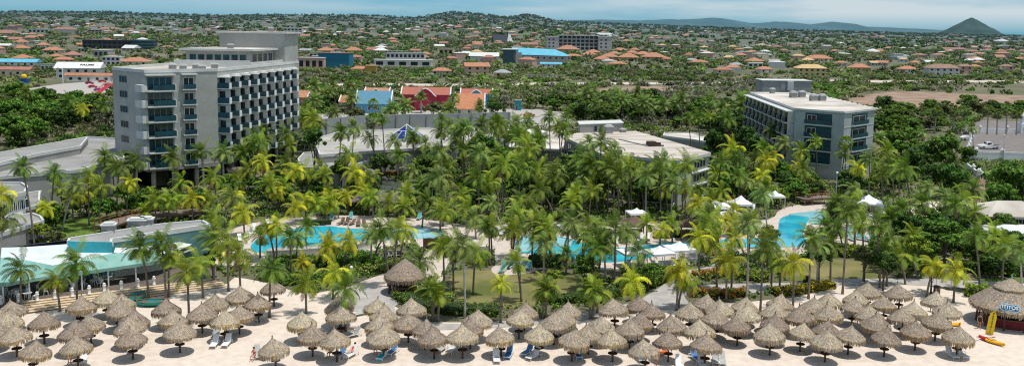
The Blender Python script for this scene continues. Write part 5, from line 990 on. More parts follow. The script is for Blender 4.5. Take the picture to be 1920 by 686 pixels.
BIG = [('olive tree before the blue tiled shop house', 668, 200, 228, 20, 'olive', .9), ('dark leafy tree between blue and crimson shop houses', 742, 192, 230, 20, 'dark', .9), ('olive tree before the crimson shop house', 812, 188, 226, 20, 'olive', .9), ('green tree between crimson and orange shop houses', 842, 192, 230, 16, 'mid', .9), ('dark tree right of the orange roofed shop house', 925, 185, 228, 20, 'dark', 1.0),
       ('green tree before the annexe roof', 640, 300, 352, 24, 'mid', .9), ('dark tree before the lobby building left of skylight', 715, 285, 345, 26, 'dark', 1.0), ('mid green tree before lobby building below skylight', 800, 290, 350, 28, 'mid', 1.0), ('leafy tree right of the tall hotel before the grey wall', 590, 240, 300, 26, 'dark', 1.0), ('bright tree before the lobby right end', 940, 270, 340, 26, 'bright', 1.0), ('olive tree hiding the low wing left end', 1060, 285, 372, 28, 'mid', 1.0), ('dark tree before the low wing balconies', 1130, 318, 392, 26, 'dark', 1.0), ('green tree before the low wing centre', 1195, 335, 398, 24, 'mid', .9),
       ('bushy bright green tree beside the right car park', 1776, 250, 330, 42, 'bright', 1.0), ('round dark green tree with shadow on the sandy clearing', 1770, 302, 372, 45, 'dark', 1.0), ('dark tree left of bright green tree by right hotel wing', 1715, 275, 335, 34, 'dark', 1.0), ('spreading tree behind fan palms right of the right hotel wing', 1690, 243, 292, 40, 'mid', .8),
       ('broad green tree at the far right edge below the car park', 1895, 305, 405, 52, 'mid', 1.1), ('bright leafy tree at right edge above the white tent', 1880, 345, 420, 32, 'bright', 1.0), ('feathery flat green tree between palms and right lawn', 1770, 412, 505, 50, 'bright', .6), ('small dark tree left of the feathery flat tree', 1700, 400, 480, 30, 'dark', 1.0), ('sea grape tree with bent trunk on the side lawn', 1535, 458, 532, 26, 'dark', .9), ('round tree beside terrace pool stairs', 1440, 420, 482, 22, 'olive', 1.0),
       ('silvery round tree right of the side lawn', 1620, 462, 528, 26, 'olive', .8), ('dark sea grape tree at the back edge of umbrellas', 1655, 470, 545, 30, 'dark', .9), ('pale leafy tree right of the sandy path', 850, 455, 532, 22, 'olive', 1.1), ('rounded leafy green bush-tree behind the left pool', 668, 350, 386, 36, 'bright', .7), ('dense dark tree in the middle of the centre grove', 900, 250, 345, 40, 'dark', 1.0), ('bright green tree in the centre grove', 890, 315, 375, 34, 'bright', 1.0),
       ('leafy tree left of the low wing', 985, 300, 345, 30, 'mid', 1.0), ('tree beside white pool tent poles', 1325, 440, 495, 17, 'olive', 1.1), ('dark tree right of the low wing end', 1395, 235, 330, 30, 'dark', 1.3), ('tall dark tree beyond low wing left of right hotel', 1345, 240, 300, 32, 'dark', 1.3), ('lime green tree below the tall hotel columns', 262, 360, 405, 26, 'bright', 1.0), ('green garden tree left of the boardwalk', 200, 370, 412, 24, 'bright', .9), ('leafy tree at the left garden wall', 105, 385, 432, 22, 'mid', .9),
       ('yellowish shrub-tree beside the garage block', 75, 418, 455, 20, 'lime', .8), ('green tree before the tall hotel right columns', 430, 325, 372, 22, 'mid', 1.0), ('low tree right of restaurant roof', 400, 470, 505, 18, 'mid', .8), ('lush tree between lagoon pool and lawn', 1095, 478, 545, 28, 'mid', 1.0), ('leafy tree below the lagoon pool', 1040, 505, 560, 20, 'lime', .8), ('round tree left of the white pool tents', 1215, 490, 545, 22, 'mid', .8), ('yellow-green tree at right below side clearing', 1720, 440, 520, 26, 'lime', .9), ('green thicket tree left of the thatched bar', 1745, 490, 550, 24, 'mid', .8)]
for a in BIG: tree_px(*a)
WOODS = [('in the woods left of the tall hotel', [(-80, 292), (-80, 200), (60, 190), (200, 195), (210, 250), (100, 268), (0, 290)], 58, (3, 5), ('mid', 'bright', 'mid', 'dark', 'olive', 'grey', 'bright')), ('in the belt behind the shop houses', [(560, 235), (580, 190), (760, 214), (950, 200), (1100, 205), (1100, 228), (960, 228), (700, 236)], 30, (2.5, 4), ('mid', 'dark', 'olive', 'grey', 'dark')),
         ('in the belt behind the low wing', [(1050, 236), (1060, 205), (1200, 200), (1420, 215), (1420, 262), (1300, 250), (1180, 240)], 40, (3, 5), ('mid', 'dark', 'dark', 'bright')), ('in the belt behind the right hotel wing', [(1640, 290), (1640, 206), (1980, 206), (1980, 228), (1840, 222), (1720, 262), (1700, 290)], 40, (3, 4.6), ('mid', 'dark', 'olive', 'mid')), ('in the garden behind the pools', [(500, 350), (800, 300), (1050, 320), (1300, 370), (1330, 400), (1080, 405), (800, 392), (600, 395), (420, 400)], 32, (1.6, 3.2), ('dark', 'mid', 'bright', 'dark')),
         ('in the garden before the right wing', [(1340, 405), (1340, 340), (1480, 330), (1680, 330), (1690, 380), (1600, 370), (1460, 385)], 26, (1.6, 3), ('dark', 'lime', 'bright', 'mid')), ('in the left garden', [(60, 455), (60, 420), (180, 370), (380, 380), (390, 400), (250, 402), (110, 440)], 16, (1.4, 2.4), ('mid', 'bright', 'dark')), ('in the right garden', [(1660, 540), (1640, 460), (1700, 420), (1840, 420), (1900, 440), (1900, 520), (1760, 520)], 30, (1.6, 2.8), ('mid', 'dark', 'bright', 'mid'))]
KW = {'dark': 'dark green', 'mid': 'mid green', 'lime': 'lime green', 'olive': 'olive green', 'grey': 'bare greyish', 'bright': 'bright green'}
for where, poly, n, (c0, c1), kinds in WOODS:
    g = [Vector(p[:2]) for p in gp(poly)]; xs, ys = [p.x for p in g], [p.y for p in g]; got = []; tries = 0
    while len(got) < n and tries < 4000:
        tries += 1; x, y = R.uniform(min(xs), max(xs)), R.uniform(min(ys), max(ys)); cr = R.uniform(c0, c1)
        if not inside(x, y, g) or blocked(x, y) or any((x - a) ** 2 + (y - b_) ** 2 < (cr * .8) ** 2 for a, b_, *_ in got): continue
        got.append((x, y, cr, R.choice(kinds)))
    per = {}
    for q_ in sorted(got, key=lambda v: v[0] / v[1]): per.setdefault(q_[3], []).append(q_)
    for kd, lst in per.items():
        for i, (x, y, cr, _) in enumerate(lst):
            lab = f'{KW[kd]} leafy tree {where}' if len(lst) == 1 else f'{KW[kd]} leafy tree, {ORD[i]} of those {where}'
            tree(lab, (x, y), cr, kd, 'leafy trees ' + where, R.uniform(.7, .95))
def hedge(label, pixels, wid, h, tints, name='hedge', dens=26, size=.10):
    pts = [P(x, y) for x, y in pixels]; o = pts[0].copy(); t = thing(name, label, 'hedge', o); cs = []; rs = []; core = MB()
    for a, c in zip(pts, pts[1:]):
        L_ = (c - a).length; d = (c - a).normalized(); n_ = Vector((d.y, -d.x, 0)); k = max(2, int(L_ / .45))
        for i in range(k):
            for j in range(max(1, int(wid / .45))):
                for zz in np.arange(.25, h, .42):
                    q = a - o + d * (i + R.random()) * L_ / k + n_ * ((j + R.random()) / max(1, int(wid / .45)) - .5) * wid; cs.append((q.x, q.y, zz + R.uniform(-.12, .15))); rs.append(R.uniform(.25, .4))
        m_ = (a + c) / 2 - o; core.box((m_.x, m_.y, h * .42), (L_, wid * .72, h * .8), math.atan2(d.y, d.x))
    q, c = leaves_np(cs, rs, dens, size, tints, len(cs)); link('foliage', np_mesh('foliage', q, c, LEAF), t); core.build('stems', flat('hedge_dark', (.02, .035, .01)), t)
hedge('clipped green hedge along the beach edge of the brown lawn', [(752, 556), (775, 572), (800, 580), (860, 586), (935, 588)], 2.6, 1.0, T_MID); hedge('green hedge running right from lawn to the grey garden path', [(1010, 566), (1060, 566), (1110, 560), (1160, 552)], 2.2, 1.0, T_MID)
hedge('green hedge beside the grey garden path below the pool tents', [(1165, 550), (1200, 540), (1235, 528), (1256, 515)], 2.6, 1.1, T_MID); hedge('dark clipped block hedge in front of the lagoon pool', [(996, 498), (1030, 496), (1058, 498)], 3.2, 1.5, T_DARK); hedge('lime clipped hedge above the side lawn', [(1570, 478), (1610, 478), (1645, 480)], 3.6, 1.1, T_LIME)
hedge('yellow-green clipped hedge left of the thatched bar', [(1812, 552), (1836, 556), (1860, 553)], 2.4, 1.2, T_LIME); hedge('dark shrub hedge right of the left pool by the sign', [(802, 466), (825, 462), (838, 468)], 2.0, 1.3, T_DARK); hedge('long green planting below the curved grey pool wall', [(520, 492), (600, 494), (680, 496), (715, 494)], 3.6, .8, T_MID)
hedge('grassy dune planting along the sandy path edge', [(640, 512), (690, 512), (735, 505), (752, 495)], 2.4, .7, ((.12, .17, .03), (.26, .30, .06))); hedge('green planting behind the beach left of the sandy path', [(500, 520), (560, 532), (600, 530), (640, 520)], 3.0, .8, T_MID); hedge('low green planting at the path bend beneath yellow palms', [(620, 478), (660, 482), (700, 488)], 2.5, .8, T_BRIGHT)
hedge('orange and green shrub bed along the promenade', [(1290, 552), (1350, 556), (1400, 552)], 1.8, .8, T_ORG); hedge('yellow and orange shrub bed right of the sea grape tree', [(1450, 552), (1500, 548), (1560, 538)], 1.8, .8, T_YEL); hedge('orange shrub bed below the right end of garden path', [(1300, 522), (1330, 518), (1372, 515)], 1.8, .8, T_ORG); hedge('orange flowering clump behind the lagoon pool', [(1226, 446), (1240, 446), (1256, 445)], 1.8, .9, T_ORG); hedge('green and red planting behind lagoon pool beside pointed roof', [(1258, 444), (1280, 442), (1296, 440)], 2.0, 1.0, T_MID)
hedge('green hedge behind the thatched bar', [(1800, 505), (1860, 512), (1930, 516)], 2.6, 1.1, T_MID); hedge('low hedge along the left lawn', [(0, 470), (60, 462), (110, 448)], 2.2, 1.2, T_OLIVE); hedge('dark shrubs edging the far end of the left pool', [(570, 424), (600, 422), (620, 421)], 1.0, .9, T_DARK); hedge('clipped green strip behind lagoon loungers', [(1000, 412), (1040, 412), (1070, 413)], 2.6, .8, T_LIME); hedge('reddish groundcover bed beside the pond', [(705, 330), (740, 328), (775, 330)], 2.5, .8, ((.16, .10, .02), (.26, .16, .04)))
hedge('yellow planting bed between path and orange shrubs', [(1385, 520), (1410, 522), (1440, 524)], 2.8, .8, T_LIME); hedge('small round lime shrub hedge behind the grey wall', [(858, 226), (880, 224), (904, 224)], 4.5, 2.0, ((.16, .20, .02), (.24, .26, .03)))
def ground_plants():
    g = np.random.default_rng(5); reg = [Vector(p[:2]) for p in gp([(-160, 480), (-160, 440), (120, 400), (400, 345), (700, 285), (1050, 290), (1330, 300), (1700, 300), (2080, 300), (2080, 545), (1800, 545), (1720, 528), (1560, 540), (1400, 560), (1300, 565), (1190, 562), (1000, 596), (800, 596), (720, 545), (560, 550), (440, 520)])]
    cs = []; rs = []; xs = [p.x for p in reg]; ys = [p.y for p in reg]
    for _ in range(26000):
        x, y = g.uniform(min(xs), max(xs)), g.uniform(min(ys), max(ys))
        if inside(x, y, reg) and not blocked(x, y): cs.append((x, y, g.uniform(.1, .7))); rs.append(g.uniform(.35, .75))
    k = len(cs); parts = []
    for j, tn in enumerate((T_MID, T_BRIGHT, T_LIME, T_MID, T_OLIVE)):
        idx = [i for i in range(k) if (i * 7919) % 5 == j]
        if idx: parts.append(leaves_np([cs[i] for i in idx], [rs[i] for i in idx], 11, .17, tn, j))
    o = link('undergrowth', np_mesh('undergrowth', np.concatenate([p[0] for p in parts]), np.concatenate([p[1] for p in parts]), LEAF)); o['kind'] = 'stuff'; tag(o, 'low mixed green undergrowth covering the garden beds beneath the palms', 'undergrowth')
ground_plants()
# ------------------------------------------------------------------ resort fixtures
def tent(label, px, py, w_, z0, zt, rz=0.0, curtains=False, d_=None):
    p = P(px, py); d_ = d_ or w_; t = thing('pool_tent', label, 'canopy', p, rz); b = MB(); n = 8; top = Vector((0, 0, zt))
    cs = [Vector((sx_ * w_ / 2, sy * d_ / 2, z0)) for sx_, sy in ((-1, -1), (1, -1), (1, 1), (-1, 1))]
    for i in range(4):                       # gently sagging pyramid roof
        a, c = cs[i], cs[(i + 1) % 4]; prev = None
        for k in range(n + 1):
            f_ = k / n; e = [a.lerp(top, f_) - Vector((0, 0, .22 * math.sin(math.pi * f_))), c.lerp(top, f_) - Vector((0, 0, .22 * math.sin(math.pi * f_)))]
            if prev: b.quad(prev[0], prev[1], e[1], e[0])
            prev = e
        b.quad(a - Vector((0, 0, .3)), c - Vector((0, 0, .3)), c, a)
    b.build('canopy', CANVAS, t)
    for c in cs: b = MB(); b.tube([(c.x * .96, c.y * .96, 0), (c.x * .96, c.y * .96, z0)], .05, 6); b.build('pole', WHITE, t)
    if curtains:
        for i in (0, 1, 2, 3):
            c = cs[i]; b = MB(); b.tube([(c.x * .92, c.y * .92, .05), (c.x * .94, c.y * .94, z0 * .5), (c.x * .92, c.y * .92, z0)], [.28, .16, .34], 8); b.build('curtain', CANVAS, t, True)
        b = MB(); f = Face((-w_ * .46, d_ * .47), (w_ * .46, d_ * .47)); f.box(b, 0, f.len, .1, z0, 0, .03); b.build('back_curtain', flat('grey_canvas', (.45, .47, .48)), t)
tent('white peaked canopy, leftmost of three beside the lagoon pool', 1184, 500, 3.3, 2.2, 3.0, .3); tent('white peaked canopy, middle of three beside the lagoon pool', 1236, 500, 3.3, 2.2, 3.0, .3); tent('white peaked canopy, rightmost of three beside the lagoon pool', 1273, 494, 3.5, 2.3, 3.2, .3)
tent('white pyramid cabana with grey curtains in the right garden', 1388, 405, 3.6, 2.4, 3.7, .1, True); tent('low white canopy left of the pyramid cabana', 1342, 408, 4.6, 2.2, 3.0, .1, True); tent('pale low canopy in front of the pyramid cabana', 1366, 416, 4.0, 1.5, 2.1, .2); tent('white peaked cabana with tied curtains right of terrace pool', 1627, 404, 4.5, 2.5, 3.8, -.3, True); tent('small white canopy right of the terrace pool', 1610, 425, 3.0, 2.2, 3.0, .2); tent('white parasol-like canopy over lagoon side loungers', 1193, 424, 3.0, 2.4, 3.1, .2); tent('small white canopy far behind the terrace pool', 1452, 390, 3.0, 2.4, 3.3)
def event_tent():
    p = P(1888, 432); t = thing('event_pavilion', 'white hip-roofed pavilion with dark windows at the far right', 'pavilion', p); w_, d_ = 11.5, 9; b = MB(); z0, zt = 3.2, 5.0; x, y = w_ / 2, d_ / 2
    b.add([(-x, -y, z0), (x, -y, z0), (x, y, z0), (-x, y, z0), (-x * .35, 0, zt), (x * .35, 0, zt)], [(0, 1, 5, 4), (1, 2, 5), (2, 3, 4, 5), (3, 0, 4)]); b.add([(-x, -y, z0 - .35), (x, -y, z0 - .35), (x, -y, z0), (-x, -y, z0)], [(0, 1, 2, 3)]); b.build('roof', ROOFW, t)
    b = MB(); b.box((0, .3, 1.4), (w_ - 1, d_ - 1.2, 2.8)); b.build('wall', WHITE, t); f = Face((-x + .5, -y + .9), (x - .5, -y + .9))
    for k in range(5): f.window(t, .4 + k * 2, 2.1 + k * 2, 1.4, 2.7, 3, WHITE, DARKW)
    q = P(1885, 458); t = thing('event_tent', 'low white vaulted tent in front of the white pavilion', 'tent', q); b = MB(); n = 12; w_ = 12; d_ = 6
    vs = [(sx_ * w_ / 2, d_ / 2 * math.cos(math.pi * k / n), 1.8 + 1.2 * math.sin(math.pi * k / n)) for sx_ in (-1, 1) for k in range(n + 1)]; b.add(vs, [(k, k + 1, n + 2 + k, n + 1 + k) for k in range(n)] + [tuple(range(n + 1))[::-1]]); b.build('canopy', CANVAS, t, True)
    for sx_ in (-.48, 0, .48):
        for sy in (-.48, .48): b = MB(); b.tube([(sx_ * w_, sy * d_, 0), (sx_ * w_, sy * d_, 1.9)], .06, 6); b.build('pole', WHITE, t)
event_tent()
def billboard():
    p = P(1769, 540); t = thing('billboard', 'white billboard panel on posts behind the yellow palm', 'sign', p, -.35); b = MB(); b.box((0, 0, 1.85), (2.1, .1, 1.5)); b.build('panel', WHITE, t); b = MB(); b.box((0, -.055, 1.85), (1.75, .012, 1.15)); b.build('print', flat('faded_print', (.35, .45, .50), var=.5), t)
    for s in (-.85, .85): b = MB(); b.tube([(s, .08, 0), (s, .08, 2.55)], .06, 6); b.build('post', WHITE, t)
    p = P(803, 472); t = thing('notice_board', 'brown wooden notice board on two posts right of left pool', 'sign', p); b = MB(); b.box((0, 0, 1.35), (1.5, .08, 1.25)); b.build('panel', flat('brown_board', (.09, .055, .035)), t)
    for s in (-.7, .7): b = MB(); b.tube([(s, .07, 0), (s, .07, 2.0)], .05, 6); b.build('post', WOOD, t)
billboard()
def bin_(label, px, py, m):
    p = P(px, py); t = thing('litter_bin', label, 'bin', p); b = MB(); b.lathe([(.36, 0), (.40, .1), (.40, .95)], 12); b.build('body', m, t); b = MB(); b.lathe([(.42, .96), (.40, 1.06), (.12, 1.12)], 12); b.build('lid', BLACK, t)
bin_('dark slatted bin beside promenade near sea grape tree', 1511, 532, BLACK); bin_('brown litter bin below the white billboard', 1756, 551, WOOD); bin_('white bin at the right of the grey garden path', 1277, 552, WHITE)
def lamp(label, px, py, h, globe=True):
    p = P(px, py); t = thing('street_lamp', label, 'lamp', p); b = MB(); b.tube([(0, 0, 0), (0, 0, h)], [.09, .05], 7); b.build('pole', METAL if h > 5 else BLACK, t, True); b = MB(); b.lathe([(.05, h), (.2, h + .1), (.22, h + .25), (.08, h + .4)], 10); b.build('lantern', WHITE, t, True)
lamp('thin black lamp post among yellow palms right of terrace pool', 1565, 405, 7.5); lamp('lamp post below car park wall right of the pickup', 1880, 303, 6.5); lamp('slim lamp post left of the pickup below car park wall', 1822, 304, 7.5); lamp('short lamp post beside the brown lawn', 975, 548, 2.2); lamp('short path lamp at the sandy path near the kiosk', 659, 530, 1.8)
# curved grey wall below the left pool, boardwalk, bridge, shingle walkways
def ribbon_wall(name, label, cat, line, w_, z0, z1, m, cap=None, n=5):
    pts = [Vector((p.x, p.y)) for p in soft([P(*q) for q in line], n, False)] ; c = pts[len(pts) // 2]; t = thing(name, label, cat, (c.x, c.y, 0)); L1 = []; L2 = []
    for i, p in enumerate(pts):
        d = (pts[min(i + 1, len(pts) - 1)] - pts[max(i - 1, 0)]).normalized(); nn = Vector((d.y, -d.x)) * w_ / 2; L1.append(p + nn - c); L2.append(p - nn - c)
    poly = ccw(L1 + L2[::-1]); KEEP.append([p + c for p in poly]); b = MB(); b.prism(poly, z0, z1); b.build('wall' if not cap else 'body', m, t)
    if cap: b = MB(); b.prism(ccw([p + (p - q).normalized() * .12 for p, q in zip(L1, L2)] + [q + (q - p).normalized() * .12 for p, q in zip(L1, L2)][::-1]), z1, z1 + .1); b.build('top', cap, t)
    return t, L1, L2
ribbon_wall('pool_wall', 'curved pale grey retaining wall below the left pool edge', 'wall', [(500, 484), (530, 482), (570, 480), (620, 476), (670, 470), (706, 458)], 1.0, 0, 1.05, CONCL, GREYPAVE)
ribbon_wall('pool_ledge', 'grey raised sun ledge between left pool and curved wall', 'ledge', [(505, 474), (560, 471), (620, 466), (668, 460)], 1.6, 0, .38, GREYPAVE, GREYROOF)
def boardwalk(label, line, w_, z, rail=True):
    t, L1, L2 = ribbon_wall('boardwalk', label, 'boardwalk', line, w_, z - .3, z, WOOD, mat('plank_deck', (.16, .12, .10), col2=(.26, .20, .17), scale=3, rough=.9))
    for A in ((L1, L2) if rail else ()):
        b = MB(); b.tube([(p.x, p.y, z + .95) for p in A], .05, 5); b.tube([(p.x, p.y, z + .55) for p in A], .03, 5); b.build('handrail', REDWOOD, t)
        b = MB()
        for p in A[::2]: b.tube([(p.x, p.y, 0), (p.x, p.y, z + 1.0)], .06, 5)
        b.build('posts', REDWOOD, t)
boardwalk('curving raised wooden boardwalk behind the long flat building', [(195, 440), (230, 428), (280, 418), (340, 412), (385, 408)], 3.0, 1.3); boardwalk('small brown footbridge left of the pond', [(470, 344), (510, 336), (550, 336)], 2.4, 1.2); boardwalk('brown footbridge behind the terrace pool', [(1500, 384), (1540, 381), (1580, 383)], 2.5, 1.2)
def shingle_walk(label, a, c, z, w_, posts=5):
    p0, p1 = P(*a), P(*c); o = (p0 + p1) / 2; t = thing('covered_walkway', label, 'walkway', o); f = Face(p0 - o, p1 - o); b = MB(); n = max(3, int(f.len / .8))
    for k in range(n): f_ = Face(p0 - o, p1 - o); u0, u1 = f.len * k / n, f.len * (k + 1) / n; b.add([f.at(u0, z, w_ / 2), f.at(u1, z, w_ / 2), f.at(u1, z + .9), f.at(u0, z + .9), f.at(u0, z, -w_ / 2), f.at(u1, z, -w_ / 2)], [(0, 1, 2, 3), (3, 2, 5, 4)])
    b.build('roof', mat('shingle', (.10, .085, .075), col2=(.2, .17, .15), scale=2.5, rough=.95), t)
    for k in range(posts):
        for s in (-.4, .4): b = MB(); q = f.at(f.len * (k + .5) / posts, 0, s * w_); b.tube([q, q + Vector((0, 0, z))], .1, 6); b.build('post', WOOD, t)
shingle_walk('long brown shingle-roofed walkway behind the left pool', (640, 400), (765, 398), 2.2, 2.6); shingle_walk('grey brown walkway roof left of the rounded bush tree', (425, 345), (470, 341), 2.4, 3.0, 3)
def pointed_hut(label, px, py):
    p = P(px, py); t = thing('pool_hut', label, 'hut', p); b = MB(); r = 1.9; n = 4; b.add([(r, r, 2.1), (-r, r, 2.1), (-r, -r, 2.1), (r, -r, 2.1), (0, 0, 3.3)], [(0, 1, 4), (1, 2, 4), (2, 3, 4), (3, 0, 4)]); b.build('roof', flat('brown_shingle', (.12, .075, .05)), t)
    for sx_ in (-1, 1):
        for sy in (-1, 1): b = MB(); b.tube([(sx_ * 1.6, sy * 1.6, 0), (sx_ * 1.6, sy * 1.6, 2.15)], .1, 6); b.build('post', WOOD, t)
    b = MB(); b.box((0, .8, .5), (2.6, .5, 1.0)); b.build('counter', REDWOOD, t)
pointed_hut('small brown pointed-roof pool hut behind the lagoon pool', 1293, 447); pointed_hut('dark small hut behind the lagoon pool left of orange clump', 1190, 443)
def slide():
    p = P(1340, 478); t = thing('pool_stairs', 'orange wooden stair ramp with rail between lagoon and terrace pools', 'stairs', p, .0); n = 8
    for i in range(n): b = MB(); b.box((0, i * .55, .12 + i * .16), (2.6, .55, .24 + 0 * i)); b.box((0, i * .55, .06 + i * .08), (2.4, .5, .10 + i * .16)); b.build('step', REDWOOD, t)
    for s in (-1.35, 1.35):
        b = MB(); b.tube([(s, -.3, 1.0), (s, n * .55, 1.0 + n * .16)], .06, 6); b.tube([(s, -.3, 0), (s, -.3, 1.0)], .06, 6); b.tube([(s, n * .55, 0), (s, n * .55, 1.0 + n * .16)], .06, 6); b.build('handrail', flat('orange_wood', (.5, .2, .06)), t)
slide()
def boulder(label, px, py, s):
    r = random.Random(int(px)); bm = bmesh.new(); bmesh.ops.create_icosphere(bm, subdivisions=3, radius=1)
    k = [(Vector((r.gauss(0, 1), r.gauss(0, 1), r.gauss(0, 1))).normalized(), r.uniform(.55, .95)) for _ in range(16)]
    for v in bm.verts:
        for d, c in k:
            e = v.co.dot(d) - c
            if e > 0: v.co -= d * e
        v.co.x *= 1.3; v.co.z *= .75
    me = D.meshes.new('boulder'); bm.to_mesh(me); bm.free(); me.materials.append(ROCK); p = P(px, py); o = link('boulder', me, None, (p.x, p.y, s * .25)); o.scale = (s,) * 3; o.rotation_euler = (0, 0, r.uniform(0, 6)); tag(o, label, 'rock', 'boulders by the garden pond')
for i, (x, y, s) in enumerate([(612, 366, 1.2), (640, 360, .9), (690, 372, 1.4), (712, 368, 1.2), (735, 374, 1.6), (752, 368, 1.1), (664, 352, 1.0), (770, 360, 1.2), (800, 366, 1.5), (545, 362, 1.1), (720, 338, .9)]): boulder(f'grey brown boulder, {ORD[i]} of those along the garden pond' if i else 'grey brown boulder, second of those along the pond from its left', x, y, s) if i else boulder('grey brown boulder, leftmost but one along the garden pond', x, y, s)
def waterfall_rock():
    p = P(693, 365); t = thing('rock_column', 'tall pale grey rock column between palms beside the pond', 'rock', p); b = MB(); r = random.Random(3); b.lathe([(1.1 + r.uniform(-.15, .15), z) for z in (0, 1, 2, 3, 4, 4.6)] + [(.4, 5.0)], 9); b.build('stone', mat('pale_stone', (.22, .24, .25), col2=(.36, .38, .39), scale=.8, rough=.9, bump=.5, stretch=(1, 1, .25)), t)
waterfall_rock()
# pool-side loungers
POOLSIDE = [('left of the left pool', [(478, 432), (490, 428), (500, 424), (510, 421), (470, 440), (462, 446), (450, 452)], 'white'), ('behind the left pool', [(640, 420), (650, 420), (660, 421), (672, 423), (684, 424), (735, 421)], 'brown'), ('behind the left pool planting', [(622, 412), (658, 410), (786, 411)], 'teal'), ('around the lagoon shallows', [(938, 440), (948, 436), (960, 432), (986, 430), (1012, 430), (1045, 432), (1053, 432), (1062, 433), (1072, 437)], 'grey'),
            ('behind the lagoon pool', [(1150, 455), (1165, 454), (1180, 452), (1205, 450), (1215, 449)], 'white'), ('on the round terrace by the brown lawn', [(944, 504), (956, 502), (968, 504), (980, 502), (992, 504), (942, 510)], 'teal'), ('under the three white canopies', [(1200, 503), (1226, 504), (1244, 502), (1262, 498), (1282, 496), (1176, 503)], 'white'), ('right of the terrace pool', [(1596, 450), (1606, 448), (1616, 450), (1626, 452), (1636, 450), (1590, 440), (1600, 436), (1612, 440)], 'teal'), ('before the terrace pool', [(1455, 484), (1468, 486), (1480, 484)], 'grey'), ('below the curved grey pool wall', [(628, 487), (640, 486), (652, 485), (724, 482), (736, 480), (748, 479)], 'grey')]
for where, pts, col in POOLSIDE:
    for i, q_ in enumerate(sorted(pts)): lounger(f'{col} lounger, {ORD[i]} of those {where}', 0, 0, R.uniform(-.5, .5) + (math.pi if 'below' in where else 0), col, R.choice((30, 50, 60)), None, P(*q_, .03), 'loungers around the pools')
def chair_set(label, px, py, idx):
    p = P(px, py, .61); t = thing('cafe_table', f'white plastic table, {ORD[idx]} on the restaurant terrace', 'table', p, 0, 'white terrace tables'); b = MB(); b.lathe([(.5, .70), (.5, .74)], 14); b.build('tabletop', WHITE, t)
    for a in range(4): b = MB(); b.tube([(.3 * math.cos(a * 1.571 + .78), .3 * math.sin(a * 1.571 + .78), .7), (.36 * math.cos(a * 1.571 + .78), .36 * math.sin(a * 1.571 + .78), 0)], .03, 5); b.build('leg', WHITE, t)
    for k in range(3):
        a = k * 2.1 + idx; q = p + Vector((math.cos(a) * .95, math.sin(a) * .95, 0)); t = thing('plastic_chair', f'white plastic chair, {("nearest", "middle", "farthest")[k]} of three at table {ORD[idx]}', 'chair', q, a + math.pi / 2, 'white terrace chairs')
        b = MB(); b.box((0, 0, .44), (.46, .44, .04)); b.build('seat', WHITE, t); b = MB(); b.box((0, -.23, .68), (.44, .04, .46), 0, 0, .15); b.build('backrest', WHITE, t)
        for sx_ in (-1, 1):
            for sy in (-1, 1): b = MB(); b.tube([(sx_ * .2, sy * .19, .43), (sx_ * .23, sy * .22, 0)], .022, 5); b.build('leg', WHITE, t)
for i, (x, y) in enumerate([(5, 556), (32, 553), (52, 560), (88, 548), (122, 544), (140, 538), (176, 535), (192, 528)]): chair_set('', x, y, i)
# right car park: retaining wall with capped pillars, pickup and cars
def car_park():
    z = 1.9; fr = [P(1812, 284, z), P(1830, 287, z), P(1880, 288.5, z), P(1990, 291, z)]; bk = [P(1990, 256, z), P(1825, 252, z)]; o = fr[0].copy(); o.z = 0; t = thing('raised_car_park', 'raised car park deck with white pillared wall under the pickup', 'car park', o); poly = ccw([Vector((p.x - o.x, p.y - o.y)) for p in fr + bk])
    KEEP.append(grow([p + Vector((o.x, o.y)) for p in poly], 2)); b = MB(); b.prism(poly, 0, z, 0, 1); b.build('deck', [WHITE, MATS['asphalt']], t); w_ = MB(); pl = MB(); KEEP.append(gp([(1795, 322), (1805, 300), (1890, 305), (1885, 345), (1815, 345)]))
    runs = [(fr[i], fr[i + 1], z, .45) for i in range(3)] + [(bk[1], fr[0], z, .45)] + [(P(*a_), P(*c_), 0, h) for a_, c_, h in (((1835, 334), (1880, 326), 1.2), ((1812, 316), (1835, 334), 1.2), ((1838, 248), (1990, 250), 1.3))]
    for p, q, zb, h in runs:
        w_ = MB(); f_ = Face(p - o, q - o); f_.box(w_, 0, f_.len, zb, zb + h, -.3, .02); n = max(1, int(f_.len / 7))
        
        for k in range(n + 1): pl = MB(); pl.lathe([(.42, 0), (.42, h + .35), (.55, h + .4), (.55, h + .55), (.2, h + .6), (.3, h + .8), (.05, h + 1.05)], 10, f_.at(f_.len * k / n, zb, -.15)); pl.build('pillar', WHITE, t)
        w_.build('parapet', WHITE, t)
car_park()
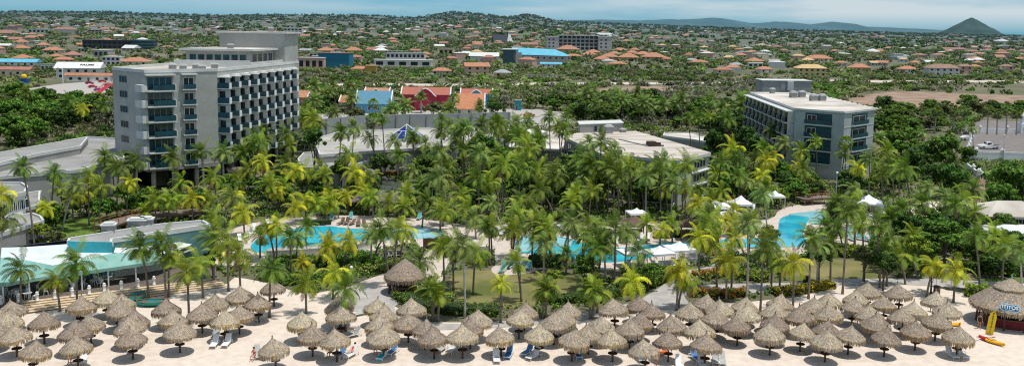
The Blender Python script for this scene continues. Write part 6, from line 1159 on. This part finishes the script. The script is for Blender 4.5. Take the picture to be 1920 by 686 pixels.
def car(label, px, py, rz, m, kind='car', p=None):
    p = p or P(px, py, .04); t = thing('pickup_truck' if kind == 'pickup' else 'parked_car', label, 'pickup' if kind == 'pickup' else 'car', p, rz); L_, w_ = (5.4, 1.9) if kind == 'pickup' else (4.3, 1.75)
    if kind == 'pickup': pr = [(-2.7, .5), (-2.7, 1.02), (-.65, 1.05), (-.45, 1.75), (.75, 1.75), (1.25, 1.15), (2.55, 1.02), (2.7, .85), (2.7, .45)]; cab = (-.45, .75, 1.2)
    else: pr = [(-2.1, .4), (-2.12, .9), (-1.75, 1.0), (-1.2, 1.42), (.3, 1.42), (1.0, .98), (2.0, .85), (2.12, .6), (2.1, .38)]; cab = (-1.2, .3, .85)
    def side(s): return [(x, s * (w_ / 2 - (.14 if z > 1.1 else 0)), z) for x, z in pr]
    n = len(pr); b = MB(); b.add(side(-1) + side(1), [tuple(range(n)), tuple(range(n, 2 * n))[::-1]] + [(i + n, (i + 1) % n + n, (i + 1) % n, i) for i in range(n)]); b.build('body', m, t)
    b = MB(); x0, x1, zc = cab; zt = 1.68 if kind == 'pickup' else 1.36; zb = 1.18 if kind == 'pickup' else 1.0
    for s in (-1, 1): b.box(((x0 + x1) / 2 + .05, s * (w_ / 2 - .12), (zt + zb) / 2), (x1 - x0 - .15, .08, zt - zb))
    b.build('side_windows', DARKW, t); b = MB(); b.box(((x1 + pr[5][0]) / 2 + .03, 0, (zt + pr[5][1]) / 2 + .06), (.05, w_ - .45, .62), 0, 0); b.build('windscreen', DARKW, t)
    if kind == 'pickup': b = MB(); b.box((-1.65, 0, 1.06), (1.8, w_ - .3, .03)); b.build('cargo_bed', BLACK, t)
    for x in (-L_ * .31, L_ * .32):
        for s in (-1, 1):
            b = MB(); b.lathe([(.10, -.11), (.33, -.11), (.36, 0), (.33, .11), (.10, .11)], 14); wl = b.build('wheel', BLACK, t); wl.rotation_euler = (math.pi / 2, 0, 0); wl.location = (x, s * (w_ / 2 - .08), .36); b = MB(); b.lathe([(.02, .115), (.2, .118), (.21, .10)], 10); b.lathe([(.21, -.10), (.2, -.118), (.02, -.115)], 10); b.build('rim', METAL, wl)
    for s in (-.6, .6): b = MB(); b.box((pr[-1][0] - .02, s, .68), (.1, .3, .14)); b.build('headlight', WHITE, t)
CARW = flat('white_car', (.75, .75, .74), .3); 
car('white pickup truck with open bed on the right car park', 1853, 277, 3.1, CARW, 'pickup', P(1854, 279, 1.91)); car('white car behind trees left of the white pickup', 1814, 263, .1, CARW); car('red car parked beside trees in the rear parking lot', 992, 219, .2, flat('red_car', (.42, .01, .02), .3))
car('white car at the front of orange roofed shop house', 845, 229, .1, CARW); car('white car right of the orange roofed shop house', 918, 226, 1.2, CARW); car('blue car on the street left of the tall hotel', 185, 171, .3, flat('blue_car', (.05, .08, .30), .3)); car('red car in the street lot nearest the white hall', 192, 155, .2, flat('red_car', (.42, .01, .02), .3)); car('dark red car left on the street lot', 168, 158, .2, flat('wine_car', (.3, .02, .03), .3)); car('red car on the street lot below dark red car', 174, 165, .2, flat('red_car', (.42, .01, .02), .3)); car('dark vehicle under the trees beyond right car park', 1796, 247, .2, BLACK)
def white_tower():
    p = P(1917, 250); t = thing('gate_tower', 'slim white tower cut by the right edge near the car park', 'tower', p); b = MB(); b.box((0, 0, 1.6), (2.2, 2.2, 3.2)); b.box((0, 0, 4.4), (1.5, 1.5, 2.6)); b.build('shaft', WHITE, t); b = MB(); b.lathe([(.9, 5.7), (.6, 6.2), (.25, 6.8), (.06, 8.0)], 10); b.build('spire', WHITE, t); f = Face((-1.1, -1.1), (1.1, -1.1)); f.window(t, .7, 1.5, .9, 2.2, 1, WHITE, DARKW)
white_tower()
def red_arch():
    a, c = P(176, 186), P(212, 172); o = (a + c) / 2; t = thing('footbridge', 'red arched footbridge left of the tall hotel', 'bridge', o); f = Face(a - o, c - o); b = MB(); n = 14
    pts = [f.at(f.len * k / n, .8 + 2.6 * math.sin(math.pi * k / n * .62), 0) for k in range(n + 1)]
    for off, z in ((-1, 1.1), (1, 1.1), (-1, 0), (1, 0)): b.tube([q + f.n * off + Vector((0, 0, z)) for q in pts], .14, 5)
    for k in range(0, n, 1): b.tube([pts[k] + f.n, pts[k] + f.n + Vector((0, 0, 1.1))], .06, 4); b.tube([pts[k] - f.n, pts[k] - f.n + Vector((0, 0, 1.1))], .06, 4)
    b.build('railing', flat('red_rail', (.5, .02, .04)), t); b = MB()
    for k in range(n): b.quad(pts[k] - f.n, pts[k + 1] - f.n, pts[k + 1] + f.n, pts[k] + f.n)
    b.build('deck', flat('red_deck', (.42, .04, .06)), t)
    for k in (0, n): b = MB(); b.tube([pts[k], (pts[k].x, pts[k].y, 0)], .5, 8); b.build('pier', CONC, t)
red_arch()
def balloon_sign():
    p = P(46, 168); t = thing('roadside_pylon', 'blue and yellow roadside pylon sign among left trees', 'sign', p); b = MB(); b.tube([(0, 0, 0), (0, 0, 3)], .35, 8); b.build('post', METAL, t); b = MB(); b.box((0, 0, 4.1), (4.2, .6, 2.0)); b.build('panel', flat('pylon_blue', (.02, .10, .32)), t); b = MB(); b.lathe([(.3, 5.1), (1.2, 5.4), (1.3, 6.3), (.9, 7.0), (.2, 7.2)], 12); b.build('crest', flat('pylon_yellow', (.75, .5, .03)), t, True)
    p = P(118, 156); t = thing('street_light', 'white crane-necked street light left of the white hall', 'lamp', p); b = MB(); b.tube([(0, 0, 0), (0, 0, 7.5), (-2.6, 0, 8.0)], .28, 6); b.build('pole', WHITE, t)
balloon_sign()
# ------------------------------------------------------------------ town on the plain
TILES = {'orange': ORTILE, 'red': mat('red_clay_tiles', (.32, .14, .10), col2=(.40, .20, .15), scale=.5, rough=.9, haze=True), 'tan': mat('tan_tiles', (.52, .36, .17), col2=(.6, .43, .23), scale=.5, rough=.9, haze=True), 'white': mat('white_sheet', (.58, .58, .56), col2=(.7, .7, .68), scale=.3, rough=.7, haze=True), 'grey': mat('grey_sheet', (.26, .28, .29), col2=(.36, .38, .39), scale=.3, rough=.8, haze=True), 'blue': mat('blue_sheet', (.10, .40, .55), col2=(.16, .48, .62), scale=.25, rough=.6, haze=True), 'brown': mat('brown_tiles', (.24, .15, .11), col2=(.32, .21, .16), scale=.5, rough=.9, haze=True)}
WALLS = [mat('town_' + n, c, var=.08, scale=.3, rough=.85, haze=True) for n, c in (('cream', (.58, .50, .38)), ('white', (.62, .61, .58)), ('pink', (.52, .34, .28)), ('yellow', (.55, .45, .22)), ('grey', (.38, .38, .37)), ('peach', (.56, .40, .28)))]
TOWN = []
def house(label, px, py, wpx, roof, wall, rz=None, d_=.7, storeys=1, gable=False, group=None, win=True, pos=None, name='house', hz=None, cat='house', pitch=None):
    p = pos or PT(px, py); s = p.y / F; w_ = wpx * s; dd = w_ * d_; hw = hz or 2.9 * storeys; rz = R.uniform(-.5, .5) if rz is None else rz; t = thing(name, label, cat, (p.x, p.y, p.z - .3), rz, group); TOWN.append((p.x, p.y, w_ * .62)); hw += .3
    b = MB(); b.box((0, 0, hw / 2), (w_ * .9, dd * .9, hw)); wl = b.build('wall', wall, t); x, y = w_ / 2, dd / 2; hr = pitch or min(w_, dd) * .24; b = MB()
    if gable: b.add([(-x, -y, hw), (x, -y, hw), (x, y, hw), (-x, y, hw), (-x, 0, hw + hr), (x, 0, hw + hr)], [(0, 1, 5, 4), (2, 3, 4, 5), (1, 2, 5), (3, 0, 4), (3, 2, 1, 0)])
    else:
        k = max(0.02, x - y) if x > y else .02; b.add([(-x, -y, hw), (x, -y, hw), (x, y, hw), (-x, y, hw), (-k, 0, hw + hr), (k, 0, hw + hr)], [(0, 1, 5, 4), (1, 2, 5), (2, 3, 4, 5), (3, 0, 4), (3, 2, 1, 0)])
    b.add([(-x, -y, hw - .22), (x, -y, hw - .22), (x, -y, hw - .01), (-x, -y, hw - .01)], [(0, 1, 2, 3)]); b.build('roof', TILES[roof] if isinstance(roof, str) else roof, t)
    if win and p.y < 1100:
        f = Face((-w_ * .45, -dd * .45), (w_ * .45, -dd * .45)); n = max(2, int(w_ / 4.5))
        for st in range(storeys):
            for k in range(n):
                u = f.len * (k + .5) / n; b = MB(); o = 2.9 * st
                if k == n // 2 and st == 0: f.box(b, u - .55, u + .55, .35, 2.4, 0, .04); b.build('door', WOOD, t)
                else: f.box(b, u - .8, u + .8, 1.2 + o, 2.5 + o, 0, .04); b.build('window', DARKW, t)
    return t
def flat_block(label, px, py, wpx, h, wall, roof, rz=0.0, d_=.4, rows=0, cols=0, name='building', pos=None, group=None, cat='building'):
    p = pos or PT(px, py); s = p.y / F; w_ = wpx * s; dd = w_ * d_; t = thing(name, label, cat, (p.x, p.y, p.z - .3), rz, group); TOWN.append((p.x, p.y, w_ * .6)); h += .3
    b = MB(); b.box((0, dd / 2, h / 2), (w_, dd, h)); b.build('wall', wall, t); b = MB(); b.box((0, dd / 2, h + .16), (w_ + .6, dd + .6, .3)); b.build('roof', TILES[roof] if isinstance(roof, str) else roof, t)
    f = Face((-w_ / 2, 0), (w_ / 2, 0))
    for r_ in range(rows):
        for c in range(cols):
            u = w_ * (c + .5) / cols; z = h * (r_ + .5) / rows; b = MB(); f.box(b, u - w_ / cols * .3, u + w_ / cols * .3, z - h / rows * .26, z + h / rows * .26, 0, .05); b.build('window', DARKW, t)
    return t
WL = {'cream': 0, 'white': 1, 'pink': 2, 'yellow': 3, 'grey': 4, 'peach': 5}
# landmarks
def palm_hall():
    t = house('white gabled hall with black roof lettering left of the hotel', 152, 147, 82, 'white', WALLS[1], .16, .55, 2, True, None, True, None, 'hall', 6.0, 'hall', 3.2); s = PT(152, 147).y / F; w_ = 82 * s
    f_, hr, hw, dd = Face((-w_ / 2, -w_ * .275), (w_ / 2, -w_ * .275)), 3.2, 6.3, w_ * .55
    o = link('lettering', text_mesh('PALMS', 2.6, BLACK, bold=.07), t, (w_ * .18, -dd * .25, hw + hr * .5 + .12)); o.rotation_euler = (math.atan2(hr, dd / 2), 0, 0)
    house('long orange tiled arcade in front of the white hall', 168, 153, 88, 'orange', WALLS[1], .1, .14, 1, True, None, True, None, 'arcade', 3.2, 'building', 1.4); flat_block('low white and purple shop left of the white hall', 88, 135, 22, 4.5, WALLS[1], 'grey', .1, .6, 1, 3)
    house('red tiled long building at the far left by the street', 25, 142, 72, 'red', WALLS[0], .05, .3, 1, True, None, True, None, 'house', 3.5); house('long pale blue-roofed building at the left edge', 35, 124, 80, 'blue', WALLS[1], 0, .3, 1, True); house('large orange hip-roofed house right of the white hall', 255, 123, 52, 'orange', WALLS[1], .1, .6); flat_block('white flat building with pale roof right of the white hall', 208, 122, 34, 6, WALLS[1], 'white', 0, .6, 2, 4)
    house('orange hip-roofed house up on the left slope above the arcade', 120, 119, 34, 'orange', WALLS[5], 0, .6); house('wide orange roofed house at left among dark bushes', 100, 100, 34, 'orange', WALLS[0], .1); house('orange pyramid-roofed pavilion near the left edge', 43, 116, 32, 'orange', WALLS[0], 0, .9); house('orange roofed house with white trim at left edge', 42, 96, 26, 'orange', WALLS[1], .2)
palm_hall()
def dark_building():
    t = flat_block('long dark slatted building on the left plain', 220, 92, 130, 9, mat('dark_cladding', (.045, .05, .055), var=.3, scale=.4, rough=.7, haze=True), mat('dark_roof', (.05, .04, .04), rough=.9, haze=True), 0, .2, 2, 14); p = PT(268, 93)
    t = thing('round_block', 'round dark teal glass end beside the dark slatted building', 'building', (p.x, p.y, p.z)); TOWN.append((p.x, p.y, 14)); b = MB(); r = 21 * p.y / F
    for k in range(3): b.lathe([(r, k * 3.4), (r, k * 3.4 + 2.2)], 26)
    b.build('glazing', mat('round_glass', (.015, .06, .08), rough=.2, haze=True), t); b = MB()
    for k in range(4): b.lathe([(r * 1.04, k * 3.4 - 1.15), (r * 1.04, k * 3.4 - .02)], 26)
    b.build('band', mat('round_band', (.05, .09, .10), rough=.6, haze=True), t)
dark_building()
def blue_hall():
    p = PT(1003, 122); s = p.y / F; w_ = 118 * s; t = thing('sports_hall', 'large hall under a bright blue roof in the town', 'hall', p, -.10); TOWN.append((p.x, p.y + 10, w_ * .55)); b = MB(); h = 27 * s; dd = 30
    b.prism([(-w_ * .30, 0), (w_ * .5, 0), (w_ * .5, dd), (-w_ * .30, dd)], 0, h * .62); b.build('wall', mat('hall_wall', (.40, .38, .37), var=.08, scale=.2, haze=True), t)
    b = MB(); b.add([(-w_ * .32, -1, h * .68), (w_ * .52, -1, h * .62), (w_ * .30, dd * .5, h * 1.05), (-w_ * .40, dd * .5, h * 1.15), (w_ * .52, dd, h * .62), (-w_ * .4, dd, h * .7)], [(0, 1, 2, 3), (3, 2, 4, 5), (1, 4, 2)]); b.build('roof', TILES['blue'], t)
    b = MB(); b.box((-w_ * .40, 2, h * .5), (w_ * .2, 14, h)); b.build('entrance_block', mat('hall_glass', (.05, .10, .13), rough=.2, haze=True), t); b = MB(); b.box((-w_ * .40, 2, h * 1.03), (w_ * .24, 17, .8)); b.build('entrance_roof', TILES['white'], t)
    b = MB(); b.box((-w_ * .27, -2, h * .42), (w_ * .12, 6, h * .84)); b.build('tower_wall', WALLS[4], t)
    f = Face((-w_ * .30, 0), (w_ * .5, 0))
    for k in range(6): b = MB(); u = f.len * (.3 + .12 * k); f.box(b, u, u + 1.5, h * .42, h * .54, 0, .05); b.build('window', DARKW, t)
    b = MB(); b.box((-w_ * .12, -3, h * .46), (w_ * .12, 6, .5)); b.build('canopy', TILES['blue'], t)
    house('low pale blue canopy building right below the blue hall', 1033, 127, 42, 'blue', WALLS[1], 0, .3, 1, True); house('white sheet-roofed shed left of the blue hall', 908, 116, 56, 'white', WALLS[1], -.05, .5, 1, True, None, True, None, 'shed', 5)
blue_hall()
def apartments():
    p = PT(1084, 95); s = p.y / F; t = thing('apartment_building', 'four storey grey apartment block with dark balconies in the town', 'apartment block', p, .05); w_ = 74 * s; h = 27 * s; b = MB(); b.box((0, 6, h / 2), (w_, 12, h)); b.build('wall', WALLS[4], t); TOWN.append((p.x, p.y, w_ * .9)); b = MB(); b.box((0, 6, h + .3), (w_ + 2, 14, .6)); b.build('roof', TILES['white'], t)
    f = Face((-w_ / 2, 0), (w_ / 2, 0))
    for r_ in range(4):
        for c in range(9): b = MB(); f.box(b, w_ * (c + .14) / 9, w_ * (c + .86) / 9, h * (r_ + .24) / 4, h * (r_ + .88) / 4, 0, .08); b.build('balcony_opening', DARKW, t)
    for dx, ww, hh, lab in ((-.66, .30, .9, 'left wing'), (.66, .34, .95, 'right wing')):
        b = MB(); b.box((w_ * dx, 2, h * hh / 2), (w_ * ww, 18, h * hh)); wg = b.build('wing', mat('lilac_grey', (.50, .47, .46), var=.06, scale=.3, haze=True), t); f = Face((w_ * (dx - ww / 2), -7), (w_ * (dx + ww / 2), -7)); b = MB(); b.box((w_ * dx, 2, h * hh + .3), (w_ * ww + 1, 19, .5)); b.build('wing_roof', TILES['white'], wg)
        for r_ in range(3):
            for c in range(2): b = MB(); f.box(b, f.len * (.15 + .35 * c), f.len * (.28 + .35 * c), h * (.2 + .24 * r_), h * (.3 + .24 * r_), 0, .06); b.build('window', DARKW, wg)
apartments()
def church():
    p = PT(953, 79); s = p.y / F; t = thing('church', 'church with steep dark roof and white cross-topped gable', 'church', p, .25); w_ = 16 * s; L_ = 30 * s; h = 13 * s; TOWN.append((p.x, p.y, L_)); b = MB(); b.add([(-L_, -w_ / 2, 0), (0, -w_ / 2, 0), (0, w_ / 2, 0), (-L_, w_ / 2, 0), (-L_, 0, h), (0, 0, h)], [(0, 1, 5, 4), (2, 3, 4, 5), (3, 0, 4)]); b.build('roof', mat('slate', (.025, .03, .045), rough=.7, haze=True), t)
    b = MB(); b.add([(.1, -w_ * .55, 0), (.1, w_ * .55, 0), (.1, 0, h * 1.05)], [(0, 1, 2)]); b.add([(-4, -w_ * .6, 0), (6, -w_ * .5, 0), (3, 0, h * 1.1), (0, -1, h * 1.05)], [(0, 1, 2, 3)]); b.tube([(.5, -w_ * .5, 0), (.5, 0, h * 1.15), (.5, w_ * .5, 0)], 1.0, 5); b.build('gable', WALLS[1], t); b = MB(); b.box((.5, 0, h * 1.3), (.6, .6, h * .4)); b.box((.5, 0, h * 1.36), (.6, 3, .6)); b.build('cross', WHITE, t)
    b = MB(); b.box((2, -1.5, h * .3), (3, 5, h * .6)); b.build('porch', WALLS[1], t)
church()
house('tan hip-roofed two storey house with dark windows on right plain', 1518, 143, 58, 'tan', WALLS[3], .02, .5, 2); house('red roofed house behind the blue hall', 992, 88, 33, 'red', WALLS[5], .1, .5, 1, True); house('large orange hip-roofed house right of the tan house', 1610, 133, 40, 'orange', WALLS[5], 0, .7); house('orange hip-roofed house among the right plain houses', 1535, 115, 46, 'orange', WALLS[0], .1, .6)
house('dark modern two storey house with white walls on right plain', 1765, 142, 62, 'brown', WALLS[1], -.1, .5, 2); house('orange roofed house left of the dark modern house', 1700, 136, 34, 'orange', WALLS[1], 0, .7); house('brown roofed two storey house right of the dark modern house', 1807, 138, 28, 'brown', WALLS[2], .1, .6, 2); house('brown house with small windows near the right edge', 1885, 138, 24, 'brown', WALLS[2], 0, .7, 2); house('pale hip-roofed house on the plain left of tan house', 1380, 128, 24, 'grey', WALLS[1], .1, .8); house('red and pink house below the grey hip-roofed house', 1355, 138, 34, 'red', WALLS[0], .2, .6)
house('orange roofed house with white porch left of tan house', 1432, 137, 30, 'orange', WALLS[1], .3, .7); house('grey pyramid-roofed white house far on the right', 1878, 80, 22, 'white', WALLS[1], 0, 1.0); flat_block('pale blue-grey house right of the church', 1665, 86, 16, 8, WALLS[1], 'blue', 0, .7, 2, 2)
flat_block('long low white building with strip window in the town', 755, 125, 108, 5.0, WALLS[1], 'white', 0, .2, 1, 5); flat_block('white two storey block with dark openings behind long white building', 760, 120, 72, 9, WALLS[1], 'grey', .0, .3, 2, 9); house('orange roofed yellow house left of the long white building', 675, 137, 34, 'orange', WALLS[3], .1, .6, 1); flat_block('ochre cube annexe beside the orange roofed yellow house', 695, 138, 20, 5, mat('ochre', (.42, .27, .06), haze=True), 'tan', 0, .8); house('orange hip-roofed house with blue walls in front of bushes', 828, 141, 38, 'orange', WALLS[4], 0, .6); house('orange roofed salmon house with square window left of blue hall', 893, 141, 48, 'orange', WALLS[5], .2, .6, 2, True); house('yellow pavilion house with grey tiled roof below the blue hall', 942, 145, 34, 'grey', WALLS[3], 0, .7)
flat_block('teal warehouse right of the tall hotel', 626, 128, 60, 11, mat('teal_shed', (.02, .17, .26), haze=True), 'brown', -.15, .4); flat_block('brown shed with pale roof right of the tall hotel', 583, 130, 48, 8, WALLS[2], 'white', 0, .4, 1, 4); house('orange hip-roofed house left of the lattice mast', 611, 100, 30, 'orange', WALLS[2], 0, .8); house('orange hip-roofed house right of the lattice mast', 663, 100, 32, 'orange', WALLS[2], 0, .8); house('red long roofed house behind the teal warehouse', 660, 113, 36, 'red', WALLS[2], 0, .4, 1, True)
flat_block('white and pink block at skyline right of the hotel penthouse', 549, 67, 34, 12, WALLS[1], 'white', 0, .4, 3, 5); house('bright white low house on the plain above right orange roofs', 1133, 68, 36, 'white', WALLS[1], 0, .4); house('red tiled long roof on right plain', 1786, 96, 42, 'red', WALLS[5], 0, .3, 1, True); house('pink roofed wide house at left edge near skyline', 12, 66, 44, 'red', WALLS[2], 0, .5); flat_block('purple roofed block at the left edge near skyline', 12, 56, 44, 5, WALLS[2], mat('purple_roof', (.06, .05, .10), haze=True), 0, .4)
house('red roofed white house on left slope below skyline', 122, 62, 42, 'red', WALLS[1], 0, .4, 2); house('orange roofed house on left slope beside white house', 205, 58, 36, 'orange', WALLS[1], .1, .4); flat_block('white flat house on left slope', 72, 62, 38, 6, WALLS[1], 'white', 0, .5, 1, 5); flat_block('pale pink flat house on left slope', 178, 63, 26, 6, WALLS[2], 'white', 0, .5, 2, 4)
for i, (x, y, w_) in enumerate([(1065, 97, 42), (1105, 108, 30), (1112, 103, 26), (1142, 112, 34), (1152, 106, 24), (1162, 99, 26), (1185, 104, 24), (1178, 113, 40), (1205, 107, 30), (1225, 112, 44), (1190, 98, 20), (1128, 117, 30), (1250, 116, 18)]): house(f'orange hip-roofed villa, {ORD[i]} of the cluster below the apartment block', x, y, w_, 'orange', WALLS[5], R.uniform(-.3, .3), .75, 1, False, 'orange roofed villas below the apartment block')
# scattered houses, further and smaller
rh = random.Random(77)
REG = [('far on the left slope under the skyline', 0, 420, 40, 60, 26, 'wwowwgr'), ('on the left plain', 0, 400, 64, 112, 26, 'owowgrw'), ('behind the hotel right of its penthouse', 560, 900, 46, 72, 38, 'owrowwt'), ('in the middle of the town', 570, 900, 74, 118, 32, 'oowgrw'), ('around the church', 880, 1330, 60, 86, 30, 'ooorwt'), ('far across the right plain', 1250, 1920, 60, 74, 30, 'orowwtw'), ('on the right plain among bushes', 1280, 1700, 84, 128, 40, 'oowogwtrw'), ('near the right edge of the plain', 1700, 1920, 86, 134, 22, 'owogrw'), ('below the green hill', 700, 1250, 44, 58, 20, 'wowrow')]
RN = {'o': ('orange', 'orange tiled'), 'w': ('white', 'white roofed'), 'g': ('grey', 'grey roofed'), 'r': ('red', 'red tiled'), 't': ('tan', 'tan roofed')}
for where, x0, x1, y0, y1, n, mix in REG:
    got = []; tries = 0
    while len(got) < n and tries < 900:
        tries += 1; x = rh.uniform(x0, x1); y = y0 + (y1 - y0) * rh.random() ** 1.1
        hy = 52 + .014 * (x - 960); p = PT(x, y)
        if p.y > 4000 or any((p.x - a) ** 2 + (p.y - b_) ** 2 < (r_ + 6) ** 2 for a, b_, r_ in TOWN): continue
        wm = rh.uniform(9, 16); wpx = wm / p.y * F; got.append((x, y, max(wpx, 5.5), rh.choice(mix), p)); TOWN.append((p.x, p.y, wm * .5))
    per = {}
    for q_ in sorted(got, key=lambda v: v[0]): per.setdefault(q_[3], []).append(q_)
    for k, lst in per.items():
        for i, (x, y, wpx, _, p) in enumerate(lst):
            lab = f'small {RN[k][1]} house, {ORD[i]} of those {where}' if len(lst) > 1 else f'small {RN[k][1]} house {where}'
            wl = WALLS[rh.randrange(6)]
            if k in 'wg' and rh.random() < .45: flat_block(lab, x, y, wpx, rh.choice((3.2, 3.4, 6)), wl, RN[k][0], rh.uniform(-.3, .3), .6, 1 if p.y < 1000 else 0, 3, 'house', p, 'small houses of the town', 'house')
            else: house(lab, x, y, wpx, RN[k][0], wl, rh.uniform(-.5, .5), rh.uniform(.55, .9), 1, rh.random() < .3, 'small houses of the town', True, p)
def mast(label, px, py, top, w_=.5, m=METAL):
    p = PT(px, py); h = zat(px, top, p.y) - p.z; t = thing('lattice_mast', label, 'mast', p); b = MB()
    for a in range(3): an = a * 2.094; b.tube([(math.cos(an) * w_, math.sin(an) * w_, 0), (math.cos(an) * w_ * .4, math.sin(an) * w_ * .4, h)], .10, 4)
    n = int(h / 1.6)
    for i in range(n):
        a0 = i * 2.094; z0, z1 = h * i / n, h * (i + 1) / n; r0, r1 = w_ * (1 - .6 * i / n), w_ * (1 - .6 * (i + 1) / n); b.tube([(math.cos(a0) * r0, math.sin(a0) * r0, z0), (math.cos(a0 + 2.094) * r1, math.sin(a0 + 2.094) * r1, z1)], .05, 4)
    b.build('lattice', m, t); b = MB(); b.tube([(0, 0, h), (0, 0, h + 3)], .06, 4); b.build('antenna', m, t)
mast('thin dark lattice mast behind the teal warehouse', 641, 116, 48, 1.0); mast('red and white radio mast far on the right plain', 1532, 62, 46, 1.4, mat('mast_red', (.4, .2, .18), haze=True))
def hill_tank():
    p = PT(987, 31); s = p.y / F; t = thing('water_tank', 'round pale tank on top of the green hill', 'water tank', (p.x, p.y, p.z - 1)); b = MB(); b.lathe([(4.2 * s, 0), (4.2 * s, 4.5 * s), (3.8 * s, 4.9 * s)], 20); b.build('drum', mat('tank', (.30, .33, .33), haze=True), t); b = MB(); b.lathe([(4.4 * s, 4.0 * s), (4.4 * s, 4.4 * s)], 20); b.build('rim', WALLS[4], t)
hill_tank()
def garden_wall():
    a, c = PT(985, 148), PT(1060, 148); t = thing('board_fence', 'grey board fence in front of bushes below the blue hall', 'fence', a); f = Face((0, 0), (c.x - a.x, c.y - a.y)); b = MB(); f.box(b, 0, f.len, -.3, 2.6, 0, .2); b.build('panel', WALLS[4], t); b = MB()
    for k in range(14): f.box(b, f.len * k / 14, f.len * k / 14 + .35, -.3, 2.8, .2, .4)
    b.build('post', GREYW, t)
garden_wall()
# ------------------------------------------------------------------ scrub over the plain: nobody could count it
def scrub():
    g = np.random.default_rng(9); keep = [k for k in KEEP if max(p.y for p in k) > 185]
    def band(n, y0, y1, r0, r1, per, size, p_tint, xr=.78):
        ys = np.sqrt(g.uniform(y0 ** 2, y1 ** 2, n)); us = g.uniform(-xr, xr, n); xs = us * ys; zs = terrain(xs, ys)
        dens = np.sin(xs / 61 + ys / 83) + np.sin(xs / 37 - ys / 49 + 1) + np.sin(xs / 140 + 2) ; ok = (dens + g.normal(0, 1.2, n) > -1.3)
        pal = np.array([T_DARK, ((.08, .105, .04), (.15, .165, .065)), T_OLIVE, T_MID, ((.12, .125, .06), (.2, .2, .1)), T_GREY]) * 1.15; parts = {j: ([], []) for j in range(6)}
        tw = np.array(TOWN)
        for x, y, z, o in zip(xs, ys, zs, ok):
            if not o or blocked(x, y): continue
            dd = (tw[:, 0] - x) ** 2 + ((tw[:, 1] - y) * np.where(tw[:, 1] > y, .55, 1)) ** 2
            if (dd < (tw[:, 2] + r0 * .9) ** 2).any(): continue
            j = g.choice(6, p=p_tint); j = 5 if 300 < y < 560 and .10 < x / y < .30 and g.random() < .6 else j; r = g.uniform(r0, r1) * (1.25 if g.random() < .15 else 1); k = g.integers(2, 5)
            for _ in range(k): parts[j][0].append((x + g.normal(0, r * .55), y + g.normal(0, r * .55), z + r * g.uniform(.1, .5))); parts[j][1].append(r * g.uniform(.45, .75))
        out = []
        for j in range(6):
            if parts[j][0]:
                cc = np.array(parts[j][0]); q_, c_ = leaves_np(cc, parts[j][1], per, size, pal[j], j + int(y0), .6); pt = 1 + .28 * np.sin(cc[:, 0] / 47 + cc[:, 1] / 90 + 2) * np.sin(cc[:, 1] / 71 - cc[:, 0] / 120); out.append((q_, c_ * np.repeat(pt, per * 4)[:, None]))
        return out
    o = []
    o += band(1900, 190, 330, 1.8, 3.0, 40, .32, [.3, .38, .2, .04, .05, .03]); o += band(5200, 320, 700, 2.4, 4.2, 24, .6, [.2, .28, .27, .07, .1, .08]); o += band(6200, 680, 1500, 3.2, 6.0, 11, 1.3, [.22, .25, .27, .08, .12, .06]); o += band(7000, 1400, 4300, 5, 10, 6, 3.0, [.25, .25, .27, .08, .12, .03])
    q = np.concatenate([a for a, _ in o]); c = np.concatenate([b for _, b in o]); ob = link('scrub', np_mesh('scrub', q, c, SCRUB)); ob['kind'] = 'stuff'; tag(ob, 'dense green and grey scrub spread over the plain between the houses', 'scrub'); print('scrub quads', len(q) // 4)
def distant_houses():
    r = random.Random(5); b = MB(); wl = MB(); mats = [TILES['orange'], TILES['white'], TILES['red'], TILES['tan']]
    for _ in range(900):
        y = 700 + 3100 * r.random() ** .85; x = r.uniform(-.68, .68) * y; z = float(terrain(np.float64(x), np.float64(y)))
        if (math.sin(x / 150 + 1) + math.sin(y / 210 + x / 330)) < -.5: continue
        if any((x - a) ** 2 + (y - c) ** 2 < (d + 8) ** 2 for a, c, d in TOWN): continue
        w_, d_, h = r.uniform(9, 17), r.uniform(7, 11), r.choice((3, 3, 3.4, 6)); rz = r.uniform(-.6, .6); wl.box((x, y, z + h / 2 - .3), (w_, d_, h), rz, r.randrange(3)); m_ = r.choice((0, 0, 1, 1, 1, 2, 3)); ca, sa = math.cos(rz), math.sin(rz); vs = []
        for px_, py_, pz in ((-.53, -.53, 0), (.53, -.53, 0), (.53, .53, 0), (-.53, .53, 0), (-.2, 0, 1), (.2, 0, 1)): vs.append((x + px_ * w_ * ca - py_ * d_ * sa, y + px_ * w_ * sa + py_ * d_ * ca, z + h - .3 + pz * (2.0 if m_ != 1 else .7)))
        b.add(vs, [(0, 1, 5, 4), (1, 2, 5), (2, 3, 4, 5), (3, 0, 4)], m_); TOWN.append((x, y, w_ * .5))
    me = D.meshes.new('distant_houses'); b.v += []; o_ = len(b.v); allm = mats + WALLS[:3]; b.add(wl.v, wl.f, 0); n0 = len(b.m) - len(wl.f); b.m[n0:] = [4 + k for k in wl.m]
    o = link('distant_houses', b.mesh('distant_houses', allm)); o['kind'] = 'stuff'; tag(o, 'tiny scattered orange and white roofed houses far across the plain', 'houses')
distant_houses()
scrub()
for k, v in USED.items():
    if len(v) > 1 and len(set(g for _, g in v)) > 1 or (len(v) > 1 and v[0][1] is None): print('SAME LABEL', k, len(v))
